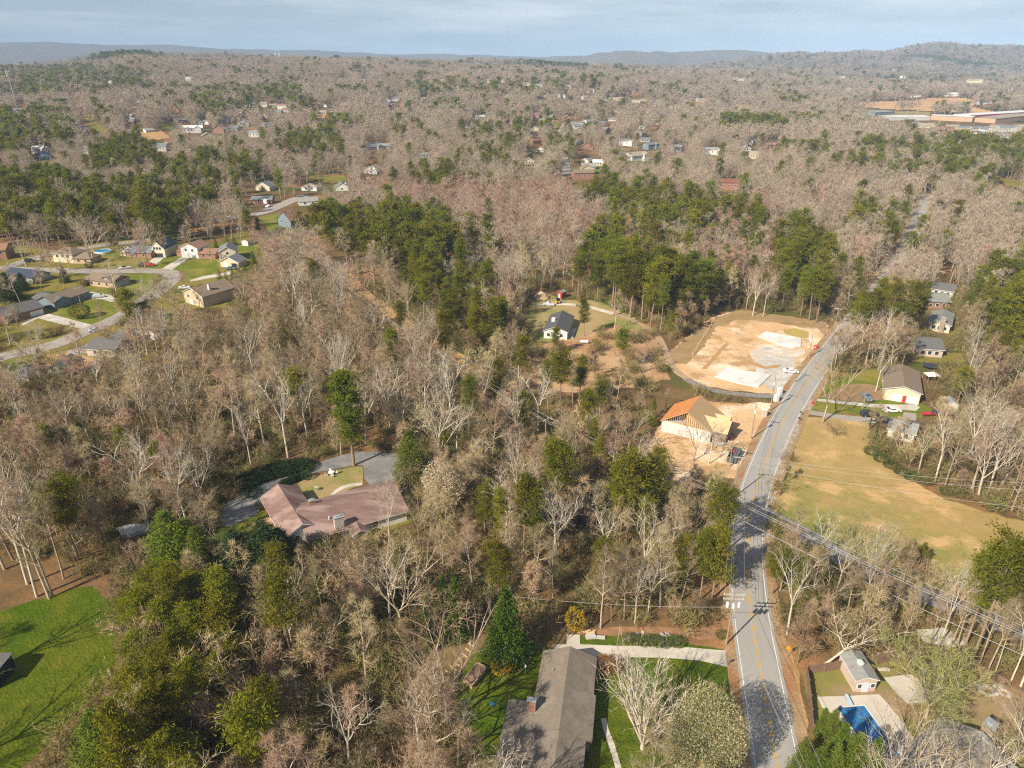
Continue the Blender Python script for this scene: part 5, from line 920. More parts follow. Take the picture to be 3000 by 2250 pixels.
put_car('parked_car', 'suv', 'red', 439, 780, .2, 'dark red car in the drive below the navy-roofed house')
put_car('pickup_truck', 'pickup', 'black', 418, 780, 1.2, 'black pickup beside the dark red car')
put_car('parked_car', 'suv', 'black', 87, 768, .1, 'black car at the bend of the narrow street behind bare trees')
put_car('parked_car', 'sedan', 'white', 541, 846, .2, 'white car on the lawn beside the tan raised house')
put_car('parked_car', 'sedan', 'red', 133, 758, .3, 'bright red car beside the tan brick split-level house')
put_car('parked_car', 'sedan', 'blue', 676, 790, .1, 'blue-grey car in front of the two stepped gables')
put_car('pickup_truck', 'pickup', 'white', 787, 607, 1.3, 'white pickup parked in front of the camper trailer')
for u, v, c, lb in ((486, 386, 'red', 'far red car on a lawn beside white house'), (1490, 373, 'red', 'far red car by a grey-roofed house'), (554, 441, 'white', 'far white car on a lawn, uppermost of two'), (550, 446, 'silver', 'far silver car in front of the far white car'), (1838, 382, 'red', 'far red car beside the bare far woods'), (1001, 325, 'white', 'far white car beside the long street'), (2690, 626, 'white', 'white car at the top end of the main road')):
    put_car('parked_car', 'sedan', c, u, v, .3, lb)
def boat(u, v, ang, hull, label, L=5.5):
    p = at(u, v); t = thing('boat', (p[0], p[1], p[2]), label, 'boat', None, ang); b = MB(); st = [(-.5, .8), (-.3, .95), (0, 1.0), (.25, .85), (.42, .45), (.5, .03)]; vs = []
    for x, w_ in st: vs += [(p[0] + L * x, p[1] - w_, p[2] + 1.05 + .15 * x), (p[0] + L * x, p[1] - w_ * .4, p[2] + .35), (p[0] + L * x, p[1] + w_ * .4, p[2] + .35), (p[0] + L * x, p[1] + w_, p[2] + 1.05 + .15 * x)]
    fs = []
    for i in range(5):
        for j in range(3): fs.append((i * 4 + j, i * 4 + j + 1, i * 4 + 5 + j, i * 4 + 4 + j))
    fs += [(0, 1, 2, 3), tuple(i * 4 for i in range(6)) + tuple(i * 4 + 3 for i in range(5, -1, -1))]; b.add(vs, fs); b.build('hull', hull, t); c = MB(); c.box((p[0] - .2, p[1], p[2] + 1.3), (1.4, 1.2, .5)); c.build('cabin', GLASS, t); see_rect(u, v, 10, 8); return t
boat(2739, 1219, .05, PAINT['red'], 'red boat lying on the grass right of the cream house', 7.5); boat(128, 764, .3, PAINT['white'], 'white boat on a trailer beside the bright red car'); boat(366, 789, .3, PAINT['white'], 'white boat parked at the street bend below the brick house')
# camper, digger, propane tank
p = at(786, 597); t = thing('camper_trailer', p, 'tall white camper trailer parked beside the carport', 'camper', None, 1.25); b = MB(); b.box((p[0], p[1], p[2] + 1.9), (6.5, 2.4, 2.6)); b.box((p[0] + 3.6, p[1], p[2] + 2.5), (1.2, 2.4, 1.3)); b.build('body', PAINT['white'], t)
b = MB(); b.box((p[0], p[1], p[2] + 2.2), (4.5, 2.44, .6)); b.build('window', GLASS, t)
for sx in (-1, .2):
    b = MB(); b.tube([(p[0] + sx, p[1] - 1.2, p[2] + .35), (p[0] + sx, p[1] + 1.2, p[2] + .35)], .35, 10); b.build('wheel', TYRE, t)
see_rect(786, 597, 12, 16)
p = at(1636, 889); t = thing('loader', p, 'small yellow and black loader parked behind the pickup', 'loader', None, .4); b = MB(); b.box((p[0], p[1], .8), (2.4, 1.3, .7)); b.build('body', mat('loader_yellow', (.62, .40, .04), rough=.5), t); b = MB(); b.box((p[0] - .2, p[1], 1.7), (1.1, 1.1, 1.2)); b.build('cab', TYRE, t); b = MB(); b.box((p[0] + 1.9, p[1], .5), (.7, 1.7, .6)); b.tube([(p[0] + .2, p[1] - .8, 1.4), (p[0] + 1.7, p[1] - .8, .7)], .1, 5); b.tube([(p[0] + .2, p[1] + .8, 1.4), (p[0] + 1.7, p[1] + .8, .7)], .1, 5); b.build('bucket', STEEL, t)
for sx in (-.7, .7):
    b = MB(); b.tube([(p[0] + sx, p[1] - .85, .42), (p[0] + sx, p[1] + .85, .42)], .42, 10); b.build('wheel', TYRE, t)
p = at(1586, 873); b = MB(); rg = random.Random(3); b.lathe((p[0], p[1], 0), [(3.6, -.1), (3.1, .6), (2.2, 1.5), (1.1, 2.4), (.2, 2.8)], 14); b.v = [(x + rg.uniform(-.3, .3), y + rg.uniform(-.3, .3), z) for x, y, z in b.v]; tag(b.build('dirt_mound', DIRT, smooth=True), 'steep mound of orange dirt left of the pickup', 'dirt mound')
p = at(1712, 1007); t = thing('propane_tank', p, 'white horizontal propane tank on the sandy slope', 'tank', None, .05); b = MB(); b.tube([(p[0] - 1.5, p[1], .85), (p[0] - 1.25, p[1], .85), (p[0] + 1.25, p[1], .85), (p[0] + 1.5, p[1], .85)], [.25, .55, .55, .25], 12); b.build('tank', PAINT['white'], t); b = MB(); b.box((p[0] - .8, p[1], .18), (.2, .8, .36)); b.box((p[0] + .8, p[1], .18), (.2, .8, .36)); b.build('stand', CONC, t); see_rect(1712, 1007, 14, 9)
# slabs, toilets, stakes, lumber on the plots
def slab(px, label):
    P = [g(u, v, .25) for u, v in px]; t = thing('foundation_slab', (*P[0], 0), label, 'foundation slab'); b = MB(); b.prism(P, -.05, .35); b.build('slab', SLABM, t)
    c = (sum(p[0] for p in P) / len(P), sum(p[1] for p in P) / len(P)); b = MB()
    for i in range(len(P)): x0, y0 = P[i]; x1, y1 = P[(i + 1) % len(P)]; b.tube([(x0 + (c[0] - x0) * .03, y0 + (c[1] - y0) * .03, .36), (x1 + (c[0] - x1) * .03, y1 + (c[1] - y1) * .03, .36)], .06, 4)
    m0 = [(P[i][0] + P[(i + 1) % len(P)][0]) / 2 for i in range(len(P))]; b.box((c[0] + 1.5, c[1] - .5, .42), (.25, 5.5, .14), .35); b.box((c[0] - 2.5, c[1] + .5, .42), (.25, 4.5, .14), .35); b.build('edge_form', CONC, t)
slab(Z5([(1230, 350), (1320, 290), (1755, 375), (1750, 470), (1650, 492), (1460, 440)], 1920, 900, 4.096), 'pale concrete house slab at the upper end of the dirt plot'); slab(Z5([(720, 835), (840, 722), (1385, 815), (1310, 890), (1240, 960), (1010, 915)], 1920, 900, 4.096), 'pale concrete house slab nearer the grey gravel drive')
def toilet(u, v, label, m):
    p = at(u, v); t = thing('portable_toilet', p, label, 'portable toilet', None, .3); b = MB(); b.box((p[0], p[1], 1.05), (1.1, 1.1, 2.1)); b.build('cabin', m, t); b = MB(); b.add([(p[0] - .6, p[1] - .6, 2.1), (p[0] + .6, p[1] - .6, 2.1), (p[0] + .6, p[1] + .6, 2.1), (p[0] - .6, p[1] + .6, 2.1), (p[0] - .35, p[1], 2.4), (p[0] + .35, p[1], 2.4)], [(0, 1, 5, 4), (2, 3, 4, 5), (1, 2, 5), (3, 0, 4), (3, 2, 1, 0)]); b.build('roof', PORC, t); b = MB(); b.box((p[0], p[1] - .56, 1.0), (.7, .05, 1.8)); b.build('door', GDOOR, t); see_rect(u, v, 7, 14)
toilet(2238, 1220, 'tan portable toilet with white roof beside the dirt plot entrance', mat('tan_plastic', (.55, .40, .30))); toilet(2273, 1176, 'white portable toilet nearer the main road, lower of two', PAINT['white']); toilet(2283, 1155, 'white portable toilet by the gravel apron, upper of two', PAINT['white'])
st = None
for i in range(13):
    f = i / 12; u, v = 2028 + (2094 - 2028) * f, 1043 + (937 - 1043) * f; p = at(u, v)
    if st is None: b = MB(); b.box((p[0], p[1], .7), (.12, .12, 1.6))
    if st is None: b.v = [(x - p[0], y - p[1], z) for x, y, z in b.v]; st = b.build('wooden_stake', mat('stake_wood', (.66, .50, .24))); o = st
    else: o = st.copy(); COL.objects.link(o)
    o.location = (p[0], p[1], 0); tag(o, 'pale wooden stake in the row along the brown bank of the dirt plot', 'stake', 'row of stakes on the bank')
VISIBLE.append([(2020, 1030), (2085, 930), (2105, 935), (2045, 1050)])
def lumber(u, v, ang, L, label, n=4, rows=3, m=WOOD):
    p = at(u, v); t = thing('lumber_pile', p, label, 'lumber', None); b = MB(); rg = random.Random(int(u)); c, s_ = cos(ang), sin(ang)
    for r_ in range(rows):
        for k in range(n): dx = rg.uniform(-.2, .2); y = (k - n / 2) * .34; b.box((p[0] + dx * c - y * s_, p[1] + dx * s_ + y * c, .1 + r_ * .17), (L * rg.uniform(.85, 1), .3, .15), ang)
    b.build('plank_stack', m, t); see_rect(u, v, 18, 5)
lumber(2128, 1300, -.1, 5, 'long stack of pale boards beside the unfinished house, upper one', 5, 3); lumber(2140, 1312, -.05, 6.5, 'long stack of pale boards nearest the road', 6, 2); lumber(2108, 1306, .3, 2.4, 'short stack of grey blocks under the bare tree by the boards', 4, 5, CONC); lumber(2165, 1272, .2, 3.5, 'pale board stack lying on the sandy drive of the unfinished house', 5, 2)
for u, v, lb in ((2148, 1326, 'small red tarp bundle beside the boards'), (2136, 1290, 'small red bundle behind the upper boards'), (2390, 1020, 'round red container at the end of the upper slab')):
    p = at(u, v); b = MB(); rg = random.Random(u); b.lathe((p[0], p[1], 0), [(.75, 0), (.8, .4), (.6, .85), (.2, 1.0)], 9); b.v = [(x + rg.uniform(-.12, .12), y + rg.uniform(-.12, .12), z) for x, y, z in b.v]; tag(b.build('tarp_bundle', PAINT['red']), lb, 'bundle')
p = at(2150, 1342); t = thing('dumpster', p, 'dark open dumpster with grey rim beside the road', 'dumpster'); b = MB(); b.box((p[0], p[1], .15), (2.2, 5.5, .2), -.5)
for dx, dy, w_, d_ in ((-1.1, 0, .1, 5.5), (1.1, 0, .1, 5.5), (0, -2.7, 2.2, .1), (0, 2.7, 2.2, .1)): b.box((p[0] + dx * cos(-.5) - dy * sin(-.5), p[1] + dx * sin(-.5) + dy * cos(-.5), .85), (w_, d_, 1.5), -.5)
b.build('container', mat('dark_steel', (.10, .12, .13), rough=.6), t); see_rect(2155, 1345, 22, 8)
for u, v, lb in ((1908, 1372, 'heap of cut logs on the orange dirt below the unfinished house'), (1955, 1380, 'heap of brushwood and logs beside the cut logs')):
    p = at(u, v); t = thing('log_pile', p, lb, 'log pile'); b = MB(); rg = random.Random(u)
    for k in range(16): a = rg.uniform(0, 3.1); x, y = p[0] + rg.gauss(0, 1.3), p[1] + rg.gauss(0, .9); l_ = rg.uniform(.6, 1.6); b.tube([(x - l_ * cos(a), y - l_ * sin(a), rg.uniform(.15, .8)), (x + l_ * cos(a), y + l_ * sin(a), rg.uniform(.15, .8))], rg.uniform(.1, .24), 6)
    b.build('log_heap', mat('cut_log', (.46, .32, .20), (.28, .20, .14), 1.5), t)
# fences of the pool yard
def fence(name, px, h, label, m, gate=None, post=2.4, picket=False):
    P = [g(u, v) for u, v in px]; t = thing(name, (*P[0], 0), label, 'fence'); b = MB(); pb = MB(); posts = []
    for (x0, y0), (x1, y1) in zip(P[:-1], P[1:]):
        L = hypot(x1 - x0, y1 - y0); a = atan2(y1 - y0, x1 - x0); n = max(1, int(L / post))
        if picket:
            for k in range(int(L / .22)): f = (k + .5) / int(L / .22); b.box((x0 + (x1 - x0) * f, y0 + (y1 - y0) * f, h / 2), (.08, .03, h), a)
            for z in (.25, h - .2): b.box(((x0 + x1) / 2, (y0 + y1) / 2, z), (L, .05, .1), a)
        else:
            for k in range(int(L / .3)): f = (k + .5) / int(L / .3); b.box((x0 + (x1 - x0) * f, y0 + (y1 - y0) * f, h / 2 + .02 * ((k * 7) % 3)), (.285, .04, h), a)
            for z in (.35, h * .55, h - .25): b.box(((x0 + x1) / 2 - .05 * sin(a), (y0 + y1) / 2 + .05 * cos(a), z), (L, .05, .1), a)
        for k in range(n + 1): posts.append((x0 + (x1 - x0) * k / n, y0 + (y1 - y0) * k / n, a))
    b.build('board_panel' if not picket else 'picket_panel', m, t)
    for x, y, a in posts: pb = MB(); pb.box((x + .09 * sin(a), y - .09 * cos(a), h / 2 + .05), (.14, .12, h + .12), a); pb.build('post', m, t)
    return t
fence('privacy_fence', [(2378, 2150), (2371, 2060), (2360, 1977), (2467, 1960), (2552, 1944), (2641, 1930), (2753, 1917)], 1.9, 'brown board privacy fence along the road side and back of the pool yard', FENCEW)
fence('privacy_fence', [(2753, 1917), (2800, 1940), (2850, 1966), (2905, 1996), (2952, 2022)], 1.9, 'brown board fence slanting down past the stone fire pit', FENCEW); fence('picket_fence', [(2952, 2022), (2985, 2040), (3060, 2085)], 1.5, 'open brown picket fence at the end of the slanting boards', FENCEW, picket=True)
VISIBLE.append([(2352, 1955), (2470, 1930), (2750, 1890), (2800, 1915), (3000, 2030), (3000, 2050), (2750, 1925), (2470, 1968), (2385, 1985), (2395, 2080), (2370, 2080)])
# pool with blue cover, diving board
PC = Z5([(552, 1168), (782, 1150), (890, 1300), (985, 1440), (1085, 1565), (860, 1592), (760, 1450), (640, 1290)], 2250, 1650, S2); P = [g(u, v) for u, v in PC]; t = thing('swimming_pool', (*P[0], 0), 'long swimming pool closed with a dark blue cover', 'swimming pool'); b = MB(); b.prism(P, -.02, .085); b.build('cover', mat('pool_cover', (.02, .13, .34), (.035, .19, .44), .5, c3=(.05, .10, .17), scale3=.9, lo3=.5, hi3=.68, rough=.55, bump=.4, bscale=1.2), t)
b = MB()
for i in range(len(P)): a_, c_ = P[i], P[(i + 1) % len(P)]; b.tube([(*a_, .08), (*c_, .08)], .16, 4)
b.build('coping', CONC, t)
d0, d1 = g(*Z5([(628, 1085)], 2250, 1650, S2)[0]), g(*Z5([(670, 1170)], 2250, 1650, S2)[0]); t = thing('diving_board', (*d0, 0), 'pale blue diving board at the end of the covered pool', 'diving board'); a = atan2(d1[1] - d0[1], d1[0] - d0[0]); L = hypot(d1[0] - d0[0], d1[1] - d0[1]); b = MB(); b.box(((d0[0] + d1[0]) / 2, (d0[1] + d1[1]) / 2, .6), (L, .5, .08), a); b.build('board', mat('board_blue', (.42, .55, .68)), t); b = MB(); b.box((d0[0] + .4 * cos(a), d0[1] + .4 * sin(a), .3), (.5, .45, .55), a); b.build('stand', STEEL, t)
VISIBLE.append(Z5([(552, 1100), (700, 1085), (790, 1150), (890, 1300), (880, 1370), (740, 1330), (640, 1290)], 2250, 1650, S2))
# stone ring and seats
def stones(name, cen, pts, label, m, r=.35, fill=None):
    p = at(*cen); t = thing(name, (p[0], p[1], 0), label, 'fire pit' if 'fire' in name else 'stones'); rg = random.Random(int(cen[0]))
    for x, y, s_ in pts:
        b = MB(); b.lathe((p[0] + x, p[1] + y, -.05), [(r * s_, 0), (r * s_ * 1.05, r * .5), (r * s_ * .7, r * .9), (r * .15, r)], 7); b.v = [(q[0] + rg.uniform(-.08, .08), q[1] + rg.uniform(-.08, .08), q[2] + rg.uniform(-.03, .03)) for q in b.v]; b.build('stone', m, t)
    if fill: b = MB(); b.lathe((p[0], p[1], 0), [(fill, .02), (fill, .07)], 12); b.build('ash_bed', mat('ash', (.14, .12, .10)), t)
stones('fire_pit', Z5([(1775, 1035)], 2250, 1650, S2)[0], [(.95 * cos(k * .57), .95 * sin(k * .57), 1) for k in range(11)], 'round fire pit ringed with pale stones, larger of two', RIPRAP, .3, .8)
stones('fire_pit', Z5([(1915, 1055)], 2250, 1650, S2)[0], [(.7 * cos(k * .75), .7 * sin(k * .75), 1) for k in range(8)], 'small ring of pale stones near the picket fence', RIPRAP, .28, .55)
for x, y, lb in ((1705, 995, 'by the upper left of the fire pit'), (1700, 1020, 'on the left of the fire pit'), (1835, 1000, 'behind the fire pit'), (1880, 1010, 'between the two stone rings'), (1850, 1065, 'between the fire pit and the small ring'), (1950, 1085, 'nearest the picket fence'), (1720, 1045, 'below the fire pit')):
    p = at(*Z5([(x, y)], 2250, 1650, S2)[0]); b = MB(); b.lathe((p[0], p[1], 0), [(.3, 0), (.34, .2), (.28, .42), (.05, .45)], 8); tag(b.build('boulder_seat', RIPRAP), 'pale boulder seat ' + lb, 'boulder')
for x, y, a, lb in ((1265, 890, .9, 'blue barrel lying under the green willow'), ): p = at(*Z5([(x, y)], 2250, 1650, S2)[0]); b = MB(); b.tube([(p[0] - .5 * cos(a), p[1] - .5 * sin(a), .35), (p[0] + .5 * cos(a), p[1] + .5 * sin(a), .35)], .3, 10); tag(b.build('barrel', mat('barrel_blue', (.25, .36, .45))), lb, 'barrel')
p0, p1 = [g(*q) for q in Z5([(885, 868), (980, 872)], 2250, 1650, S2)]; b = MB(); b.box(((p0[0] + p1[0]) / 2, (p0[1] + p1[1]) / 2, .25), (hypot(p1[0] - p0[0], p1[1] - p0[1]), .4, .3), atan2(p1[1] - p0[1], p1[0] - p0[0])); tag(b.build('garden_beam', CONC), 'pale concrete beam on the grass right of the cupola shed', 'beam')
# road sign, mailboxes, stones
p = at(*Z5([(150, 775)], 2250, 1650, S2)[0]); t = thing('road_sign', p, 'orange-yellow diamond road sign on a post beside the ditch', 'road sign'); b = MB(); b.tube([p, (p[0], p[1], 2.3)], .04, 6); b.build('post', STEEL, t); b = MB(); b.add([(p[0] + dx, p[1] + dy, 2.35 + z) for dy in (-.05, -.02) for dx, z in ((0, -.55), (.55, 0), (0, .55), (-.55, 0))], [(0, 1, 2, 3), (7, 6, 5, 4), (0, 4, 5, 1), (1, 5, 6, 2), (2, 6, 7, 3), (3, 7, 4, 0)]); b.build('sign_panel', mat('sign_orange', (.70, .34, .03), rough=.5), t)
def mailbox(u, v, label, m):
    p = at(u, v); t = thing('mailbox', p, label, 'mailbox', None, .2); b = MB(); b.box((p[0], p[1], .55), (.1, .1, 1.1)); b.build('post', GREYW, t); b = MB(); n = 8; b.tube([(p[0] - .28, p[1], 1.2), (p[0] + .28, p[1], 1.2)], .17, 8); b.box((p[0], p[1], 1.1), (.56, .34, .14)); b.build('box', m, t)
mailbox(2252, 1496, 'dark mailbox at the corner of the side road', PAINT['black']); mailbox(2345, 1218, 'dark mailbox beside the drive below the tan house', PAINT['black']); mailbox(2340, 1235, 'black mailbox at the top of the pale stone strip', PAINT['black']); mailbox(2132, 1950, 'brown mailbox at the foot of the concrete driveway', GREYW); mailbox(2143, 1500, 'small red-flagged mailbox on the left verge of the road', PAINT['red'])
p = at(2380, 1184); b = MB(); b.lathe((p[0], p[1], 0), [(.3, 0), (.28, .5), (.2, .9), (.05, 1.0)], 8); tag(b.build('fire_hydrant', PAINT['red']), 'small red hydrant on the grass by the gravel drive', 'hydrant')
def stone_field(name, polys, n, r0, r1, label, seed, m=RIPRAP):
    rg = random.Random(seed); b = MB(); W = [[g(u, v) for u, v in pp] for pp in polys]
    for W_ in W:
        xs = [q[0] for q in W_]; ys = [q[1] for q in W_]; k = 0
        while k < n:
            x, y = rg.uniform(min(xs), max(xs)), rg.uniform(min(ys), max(ys))
            if not inside(np.array([x]), np.array([y]), W_)[0]: continue
            k += 1; r = rg.uniform(r0, r1); v = [(x + r * sx * rg.uniform(.6, 1.2), y + r * sy * rg.uniform(.6, 1.2), .02 + r * (.4 + sz * .6) * rg.uniform(.5, 1)) for sx, sy, sz in ((1, 0, 0), (0, 1, 0), (-1, 0, 0), (0, -1, 0), (.1, .1, 1))]; b.add(v, [(0, 1, 4), (1, 2, 4), (2, 3, 4), (3, 0, 4)])
    return tag(b.build(name, m), label, None, None, 'stuff')
stone_field('riprap', [[(2325, 1238), (2350, 1245), (2322, 1300), (2302, 1360), (2285, 1420), (2268, 1475), (2252, 1475), (2258, 1420), (2274, 1360), (2300, 1290)]], 620, .12, .36, 'strip of pale rip-rap stones between the road and the tan field', 4)
stone_field('loose_stones', [[(2524, 1926), (2620, 1905), (2640, 1915), (2530, 1935)], [(2235, 1530), (2262, 1535), (2262, 1640), (2240, 1640)], [(2355, 1175), (2385, 1170), (2372, 1205), (2352, 1200)]], 90, .12, .35, 'loose pale stones along the ditch and fence', 5)
# front garden of the long house
CR = Z5([(900, 620), (950, 575), (1050, 555), (1160, 600), (1250, 560), (1340, 610), (1390, 650), (1280, 660), (1150, 665), (960, 650)], 1500, 1650, S2); stone_field('rockery', [CR], 110, .2, .5, 'pale rockery stones among ferns along the driveway lawn', 6)
p = at(*Z5([(660, 605)], 1500, 1650, S2)[0]); b = MB(); b.box((p[0] - .5, p[1], .3), (1.7, .8, .45), .1); b.box((p[0] + 1.2, p[1] - .1, .22), (1.5, .6, .3), -.1); tag(b.build('stone_bench', mat('bench_stone', (.50, .48, .45))), 'low grey stone bench on the strip of grass above the driveway', 'bench')
p = at(*Z5([(590, 560)], 1500, 1650, S2)[0]); b = MB(); rg = random.Random(2)
for k in range(9): a = rg.uniform(-.4, .4); x, y = p[0] + rg.gauss(0, 1.0), p[1] + rg.gauss(0, .4); b.tube([(x - .7 * cos(a), y - .7 * sin(a), .2), (x + .7 * cos(a), y + .7 * sin(a), .35)], .14, 6)
t = thing('log_pile', p, 'small pile of split logs beside the yellow-leaved bush', 'log pile'); b.build('log_heap', WOOD, t)
C4 = [g(u, v, .5) for u, v in Z5([(1685, 950), (1790, 815), (1872, 852), (1750, 1000)], 750, 1650, S2)]; t = thing('raised_bed', (*C4[0], 0), 'rectangular timber raised garden bed full of soil on the green lawn', 'raised bed'); b = MB(); cx, cy = sum(p[0] for p in C4) / 4, sum(p[1] for p in C4) / 4
for i in range(4): a_, c_ = C4[i], C4[(i + 1) % 4]; b.box(((a_[0] + c_[0]) / 2, (a_[1] + c_[1]) / 2, .42), (hypot(c_[0] - a_[0], c_[1] - a_[1]) + .15, .2, .84), atan2(c_[1] - a_[1], c_[0] - a_[0]))
b.build('timber_wall', mat('bed_timber', (.42, .30, .22), (.34, .24, .17), 1.5), t); b = MB(); b.prism([(cx + (x - cx) * .95, cy + (y - cy) * .95) for x, y in C4], 0, .7); b.build('soil', mat('soil', (.25, .165, .12), (.20, .13, .09), 1.2, bump=.6), t)
st = None
for i, (x0, y0, x1, y1) in enumerate([(1530, 870, 1600, 912), (1575, 838, 1625, 872), (1605, 806, 1652, 838), (1640, 770, 1680, 800), (1672, 736, 1712, 766), (1700, 694, 1742, 724), (1725, 650, 1765, 682)]):
    (a0, b0), (a1, b1) = [g(*q) for q in Z5([(x0, y0), (x1, y1)], 750, 1650, S2)]; L = hypot(a1 - a0, b1 - b0); b = MB(); b.box(((a0 + a1) / 2, (b0 + b1) / 2, .12 + .0 * i), (L, .22, .22), atan2(b1 - b0, a1 - a0)); tag(b.build('timber_step', WOOD), 'pale timber step in the flight climbing the brown earth slope', 'step', 'timber garden steps')
stone_field('border_stones', [Z5([(1440, 850), (1500, 900), (1620, 960), (1640, 990), (1560, 1105), (1530, 1105), (1600, 1000), (1480, 910)], 750, 1650, S2)], 60, .12, .3, 'stones edging the dark mulch bed', 8)
for x, y, lb, m, ox, nm in ((1912, 1140, 'round blue lid in the lawn beside the long house', mat('lid_blue', (.06, .22, .32)), 750, 'tank_lid'), ):
    p = at(*Z5([(x, y)], ox, 1650, S2)[0]); b = MB(); b.lathe((p[0], p[1], 0), [(.42, 0), (.45, .12), (.3, .2), (.05, .22)], 12); tag(b.build(nm, m), lb, 'lid')
for x, y, ox, oy, lb in ((110, 900, 1500, 1650, 'white lamp post on the lawn behind the long house'),):
    p = at(*Z5([(x, y)], ox, oy, S2)[0]); t = thing('garden_lamp', p, lb, 'lamp post'); b = MB(); b.tube([p, (p[0], p[1], 1.6)], .05, 6); b.build('post', STEEL, t); b = MB(); b.lathe((p[0], p[1], 1.55), [(.14, 0), (.2, .15), (.16, .4), (.03, .5)], 8); b.build('lantern', PORC, t)
for x, y, ox, oy, lb in ((490, 1045, 750, 1060, 'pale stone birdbath on the tan grass island'), (1462, 1480, 750, 1650, 'white birdbath under the bare trees by the green lawn')):
    p = at(*Z5([(x, y)], ox, oy, S2)[0]); t = thing('birdbath', p, lb, 'birdbath'); b = MB(); b.lathe((p[0], p[1], 0), [(.26, 0), (.2, .08), (.1, .2), (.1, .75), (.2, .85)], 10); b.build('pedestal', RIPRAP, t); b = MB(); b.lathe((p[0], p[1], .83), [(.2, 0), (.5, .14), (.5, .2), (.05, .14)], 12); b.build('basin', RIPRAP, t)
def chair(p, a, label, group):
    t = thing('garden_chair', (0, 0, 0), label, 'chair', group); b = MB(); b.box((0, 0, .45), (.55, .55, .06)); b.build('seat', PAINT['white'], t); b = MB(); b.box((-.26, 0, .75), (.06, .55, .6)); b.build('backrest', PAINT['white'], t)
    for sx in (-.22, .22):
        for sy in (-.22, .22): b = MB(); b.box((sx, sy, .21), (.06, .06, .44)); b.build('leg', PAINT['white'], t)
    kids(t); t.location = p; t.rotation_euler = (0, 0, a); return t
p = at(*Z5([(612, 918)], 750, 1060, S2)[0]); t = thing('patio_table', (p[0], p[1], .07), 'white round patio table on the tan grass island', 'table'); b = MB(); b.lathe((p[0], p[1], .75), [(.75, .07), (.75, .14)], 16); b.build('tabletop', PAINT['white'], t)
for k in range(3): a = k * 2.1; b = MB(); b.tube([(p[0] + .5 * cos(a), p[1] + .5 * sin(a), .07), (p[0] + .3 * cos(a), p[1] + .3 * sin(a), .83)], .04, 5); b.build('leg', PAINT['white'], t)
ch = None
for k in range(4):
    a = .4 + k * 1.57; q = (p[0] + 1.15 * cos(a), p[1] + 1.15 * sin(a), .07); lb = 'white garden chair at the round patio table'
    ch = chair(q, a + pi, lb, 'chairs at the patio table') if ch is None else (dup(ch, q, a + pi), ch)[1]
# pools, canopy, trampoline, others
p = at(302, 741); t = thing('round_pool', p, 'round above-ground pool of blue water beside the tan brick house', 'pool'); b = MB(); b.lathe((p[0], p[1], 0), [(4.0, 0), (4.0, 1.2), (3.8, 1.25), (3.8, 1.0)], 24); b.build('rim', PAINT['white'], t); b = MB(); b.lathe((p[0], p[1], .5), [(3.79, 0), (3.79, .55)], 24); b.build('water', mat('pool_water', (.04, .28, .55), (.06, .34, .62), .3, rough=.1, spec=.5), t); see_rect(302, 741, 26, 16)
p = at(524, 733); b = MB(); b.lathe((p[0], p[1], 0), [(2.2, 0), (2.2, .9), (2.1, .95)], 18); tag(b.build('round_pool', mat('pale_pool', (.20, .42, .58))), 'small pale blue pool between the navy-roofed and white houses', 'pool')
p = at(*Z5([(1318, 160)], 2250, 1060, S2)[0]); t = thing('canopy_tent', p, 'pale pink canopy tent behind the cream house', 'tent'); b = MB(); b.add([(p[0] + x, p[1] + y, 2.3) for x, y in ((-2, -1.6), (2, -1.6), (2, 1.6), (-2, 1.6))] + [(p[0], p[1], 3.3)], [(0, 1, 4), (1, 2, 4), (2, 3, 4), (3, 0, 4)]); b.build('canopy', mat('canopy_cloth', (.72, .62, .58)), t)
for x, y in ((-1.9, -1.5), (1.9, -1.5), (1.9, 1.5), (-1.9, 1.5)): b = MB(); b.tube([(p[0] + x, p[1] + y, 0), (p[0] + x, p[1] + y, 2.3)], .05, 5); b.build('leg', STEEL, t)
see_rect(2726, 1112, 22, 20, 10)
p = at(*Z5([(1312, 50)], 2250, 1060, S2)[0]); t = thing('trampoline', p, 'black trampoline with net behind the cream house', 'trampoline'); b = MB(); b.lathe((p[0], p[1], .8), [(2.2, 0), (2.2, .08)], 18); b.build('mat', PAINT['black'], t)
for k in range(6): a = k * pi / 3; b = MB(); b.tube([(p[0] + 2.2 * cos(a), p[1] + 2.2 * sin(a), 0), (p[0] + 2.2 * cos(a), p[1] + 2.2 * sin(a), 2.4)], .04, 5); b.build('pole', PAINT['black'], t)
see_rect(2724, 1078, 20, 12, 5)
for (x0, y0, x1, y1, r, lb) in ((740, 845, 960, 820, .28, 'thick fallen grey log below the crowded bare trees'),):
    (a0, b0), (a1, b1) = [g(*q) for q in Z5([(x0, y0), (x1, y1)], 750, 1650, S2)]; b = MB(); b.tube([(a0, b0, .5), (a1, b1, .9)], [r, r * .7], 8); tag(b.build('fallen_log', PALEBARK), lb, 'log')
for (x0, y0, x1, y1, r, lb) in ((885, 875, 960, 1100, .15, 'thin dead trunk lying at the edge of the green lawn'), (905, 1030, 1060, 720, .14, 'thin dead trunk crossing the other at the lawn edge'), (1540, 580, 1640, 570, .14, 'short pale dead branch in the dark evergreens'), (1500, 360, 1600, 210, .15, 'leaning pale dead trunk above the evergreens')):
    (a0, b0), (a1, b1) = [g(*q) for q in Z5([(x0, y0), (x1, y1)], 0, 1650, S2)]; b = MB(); b.tube([(a0, b0, .4), (a1, b1, 1.2)], [r, r * .6], 6); tag(b.build('fallen_log', BARK), lb, 'log')
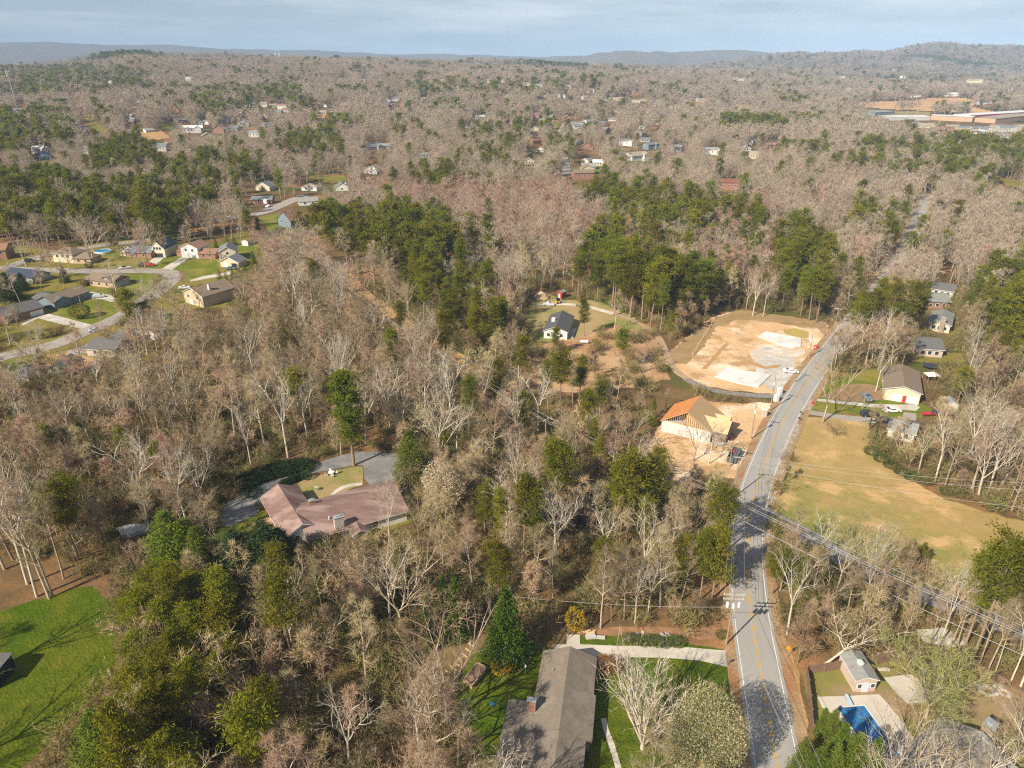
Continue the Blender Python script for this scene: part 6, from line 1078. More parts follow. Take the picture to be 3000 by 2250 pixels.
p = at(-8, 2010); t = thing('garden_shed', p, 'dark flat-topped block at the left photo edge on the green lawn', 'shed'); b = MB(); b.box((p[0] - 1.0, p[1] + 1.5, 1.4), (3.2, 4.5, 2.8)); b.build('wall', mat('dark_block', (.05, .05, .05)), t); b = MB(); b.box((p[0] - 1.0, p[1] + 1.5, 2.9), (3.6, 4.9, .2)); b.build('roof', ROOF['charcoal'], t)  # near-black block with a flat charcoal top

b = MB(); rg = random.Random(9); P = [g(u, v) for u, v in Z5([(945, 1372), (1050, 1345), (1240, 1335), (1250, 1390), (1130, 1400), (1060, 1425), (985, 1430)], 0, 1060, S2)]; b.prism(P, 0, .9); tag(b.build('grey_canopy', mat('grey_tarp', (.42, .42, .42), (.52, .52, .51), .5)), 'pale grey flat roof or tarp showing between bare trees near the dark drive', 'canopy'); VISIBLE.append(Z5([(945, 1350), (1250, 1325), (1250, 1400), (985, 1435)], 0, 1060, S2))
# ---------------------------------------------------------------- planting: single trees first, then the woods
proto('pear_tree', *bush(201, 3.4, 7.6, 30000, .125, 10, .45, mi2=.5, hollow=.3), BARK, [NEWLEAF, BLOSSOM])
proto('pale_bloom_tree', *bush(202, 2.6, 6.5, 4200, .26, 9, .5, hollow=.1), BARK, mat('pale_bud', (.50, .42, .28), (.58, .50, .35), 1, rnd=.1, trans=.3))
proto('multistem_tree', *bare_tree(203, 8.5, .07, 15, .62, 'fork', wd=.028, rt=.26, tw=.45), PALEBARK, PALETWIG)
proto('willow_tree', *bare_tree(204, 9, .25, 9, .8, 'fork', tw=2.2, wd=.045), BARK, mat('green_twig', (.33, .33, .12), (.40, .40, .16), .5, trans=.3))
proto('leaning_tree', *bare_tree(205, 11, .38, 5, .7, 'fork', bend=.75, rt=.15), PALEBARK, TWIG)
proto('forsythia_bush', *bush(206, 1.1, 1.6, 700, .22, 6, .4), BARK, YELLOW)
proto('rust_bush', *bush(207, 1.3, 1.9, 700, .22, 6, .4), BARK, RUST)
proto('round_bush', *bush(208, 1.25, 2.0, 2200, .16, 3, .05, hollow=.8), BARK, mat('box_leaf', (.05, .11, .02), (.075, .15, .03), 1, trans=.25))
proto('hedge_bush', *bush(209, 1.5, 1.2, 900, .2, 4, .3, hollow=.6), BARK, mat('hedge_leaf', (.028, .05, .014), (.05, .08, .02), 1, rnd=.2, trans=.2))
proto('gold_bush', *bush(210, 1.7, 3.2, 2200, .24, 6, .3, hollow=.6), BARK, mat('gold_green_leaf', (.16, .17, .03), (.22, .21, .04), 1, trans=.3))
proto('arborvitae_tree', *cone_tree(211, 4.6, .85, 1300, pw=.35, lump=.15, size=.26), PINEBARK, mat('arborvitae_leaf', (.13, .14, .02), (.18, .17, .03), 1, rnd=.2, trans=.25))
proto('dark_cedar_tree', *cone_tree(212, 10, 3.4, 6500, pw=.6, lump=.4, size=.4), PINEBARK, mat('dark_cedar_needle', (.045, .075, .025), (.075, .11, .035), .6, rnd=.1, trans=.25))
for i in range(2): proto('bright_cedar_tree', *cone_tree(214 + i, 12, (3.0, 2.3)[i], 6800, pw=(.55, .6)[i], lump=.5, size=.38), PINEBARK, mat('bright_needle', (.13, .19, .02), (.18, .225, .03), .6, rnd=.15, trans=.3))
proto('lone_pine_tree', *pine_tree(217, 24, .3, 3.5, 95, 0, 'round', .0), PINEBARK, mat('lone_needle', (.12, .165, .013), (.19, .215, .02), .5, trans=.3))
def ivy_tree(seed):
    w, c = bare_tree(seed, 15, .5, 8, .3, 'leader'); rg = np.random.default_rng(seed); n = 900; z = rg.uniform(.3, 9.5, n); a = rg.uniform(0, 6.3, n); r = rg.uniform(.15, .65, n) * (1 - z / 14)
    c.leaves(np.stack([r * np.cos(a), r * np.sin(a), z], -1), .34, .2, rg, .1, 1); return w, c
for i in range(2): proto('ivy_clad_tree', *ivy_tree(221 + i), BARK, [TWIG, IVY])
PH = dict(bare_tree=18, red_maple_tree=15, bare_sapling=9, pine_tree=20, cedar_tree=9, spruce_tree=11, pear_tree=7.6, pale_bloom_tree=6.5, multistem_tree=8.5, willow_tree=9, leaning_tree=10, forsythia_bush=1.6, rust_bush=1.9, round_bush=2, hedge_bush=1.2, gold_bush=3.2, arborvitae_tree=4.6, dark_cedar_tree=10, bright_cedar_tree=12, lone_pine_tree=24, ivy_clad_tree=15, evergreen_bush=1.9)
TAKEN = []
rgp = random.Random(77)
def hand(kind, i, u, v, vt, label, wide=1.0, rz=None, group=None, cat=None):
    p = at(u, v); h = height_to(p, vt); s = h / PH[kind]; TAKEN.append((p[0], p[1], max(2.0, 1.8 * s)))
    return plant(kind, i, (p[0], p[1], p[2]), s, rgp.uniform(0, 6.28) if rz is None else rz, label, cat, group, sxy=s * wide)
H = hand
H('lone_pine_tree', 0, 1037, 1364, 1096, 'tall lone pine with straight bare lower trunk at the bend of the loop drive', 1.25)
H('bright_cedar_tree', 0, 1205, 1405, 1262, 'broad yellow-green cedar beside the loop drive right of the lone pine', 1.35)
H('cedar_tree', 1, 1300, 1320, 1245, 'small dark cedar by the shaded drive behind the broad one')
H('spruce_tree', 0, 1482, 1935, 1722, 'large dense green spruce beside the log garden steps', 1.0)
H('spruce_tree', 1, 1337, 1872, 1692, 'middle spruce of the dark trio behind the garden steps', .8); H('spruce_tree', 1, 1255, 1858, 1735, 'leftmost slim spruce of the dark trio behind the garden steps', .75); H('spruce_tree', 1, 1300, 1812, 1683, 'hindmost spruce of the dark trio behind the garden steps', .75)
H('spruce_tree', 0, 1258, 1920, 1876, 'small young spruce at the top of the earth slope', .9)
H('pine_tree', 0, 1833, 1590, 1330, 'very broad pine standing alone below the unfinished house', 1.25); H('pine_tree', 2, 1880, 1570, 1370, 'dark pine crowded against the very broad pine', 1.1)
H('pine_tree', 1, 1532, 1655, 1402, 'slim pine on the slope, taller of a pair behind the spruces', .8); H('pine_tree', 4, 1568, 1650, 1420, 'slim pine on the slope, shorter of a pair behind the spruces', .8); H('pine_tree', 4, 1470, 1640, 1435, 'slim pine left of the pair on the slope', .7)
H('pine_tree', 5, 2086, 1755, 1535, 'pine at the roadside that shades the main road', 1.0); H('pine_tree', 0, 2048, 1760, 1560, 'pine just behind the shading roadside pine', .9); H('pine_tree', 2, 1975, 1745, 1580, 'low bushy pine in the wood above the driveway', 1.1)
H('pine_tree', 3, 2086, 1530, 1440, 'short round pine on the left verge of the road', 1.25)
H('pine_tree', 1, 1605, 1205, 1060, 'open pine left in the thin group on the cleared slope', .95); H('pine_tree', 3, 1640, 1222, 1030, 'tallest open pine of the thin group on the cleared slope', 1.0); H('pine_tree', 1, 1697, 1172, 1045, 'open pine right in the thin group on the cleared slope', .9)
H('pine_tree', 0, 1756, 1215, 1118, 'round yellowish pine below the thin group', 1.3); H('pine_tree', 3, 1820, 1090, 966, 'lone flat-topped pine on the sandy slope', 1.1); H('pine_tree', 2, 1627, 1036, 958, 'small pine in front of the white house with black roof', 1.15); H('pine_tree', 0, 1450, 1195, 1110, 'small pine beside the lower power cable', 1.1)
H('pine_tree', 2, 1712, 985, 880, 'pine at the edge of the patchy yard', .9)
H('pear_tree', 0, 2044, 2300, 2030, 'round cream-blossoming pear tree beside the near road', .72)
H('multistem_tree', 0, 1882, 2194, 1950, 'spreading many-stemmed bare tree on the front lawn', .66)
H('pale_bloom_tree', 0, 1300, 1490, 1345, 'pale cream-budded tree right of the broad cedar', 1.1); H('pale_bloom_tree', 0, 1370, 1440, 1330, 'second pale cream-budded tree nearer the shaded drive', .9)
H('round_bush', 0, 899, 1403, 1381, 'clipped round green bush on the tan island'); H('round_bush', 0, 869, 1379, 1366, 'smaller round bush on the far edge of the drive'); H('round_bush', 0, 262, 784, 768, 'dark round bush in front of the tan brick house', 1.1)
H('forsythia_bush', 0, 1470, 1968, 1938, 'bright yellow forsythia beside the raised bed', 1.2); H('forsythia_bush', 0, 1684, 1848, 1785, 'tall yellow-leaved bush above the log pile', .6)
H('rust_bush', 0, 1775, 1968, 1928, 'rust-orange bush at the corner of the long house', 1.0); H('rust_bush', 0, 1806, 1966, 1932, 'greenish rust bush right of the rust-orange one', .8); H('evergreen_bush', 0, 2110, 1868, 1848, 'small rounded shrub near the foot of the driveway')
H('bare_sapling', 1, 1787, 1950, 1908, 'small pale leafless shrub tree behind the rust bush', 1.2, cat='tree'); H('bare_sapling', 1, 2098, 2070, 2005, 'small leafless tree on the lawn edge by the road', .8, cat='tree')
for k, (u, v) in enumerate([(1838, 1880), (1862, 1884), (1885, 1888), (1906, 1886), (1925, 1890), (1945, 1893), (1968, 1888), (1984, 1892)]): H('evergreen_bush', k, u, v, v - 22, 'low green fern among the rockery stones', 1.1, group='ferns in the rockery', cat='fern')
for k in range(11): f = k / 10; H('hedge_bush', 0, 842 - 12 + f * 58, 1422 - f * 24, 1408 - f * 24, 'low dark hedge shrub along the tan island edge', .8, group='hedge along the island')
for k in range(12): f = k / 11; H('hedge_bush', 0, 705 + f * 190, 1428 - f * 55 - 10 * sin(f * 3), 1405 - f * 55 - 10 * sin(f * 3), 'dark hedge shrub along the far side of the loop drive', 1.2, group='hedge across the drive')
H('hedge_bush', 0, 745, 1450, 1432, 'olive bush beside the drive left of the house wing', 1.1); H('evergreen_bush', 0, 765, 1490, 1468, 'square light green bush by the white side door', 1.1)
H('bare_tree', 3, 2409, 1237, 1040, 'tall bare tree casting a long shadow across the two drives', .9); H('bare_sapling', 1, 2440, 1285, 1236, 'small crooked bare tree alone at the top of the field', 1.3); H('bare_tree', 1, 2565, 1147, 1010, 'bare tree at the corner of the cream house', .8)
for k, (u, v, vt) in enumerate([(2738, 1411, 1175), (2767, 1425, 1215), (2839, 1447, 1190), (2850, 1450, 1230), (2897, 1443, 1185), (2933, 1412, 1200), (2995, 1458, 1170), (2792, 1400, 1230), (2690, 1385, 1240), (2955, 1475, 1265)]): H('bare_tree', (1, 0, 5, 2, 1, 0, 5, 3, 1, 4)[k], u, v, vt, 'tall bare tree with pale trunk at the edge of the tan field', .8, group='tall bare trees at the field edge')
H('evergreen_bush', 1, 2772, 1447, 1425, 'round green bush on the field edge beneath the bare trees', 1.3)
for k, (u, v) in enumerate([(2552, 1330), (2580, 1350), (2610, 1370), (2640, 1390), (2670, 1405)]): H('evergreen_bush', k, u, v, v - 20, 'low green shrub in the strip below the vine-covered trees', 1.6, group='green strip at the field corner', cat='bush')
H('pine_tree', 0, 2800, 1192, 1078, 'round green pine right of the canopy tent', 1.35)
for k, (u, v, vt) in enumerate([(2905, 1050, 860), (2945, 1075, 800), (2990, 1090, 815), (2965, 1030, 830), (2925, 990, 840), (3010, 1010, 800)]): H('pine_tree', (3, 0, 2, 3, 0, 2)[k], u, v, vt, 'big dark pine in the dense clump at the edge beyond the grey-roofed houses', 1.0, group='dense pine clump right of the houses')
for k, (u, v, vt) in enumerate([(2500, 990, 858), (2540, 985, 848), (2588, 1000, 824), (2650, 1005, 828), (2680, 985, 850)]): H('pine_tree', (3, 0, 3, 3, 0)[k], u, v, vt, 'flat-topped pine in the row left of the grey-roofed houses', .95, group='flat-topped pines by the road')
for k, (u, v, vt) in enumerate([(2420, 2200, 2085), (2400, 2160, 2075), (2475, 2330, 2150), (2530, 2330, 2165), (2340, 2270, 2160), (2440, 2270, 2120), (2375, 2330, 2190), (2420, 2330, 2180)]): H('bright_cedar_tree', k, u, v, vt, 'bushy bright green evergreen between the road and the covered pool', .95, group='evergreens by the pool')
H('pine_tree', 3, 2847, 1934, 1585, 'towering pine with long bare trunk behind the slanting fence', .9); H('pine_tree', 0, 2820, 1905, 1600, 'second towering pine just behind the slanting fence', .85); H('pine_tree', 3, 2990, 1790, 1600, 'pine at the photo edge above the side road', .8); H('pine_tree', 1, 2940, 1745, 1590, 'bushy pine on the near edge of the tan field', .8); H('pine_tree', 3, 2900, 1800, 1630, 'thin-crowned pine between side road and field edge', .75)
for k, (u, v, vt) in enumerate([(2262, 1740, 1620), (2285, 1730, 1610), (2330, 1745, 1640), (2390, 1700, 1600), (2690, 1665, 1590), (2660, 1650, 1580)]): H('pine_tree' if k < 3 else 'cedar_tree', k, u, v, vt, 'small yellowish evergreen in the brush between road and side road', 1.3, group='small evergreens by the side road')
H('willow_tree', 0, 2712, 2104, 1925, 'yellow-green leafless willow in the fenced yard', 1.25); H('leaning_tree', 0, 2404, 1948, 1792, 'crooked tree leaning right above the pinkish shed', 1.25, -.2)
for k, (u, v, vt) in enumerate([(2528, 1790, 1560), (2545, 1795, 1590), (2725, 1885, 1700), (2655, 1870, 1690), (2605, 1840, 1690), (2750, 1893, 1640), (2800, 1905, 1660), (2895, 1960, 1720), (2960, 2000, 1760), (2640, 1900, 1740), (2915, 1975, 1760), (2990, 2010, 1700), (2780, 1900, 1690), (2870, 1945, 1700)]): H('bare_tree', (1, 3, 0, 2, 4, 1, 0, 2, 1, 6, 4, 5, 2, 6)[k], u, v, vt, 'slender bare tree in the grove between the side road and the slanting fence', .62, group='grove behind the slanting fence')
for k, (u, v, vt) in enumerate([(2660, 2330, 2130), (2720, 2345, 2150), (2930, 2340, 2120), (2860, 2350, 2150), (2985, 2330, 2080)]): H('bare_tree', (5, 1, 3, 5, 1)[k], u, v, vt, 'pale bare tree reaching up over the mossy grey roof', 1.0, group='bare trees over the mossy roof')
for k, (u, v, vt) in enumerate([(14, 1668, 1330), (81, 1711, 1350), (108, 1748, 1390), (145, 1755, 1400), (156, 1748, 1440), (186, 1697, 1420), (40, 1640, 1340)]): H('bare_tree', (5, 1, 5, 2, 0, 2, 3)[k], u, v, vt, 'tall bare tree with dark lower trunk at the upper edge of the bright lawn', .75, group='tall trees above the bright lawn')
q = at(-40, 2000); plant('bare_tree', 1, (q[0] - 3, q[1], 0), 1.05, 1.2, 'bare tree beyond the photo edge that shadows the bright lawn', 'tree'); q = at(-140, 2260); plant('bare_tree', 3, (q[0], q[1], 0), 1.0, 2.2, 'bare tree beyond the photo edge shadowing the lower lawn', 'tree')
for k, (u, v, vt, kd) in enumerate([(520, 1690, 1500, 'b'), (600, 1700, 1545, 'b'), (560, 1640, 1520, 'b'), (700, 1690, 1555, 'c'), (790, 1680, 1530, 'c'), (830, 1665, 1550, 'c'), (470, 1790, 1660, 'p'), (530, 1800, 1650, 'p'), (600, 1830, 1680, 'p'), (660, 1800, 1660, 'b'), (440, 1880, 1730, 'p'), (510, 1930, 1760, 'p'), (580, 1930, 1770, 'p'), (650, 1930, 1780, 'p'), (420, 1990, 1850, 'p'), (500, 2040, 1890, 'p'), (580, 2050, 1900, 'p'), (660, 2060, 1920, 'p'), (430, 2130, 1960, 'p'), (540, 2150, 2010, 'p'), (330, 2290, 2090, 'b'), (400, 2310, 2110, 'b'), (360, 2240, 2100, 'b'), (700, 2000, 1860, 'p'), (390, 1870, 1760, 'p')]):
    H({'b': 'bright_cedar_tree', 'c': 'dark_cedar_tree', 'p': 'pine_tree'}[kd], k, u, v, vt, {'b': 'bright yellow-green cedar in the dense evergreens by the bright lawn', 'c': 'dark cedar in front of the maroon-roofed house', 'p': 'ragged olive pine in the dense evergreens by the bright lawn'}[kd], 1.55, group={'b': 'bright cedars by the lawn', 'c': 'dark cedars by the house', 'p': 'ragged pines by the lawn'}[kd])
for k, (u, v, vt) in enumerate([(1800, 925, 720), (1845, 930, 735), (1795, 890, 705), (1880, 935, 745), (1905, 955, 760), (1945, 945, 770), (1985, 940, 760), (2030, 935, 765), (2060, 920, 760), (1850, 890, 700), (1920, 905, 720), (1965, 900, 735), (2010, 900, 740), (2100, 905, 790), (2370, 940, 790), (2390, 945, 800), (2345, 925, 800)]): H('pine_tree', (0, 2, 0, 3, 2, 0, 1, 2, 0, 3, 0, 2, 1, 4, 1, 0, 4)[k], u, v, vt, 'tall pine of the dense clump above the stake row and dirt plot' if k < 14 else 'pine with bare trunk at the upper edge of the dirt plot', 1.1, group='pine clump above the dirt plot' if k < 14 else 'pines at the plot edge')
H('bright_cedar_tree', 1, 940, 1785, 1640, 'slim bright cedar standing among bare trees below the maroon house', .75)
for k, (u, v, vt, i, w_, lb) in enumerate([(1141, 1605, 1385, 1, .75, 'bare tree rising in front of the maroon roof, twisted limbs'), (1227, 1598, 1415, 3, .7, 'pale bare tree at the right end of the maroon roof'), (1141, 1840, 1600, 1, 1.0, 'large forked bare tree below the maroon-roofed house'), (960, 1948, 1770, 3, 1.1, 'silver bare tree with wide forked limbs in the dark wood'), (1072, 2014, 1740, 0, .95, 'tall silver bare tree with fine crown above the fallen log'), (1231, 2250, 1985, 5, .95, 'silver bare tree on the bright lawn below the mulch bed'), (1025, 2250, 2020, 1, 1.0, 'forked pale bare tree at the bottom edge of the dark wood'), (1343, 2255, 2050, 5, .75, 'pale bare tree on the lawn left of the long house'), (1160, 2230, 2060, 2, .8, 'leaning bare tree at the edge of the bright lawn'), (1204, 1960, 1825, 4, .7, 'slim bare tree at the foot of the earth slope'), (1759, 1840, 1590, 0, .75, 'tall bare tree with straight pale trunk above the yellow-leaved bush'), (1898, 1797, 1620, 1, .8, 'bare tree with bent limbs above the rockery'), (1995, 1757, 1570, 2, .8, 'bare tree behind the roadside pines'), (1620, 1750, 1560, 0, .7, 'straight bare trunk in the wood left of the tallest one'), (206, 1283, 1135, 1, 1.0, 'wide bare tree below the straw bank'), (474, 1301, 1080, 0, .8, 'tall bare tree with dark shaft in the bare wood'), (553, 1279, 1105, 3, 1.0, 'bare tree with spreading pale limbs in the bare wood'), (430, 1492, 1258, 1, 1.15, 'great spreading bare tree left of the dark drive'), (603, 1560, 1415, 3, .95, 'twisted silver bare tree beside the dark drive'), (780, 1320, 1080, 0, .9, 'bare tree with pale limbs left of the lone pine'), (845, 1340, 1060, 1, .8, 'forked bare tree between the wood and the loop drive'), (1170, 1305, 1140, 5, 1.0, 'silver bare tree with drooping limbs right of the lone pine'), (1240, 1270, 1010, 0, .8, 'tall pale bare tree in the wood behind the cedar'), (1320, 1260, 1010, 1, .8, 'tall forked pale bare tree in the wood behind the cedar'), (1515, 1330, 1150, 5, .95, 'silver bare tree near the leaning trunk and power pole'), (1845, 1345, 1170, 3, .9, 'bare tree leaning over the orange dirt below the unfinished house'), (1750, 1335, 1190, 1, .8, 'bare tree with pale limbs on the orange dirt'), (2030, 1350, 1215, 3, 1.0, 'sprawling bare tree in front of the unfinished house'), (2075, 1360, 1230, 1, .9, 'bare tree beside the boards near the unfinished house'), (2010, 1640, 1465, 3, .8, 'white-limbed bare tree beside the broad pine'), (1625, 1660, 1440, 5, .85, 'white-limbed bare tree on the dark slope'), (1770, 1660, 1480, 1, .9, 'wide white-limbed bare tree in the dark slope wood'), (346, 868, 752, 1, 1.0, 'bare tree in the yard of the pale blue house'), (420, 830, 745, 3, 1.0, 'bare tree inside the bend of the street'), (271, 772, 655, 3, 1.2, 'wide bare tree behind the tan brick split-level house'), (1800, 965, 880, 5, .9, 'white bare tree at the edge of the sandy slope'), (2000, 955, 850, 6, .9, 'pinkish bare tree beside the stake row'), (2205, 925, 790, 1, .9, 'twin-trunked bare tree behind the upper slab'), (2235, 928, 810, 5, .9, 'pale bare tree right behind the upper slab')]): H('bare_tree', i, u, v, vt, lb, w_)
for k, (u, v, vt) in enumerate([(2494, 1012, 905), (2470, 1035, 930), (2520, 1040, 915), (2585, 1060, 900), (2640, 1075, 930), (2610, 1040, 905), (2430, 1100, 960), (2708, 858, 750), (2680, 880, 770), (2640, 830, 740), (2600, 900, 800), (2660, 930, 830), (2560, 930, 830)]): H('bare_tree', (1, 3, 5, 1, 0, 2, 4, 3, 1, 5, 0, 6, 2)[k], u, v, vt, 'pale bare tree on the right verge of the upper main road', 1.0, group='bare trees along the upper road')
for k, (u, v, vt) in enumerate([(2400, 1645, 1490), (2470, 1668, 1500), (2560, 1702, 1540), (2640, 1735, 1570), (2330, 1640, 1480), (2310, 1690, 1540), (2450, 1730, 1560), (2380, 1760, 1590), (2560, 1765, 1590), (2700, 1795, 1640), (2760, 1805, 1650), (2880, 1850, 1690), (2990, 1905, 1720), (2480, 1800, 1640), (2620, 1810, 1650)]): H('bare_tree', (1, 3, 5, 0, 2, 6, 1, 4, 3, 0, 5, 1, 2, 0, 4)[k], u, v, vt, 'bare tree screening the narrow side road', .95, group='bare trees along the side road')
H('bare_tree', 3, 2595, 2336, 2070, 'pale bare tree spreading over the covered pool', 1.0)
H('red_maple_tree', 2, 383, 955, 845, 'reddish bare tree on the verge of the street', 1.2); H('red_maple_tree', 0, 800, 2060, 1960, 'pinkish shrubby tree in the dark wood', 1.4); H('red_maple_tree', 0, 540, 845, 790, 'rosy bare tree at the street bend', 1.2); H('red_maple_tree', 1, 372, 690, 625, 'rust-red bare tree behind the navy-roofed house', 1.0)
for k, (u, v, vt) in enumerate([(60, 985, 880), (120, 1040, 930), (230, 1030, 935), (330, 1030, 930), (400, 1040, 950), (480, 1020, 915), (150, 800, 715), (205, 800, 700), (80, 790, 690), (460, 900, 810), (520, 930, 830), (590, 930, 835), (30, 1010, 905), (300, 960, 880), (620, 775, 720), (450, 720, 640), (560, 700, 620), (610, 700, 610), (660, 705, 625)]): H('bare_tree', k % 7, u, v, vt, 'bare yard tree overlapping the houses beside the curving street', 1.0, group='bare yard trees by the street')
H('dark_cedar_tree', 0, 193, 828, 780, 'dark conical cedar on the verge in front of the tan house', 1.0); H('gold_bush', 0, 237, 932, 888, 'large rounded yellow-green bush on the bright front lawn', 1.2); H('dark_cedar_tree', 0, 34, 880, 800, 'big dark cedar left of the charcoal-roofed house', 1.5); H('dark_cedar_tree', 0, 70, 850, 800, 'dark cedar behind the pale blue house', 1.4); H('pine_tree', 3, 440, 1000, 885, 'low wide pine beside the white open-gabled house', 1.3)
for k, (u, v) in enumerate([(646, 826), (664, 828), (681, 812), (700, 799), (716, 792)]): H('arborvitae_tree', 0, u, v, v - 38 + k * 4, 'slim golden-green arborvitae in the row by the grey-gabled house', 1.0, group='arborvitae row')
for k, (u, v) in enumerate([(666, 718), (687, 719)]): H('arborvitae_tree', 0, u, v, v - 26, 'plump golden-green arborvitae of the pair behind the gabled house', 1.7, group='pair of arborvitae')
for k, (u, v, vt) in enumerate([(349, 735, 628), (424, 706, 600), (395, 700, 610), (735, 705, 615), (760, 700, 640)]): H('pine_tree', k, u, v, vt, 'pine close behind the houses by the street', 1.1, group='pines behind the street houses')
for k, (u, v, vt) in enumerate([(2560, 1300, 1180), (2545, 1260, 1185), (2615, 1305, 1215), (2640, 1290, 1215), (2750, 1300, 1180), (1870, 1250, 1140), (1950, 1200, 1135), (250, 1265, 1150), (480, 1310, 1190), (1650, 1660, 1560), (1870, 1700, 1600), (1700, 1640, 1560)]): H('ivy_clad_tree', k, u, v, vt, 'bare tree wrapped in bright green ivy' + (' beside the dark parked cars' if k < 5 else ' in the bare wood'), .9, group='ivy-clad trees' + (' by the cars' if k < 5 else ' in the woods'))

# the woods: candidate points, masks in photo space, then individuals and one mass per kind
GU, GV, GS = 1200, 760, 4.0                              # mask grid: u from -900, v from 0, 4 photo pixels a cell
gu, gv = np.meshgrid((np.arange(GU) + .5) * GS - 900, (np.arange(GV) + .5) * GS)
def raster(polys):
    m = np.zeros((GV, GU), bool)
    for pl_ in polys:
        a = np.asarray(pl_, float); i0, i1 = max(0, int((a[:, 0].min() + 900) / GS) - 1), min(GU, int((a[:, 0].max() + 900) / GS) + 2); j0, j1 = max(0, int(a[:, 1].min() / GS) - 1), min(GV, int(a[:, 1].max() / GS) + 2)
        if i1 > i0 and j1 > j0: m[j0:j1, i0:i1] |= inside(gu[j0:j1, i0:i1].ravel(), gv[j0:j1, i0:i1].ravel(), a).reshape(j1 - j0, i1 - i0)
    return m
M_NO, M_SEE = raster(NOTREE), raster(VISIBLE)
def look(m, u, v):
    i = ((u + 900) / GS).astype(int); j = (v / GS).astype(int); ok = (i >= 0) & (i < GU) & (j >= 0) & (j < GV); r = np.zeros(len(u), bool); r[ok] = m[j[ok], i[ok]]; return r
PZ = [(.93, [(640, 440), (720, 450), (850, 440), (960, 470), (1000, 530), (1060, 600), (1100, 650), (1130, 700), (1050, 735), (960, 715), (900, 640), (860, 560), (760, 520), (640, 480)]), (.9, [(1230, 520), (1330, 490), (1450, 560), (1560, 620), (1560, 680), (1480, 700), (1400, 690), (1290, 610), (1230, 570)]), (.95, [(1665, 515), (1740, 480), (1800, 520), (1840, 590), (1830, 640), (1740, 670), (1680, 630)]), (.75, [(1230, 390), (1400, 400), (1560, 420), (1680, 450), (1660, 480), (1560, 470), (1480, 490), (1400, 460), (1340, 450), (1260, 430)]), (.4, [(1330, 450), (1480, 460), (1650, 520), (1660, 600), (1560, 600), (1450, 540), (1350, 500)]), (.62, [(0, 380), (120, 370), (200, 400), (330, 380), (400, 410), (420, 450), (360, 480), (250, 500), (130, 490), (30, 500), (-200, 480), (-200, 380)]), (.55, [(300, 400), (380, 340), (500, 330), (600, 380), (640, 430), (560, 450), (480, 430), (400, 450)]), (.6, [(-100, 240), (140, 240), (160, 300), (60, 330), (-100, 330)]), (.75, [(190, 300), (330, 285), (360, 350), (300, 370), (200, 350)]), (.5, [(550, 290), (720, 270), (740, 330), (600, 330)]), (.35, [(990, 270), (1200, 260), (1280, 300), (1250, 330), (1000, 300)]), (.97, [(1556, 250), (1700, 262), (1700, 277), (1560, 268)]), (.5, [(1640, 320), (1800, 310), (2000, 340), (2300, 360), (2300, 330), (2100, 300), (1980, 300)]), (.45, [(1700, 350), (1960, 370), (2300, 400), (2300, 370), (2000, 350)]), (.97, [(2035, 293), (2300, 312), (2300, 332), (2060, 312)]), (.8, [(1820, 640), (1990, 640), (1990, 680), (1900, 700), (1830, 680)]), (.85, [(2090, 620), (2300, 560), (2300, 800), (2140, 740)]), (.6, [(2080, 590), (2212, 560), (2212, 600), (2110, 640)]), (.6, [(1010, 480), (1080, 480), (1090, 530), (1020, 520)]), (.5, [(880, 370), (1000, 350), (1040, 380), (900, 400)]), (.4, [(420, 190), (640, 180), (700, 240), (420, 240)]), (.3, [(1850, 430), (2000, 430), (1990, 470), (1870, 470)]), (.6, [(1830, 460), (1960, 520), (1980, 500), (1850, 440)]), (.3, [(900, 180), (1300, 165), (1300, 195), (900, 200)]), (.35, [(0, 130), (300, 150), (330, 190), (0, 210)])]
PZ += [(.45, [(1040, 1010), (1200, 1000), (1200, 1200), (1060, 1200)]), (.5, [(1290, 950), (1420, 980), (1420, 1180), (1300, 1150)]), (.5, [(1420, 1090), (1590, 1050), (1590, 1260), (1430, 1260)]), (.62, [(270, 1100), (640, 1080), (640, 1700), (150, 1700)]), (.4, [(640, 1130), (740, 1130), (740, 1400), (640, 1400)]), (.25, [(1140, 740), (1400, 740), (1380, 900), (1050, 880)]), (.45, [(1660, 1160), (1830, 1180), (1760, 1330), (1660, 1330)]), (.5, [(2050, 1170), (2300, 1170), (2300, 1380), (2050, 1330)]), (.2, [(0, 800), (300, 800), (350, 1100), (0, 1100)]), (.18, [(700, 1000), (1300, 1000), (1300, 1250), (700, 1250)])]
PZ = [(d, [(x * 1.35624, y * 1.35624) for x, y in p]) for d, p in PZ]; M_P = np.zeros((GV, GU))
for d, p in PZ: M_P = np.maximum(M_P, raster([p]) * d)
M_RED = raster([[(x * 1.35624, y * 1.35624) for x, y in p] for p in ([(760, 380), (1000, 370), (1250, 400), (1330, 470), (1560, 520), (1600, 470), (1720, 520), (1640, 640), (1220, 530), (1000, 470), (850, 430)], [(1080, 590), (1170, 600), (1170, 640), (1080, 640)], [(1520, 440), (1650, 420), (1700, 470), (1560, 500)])])
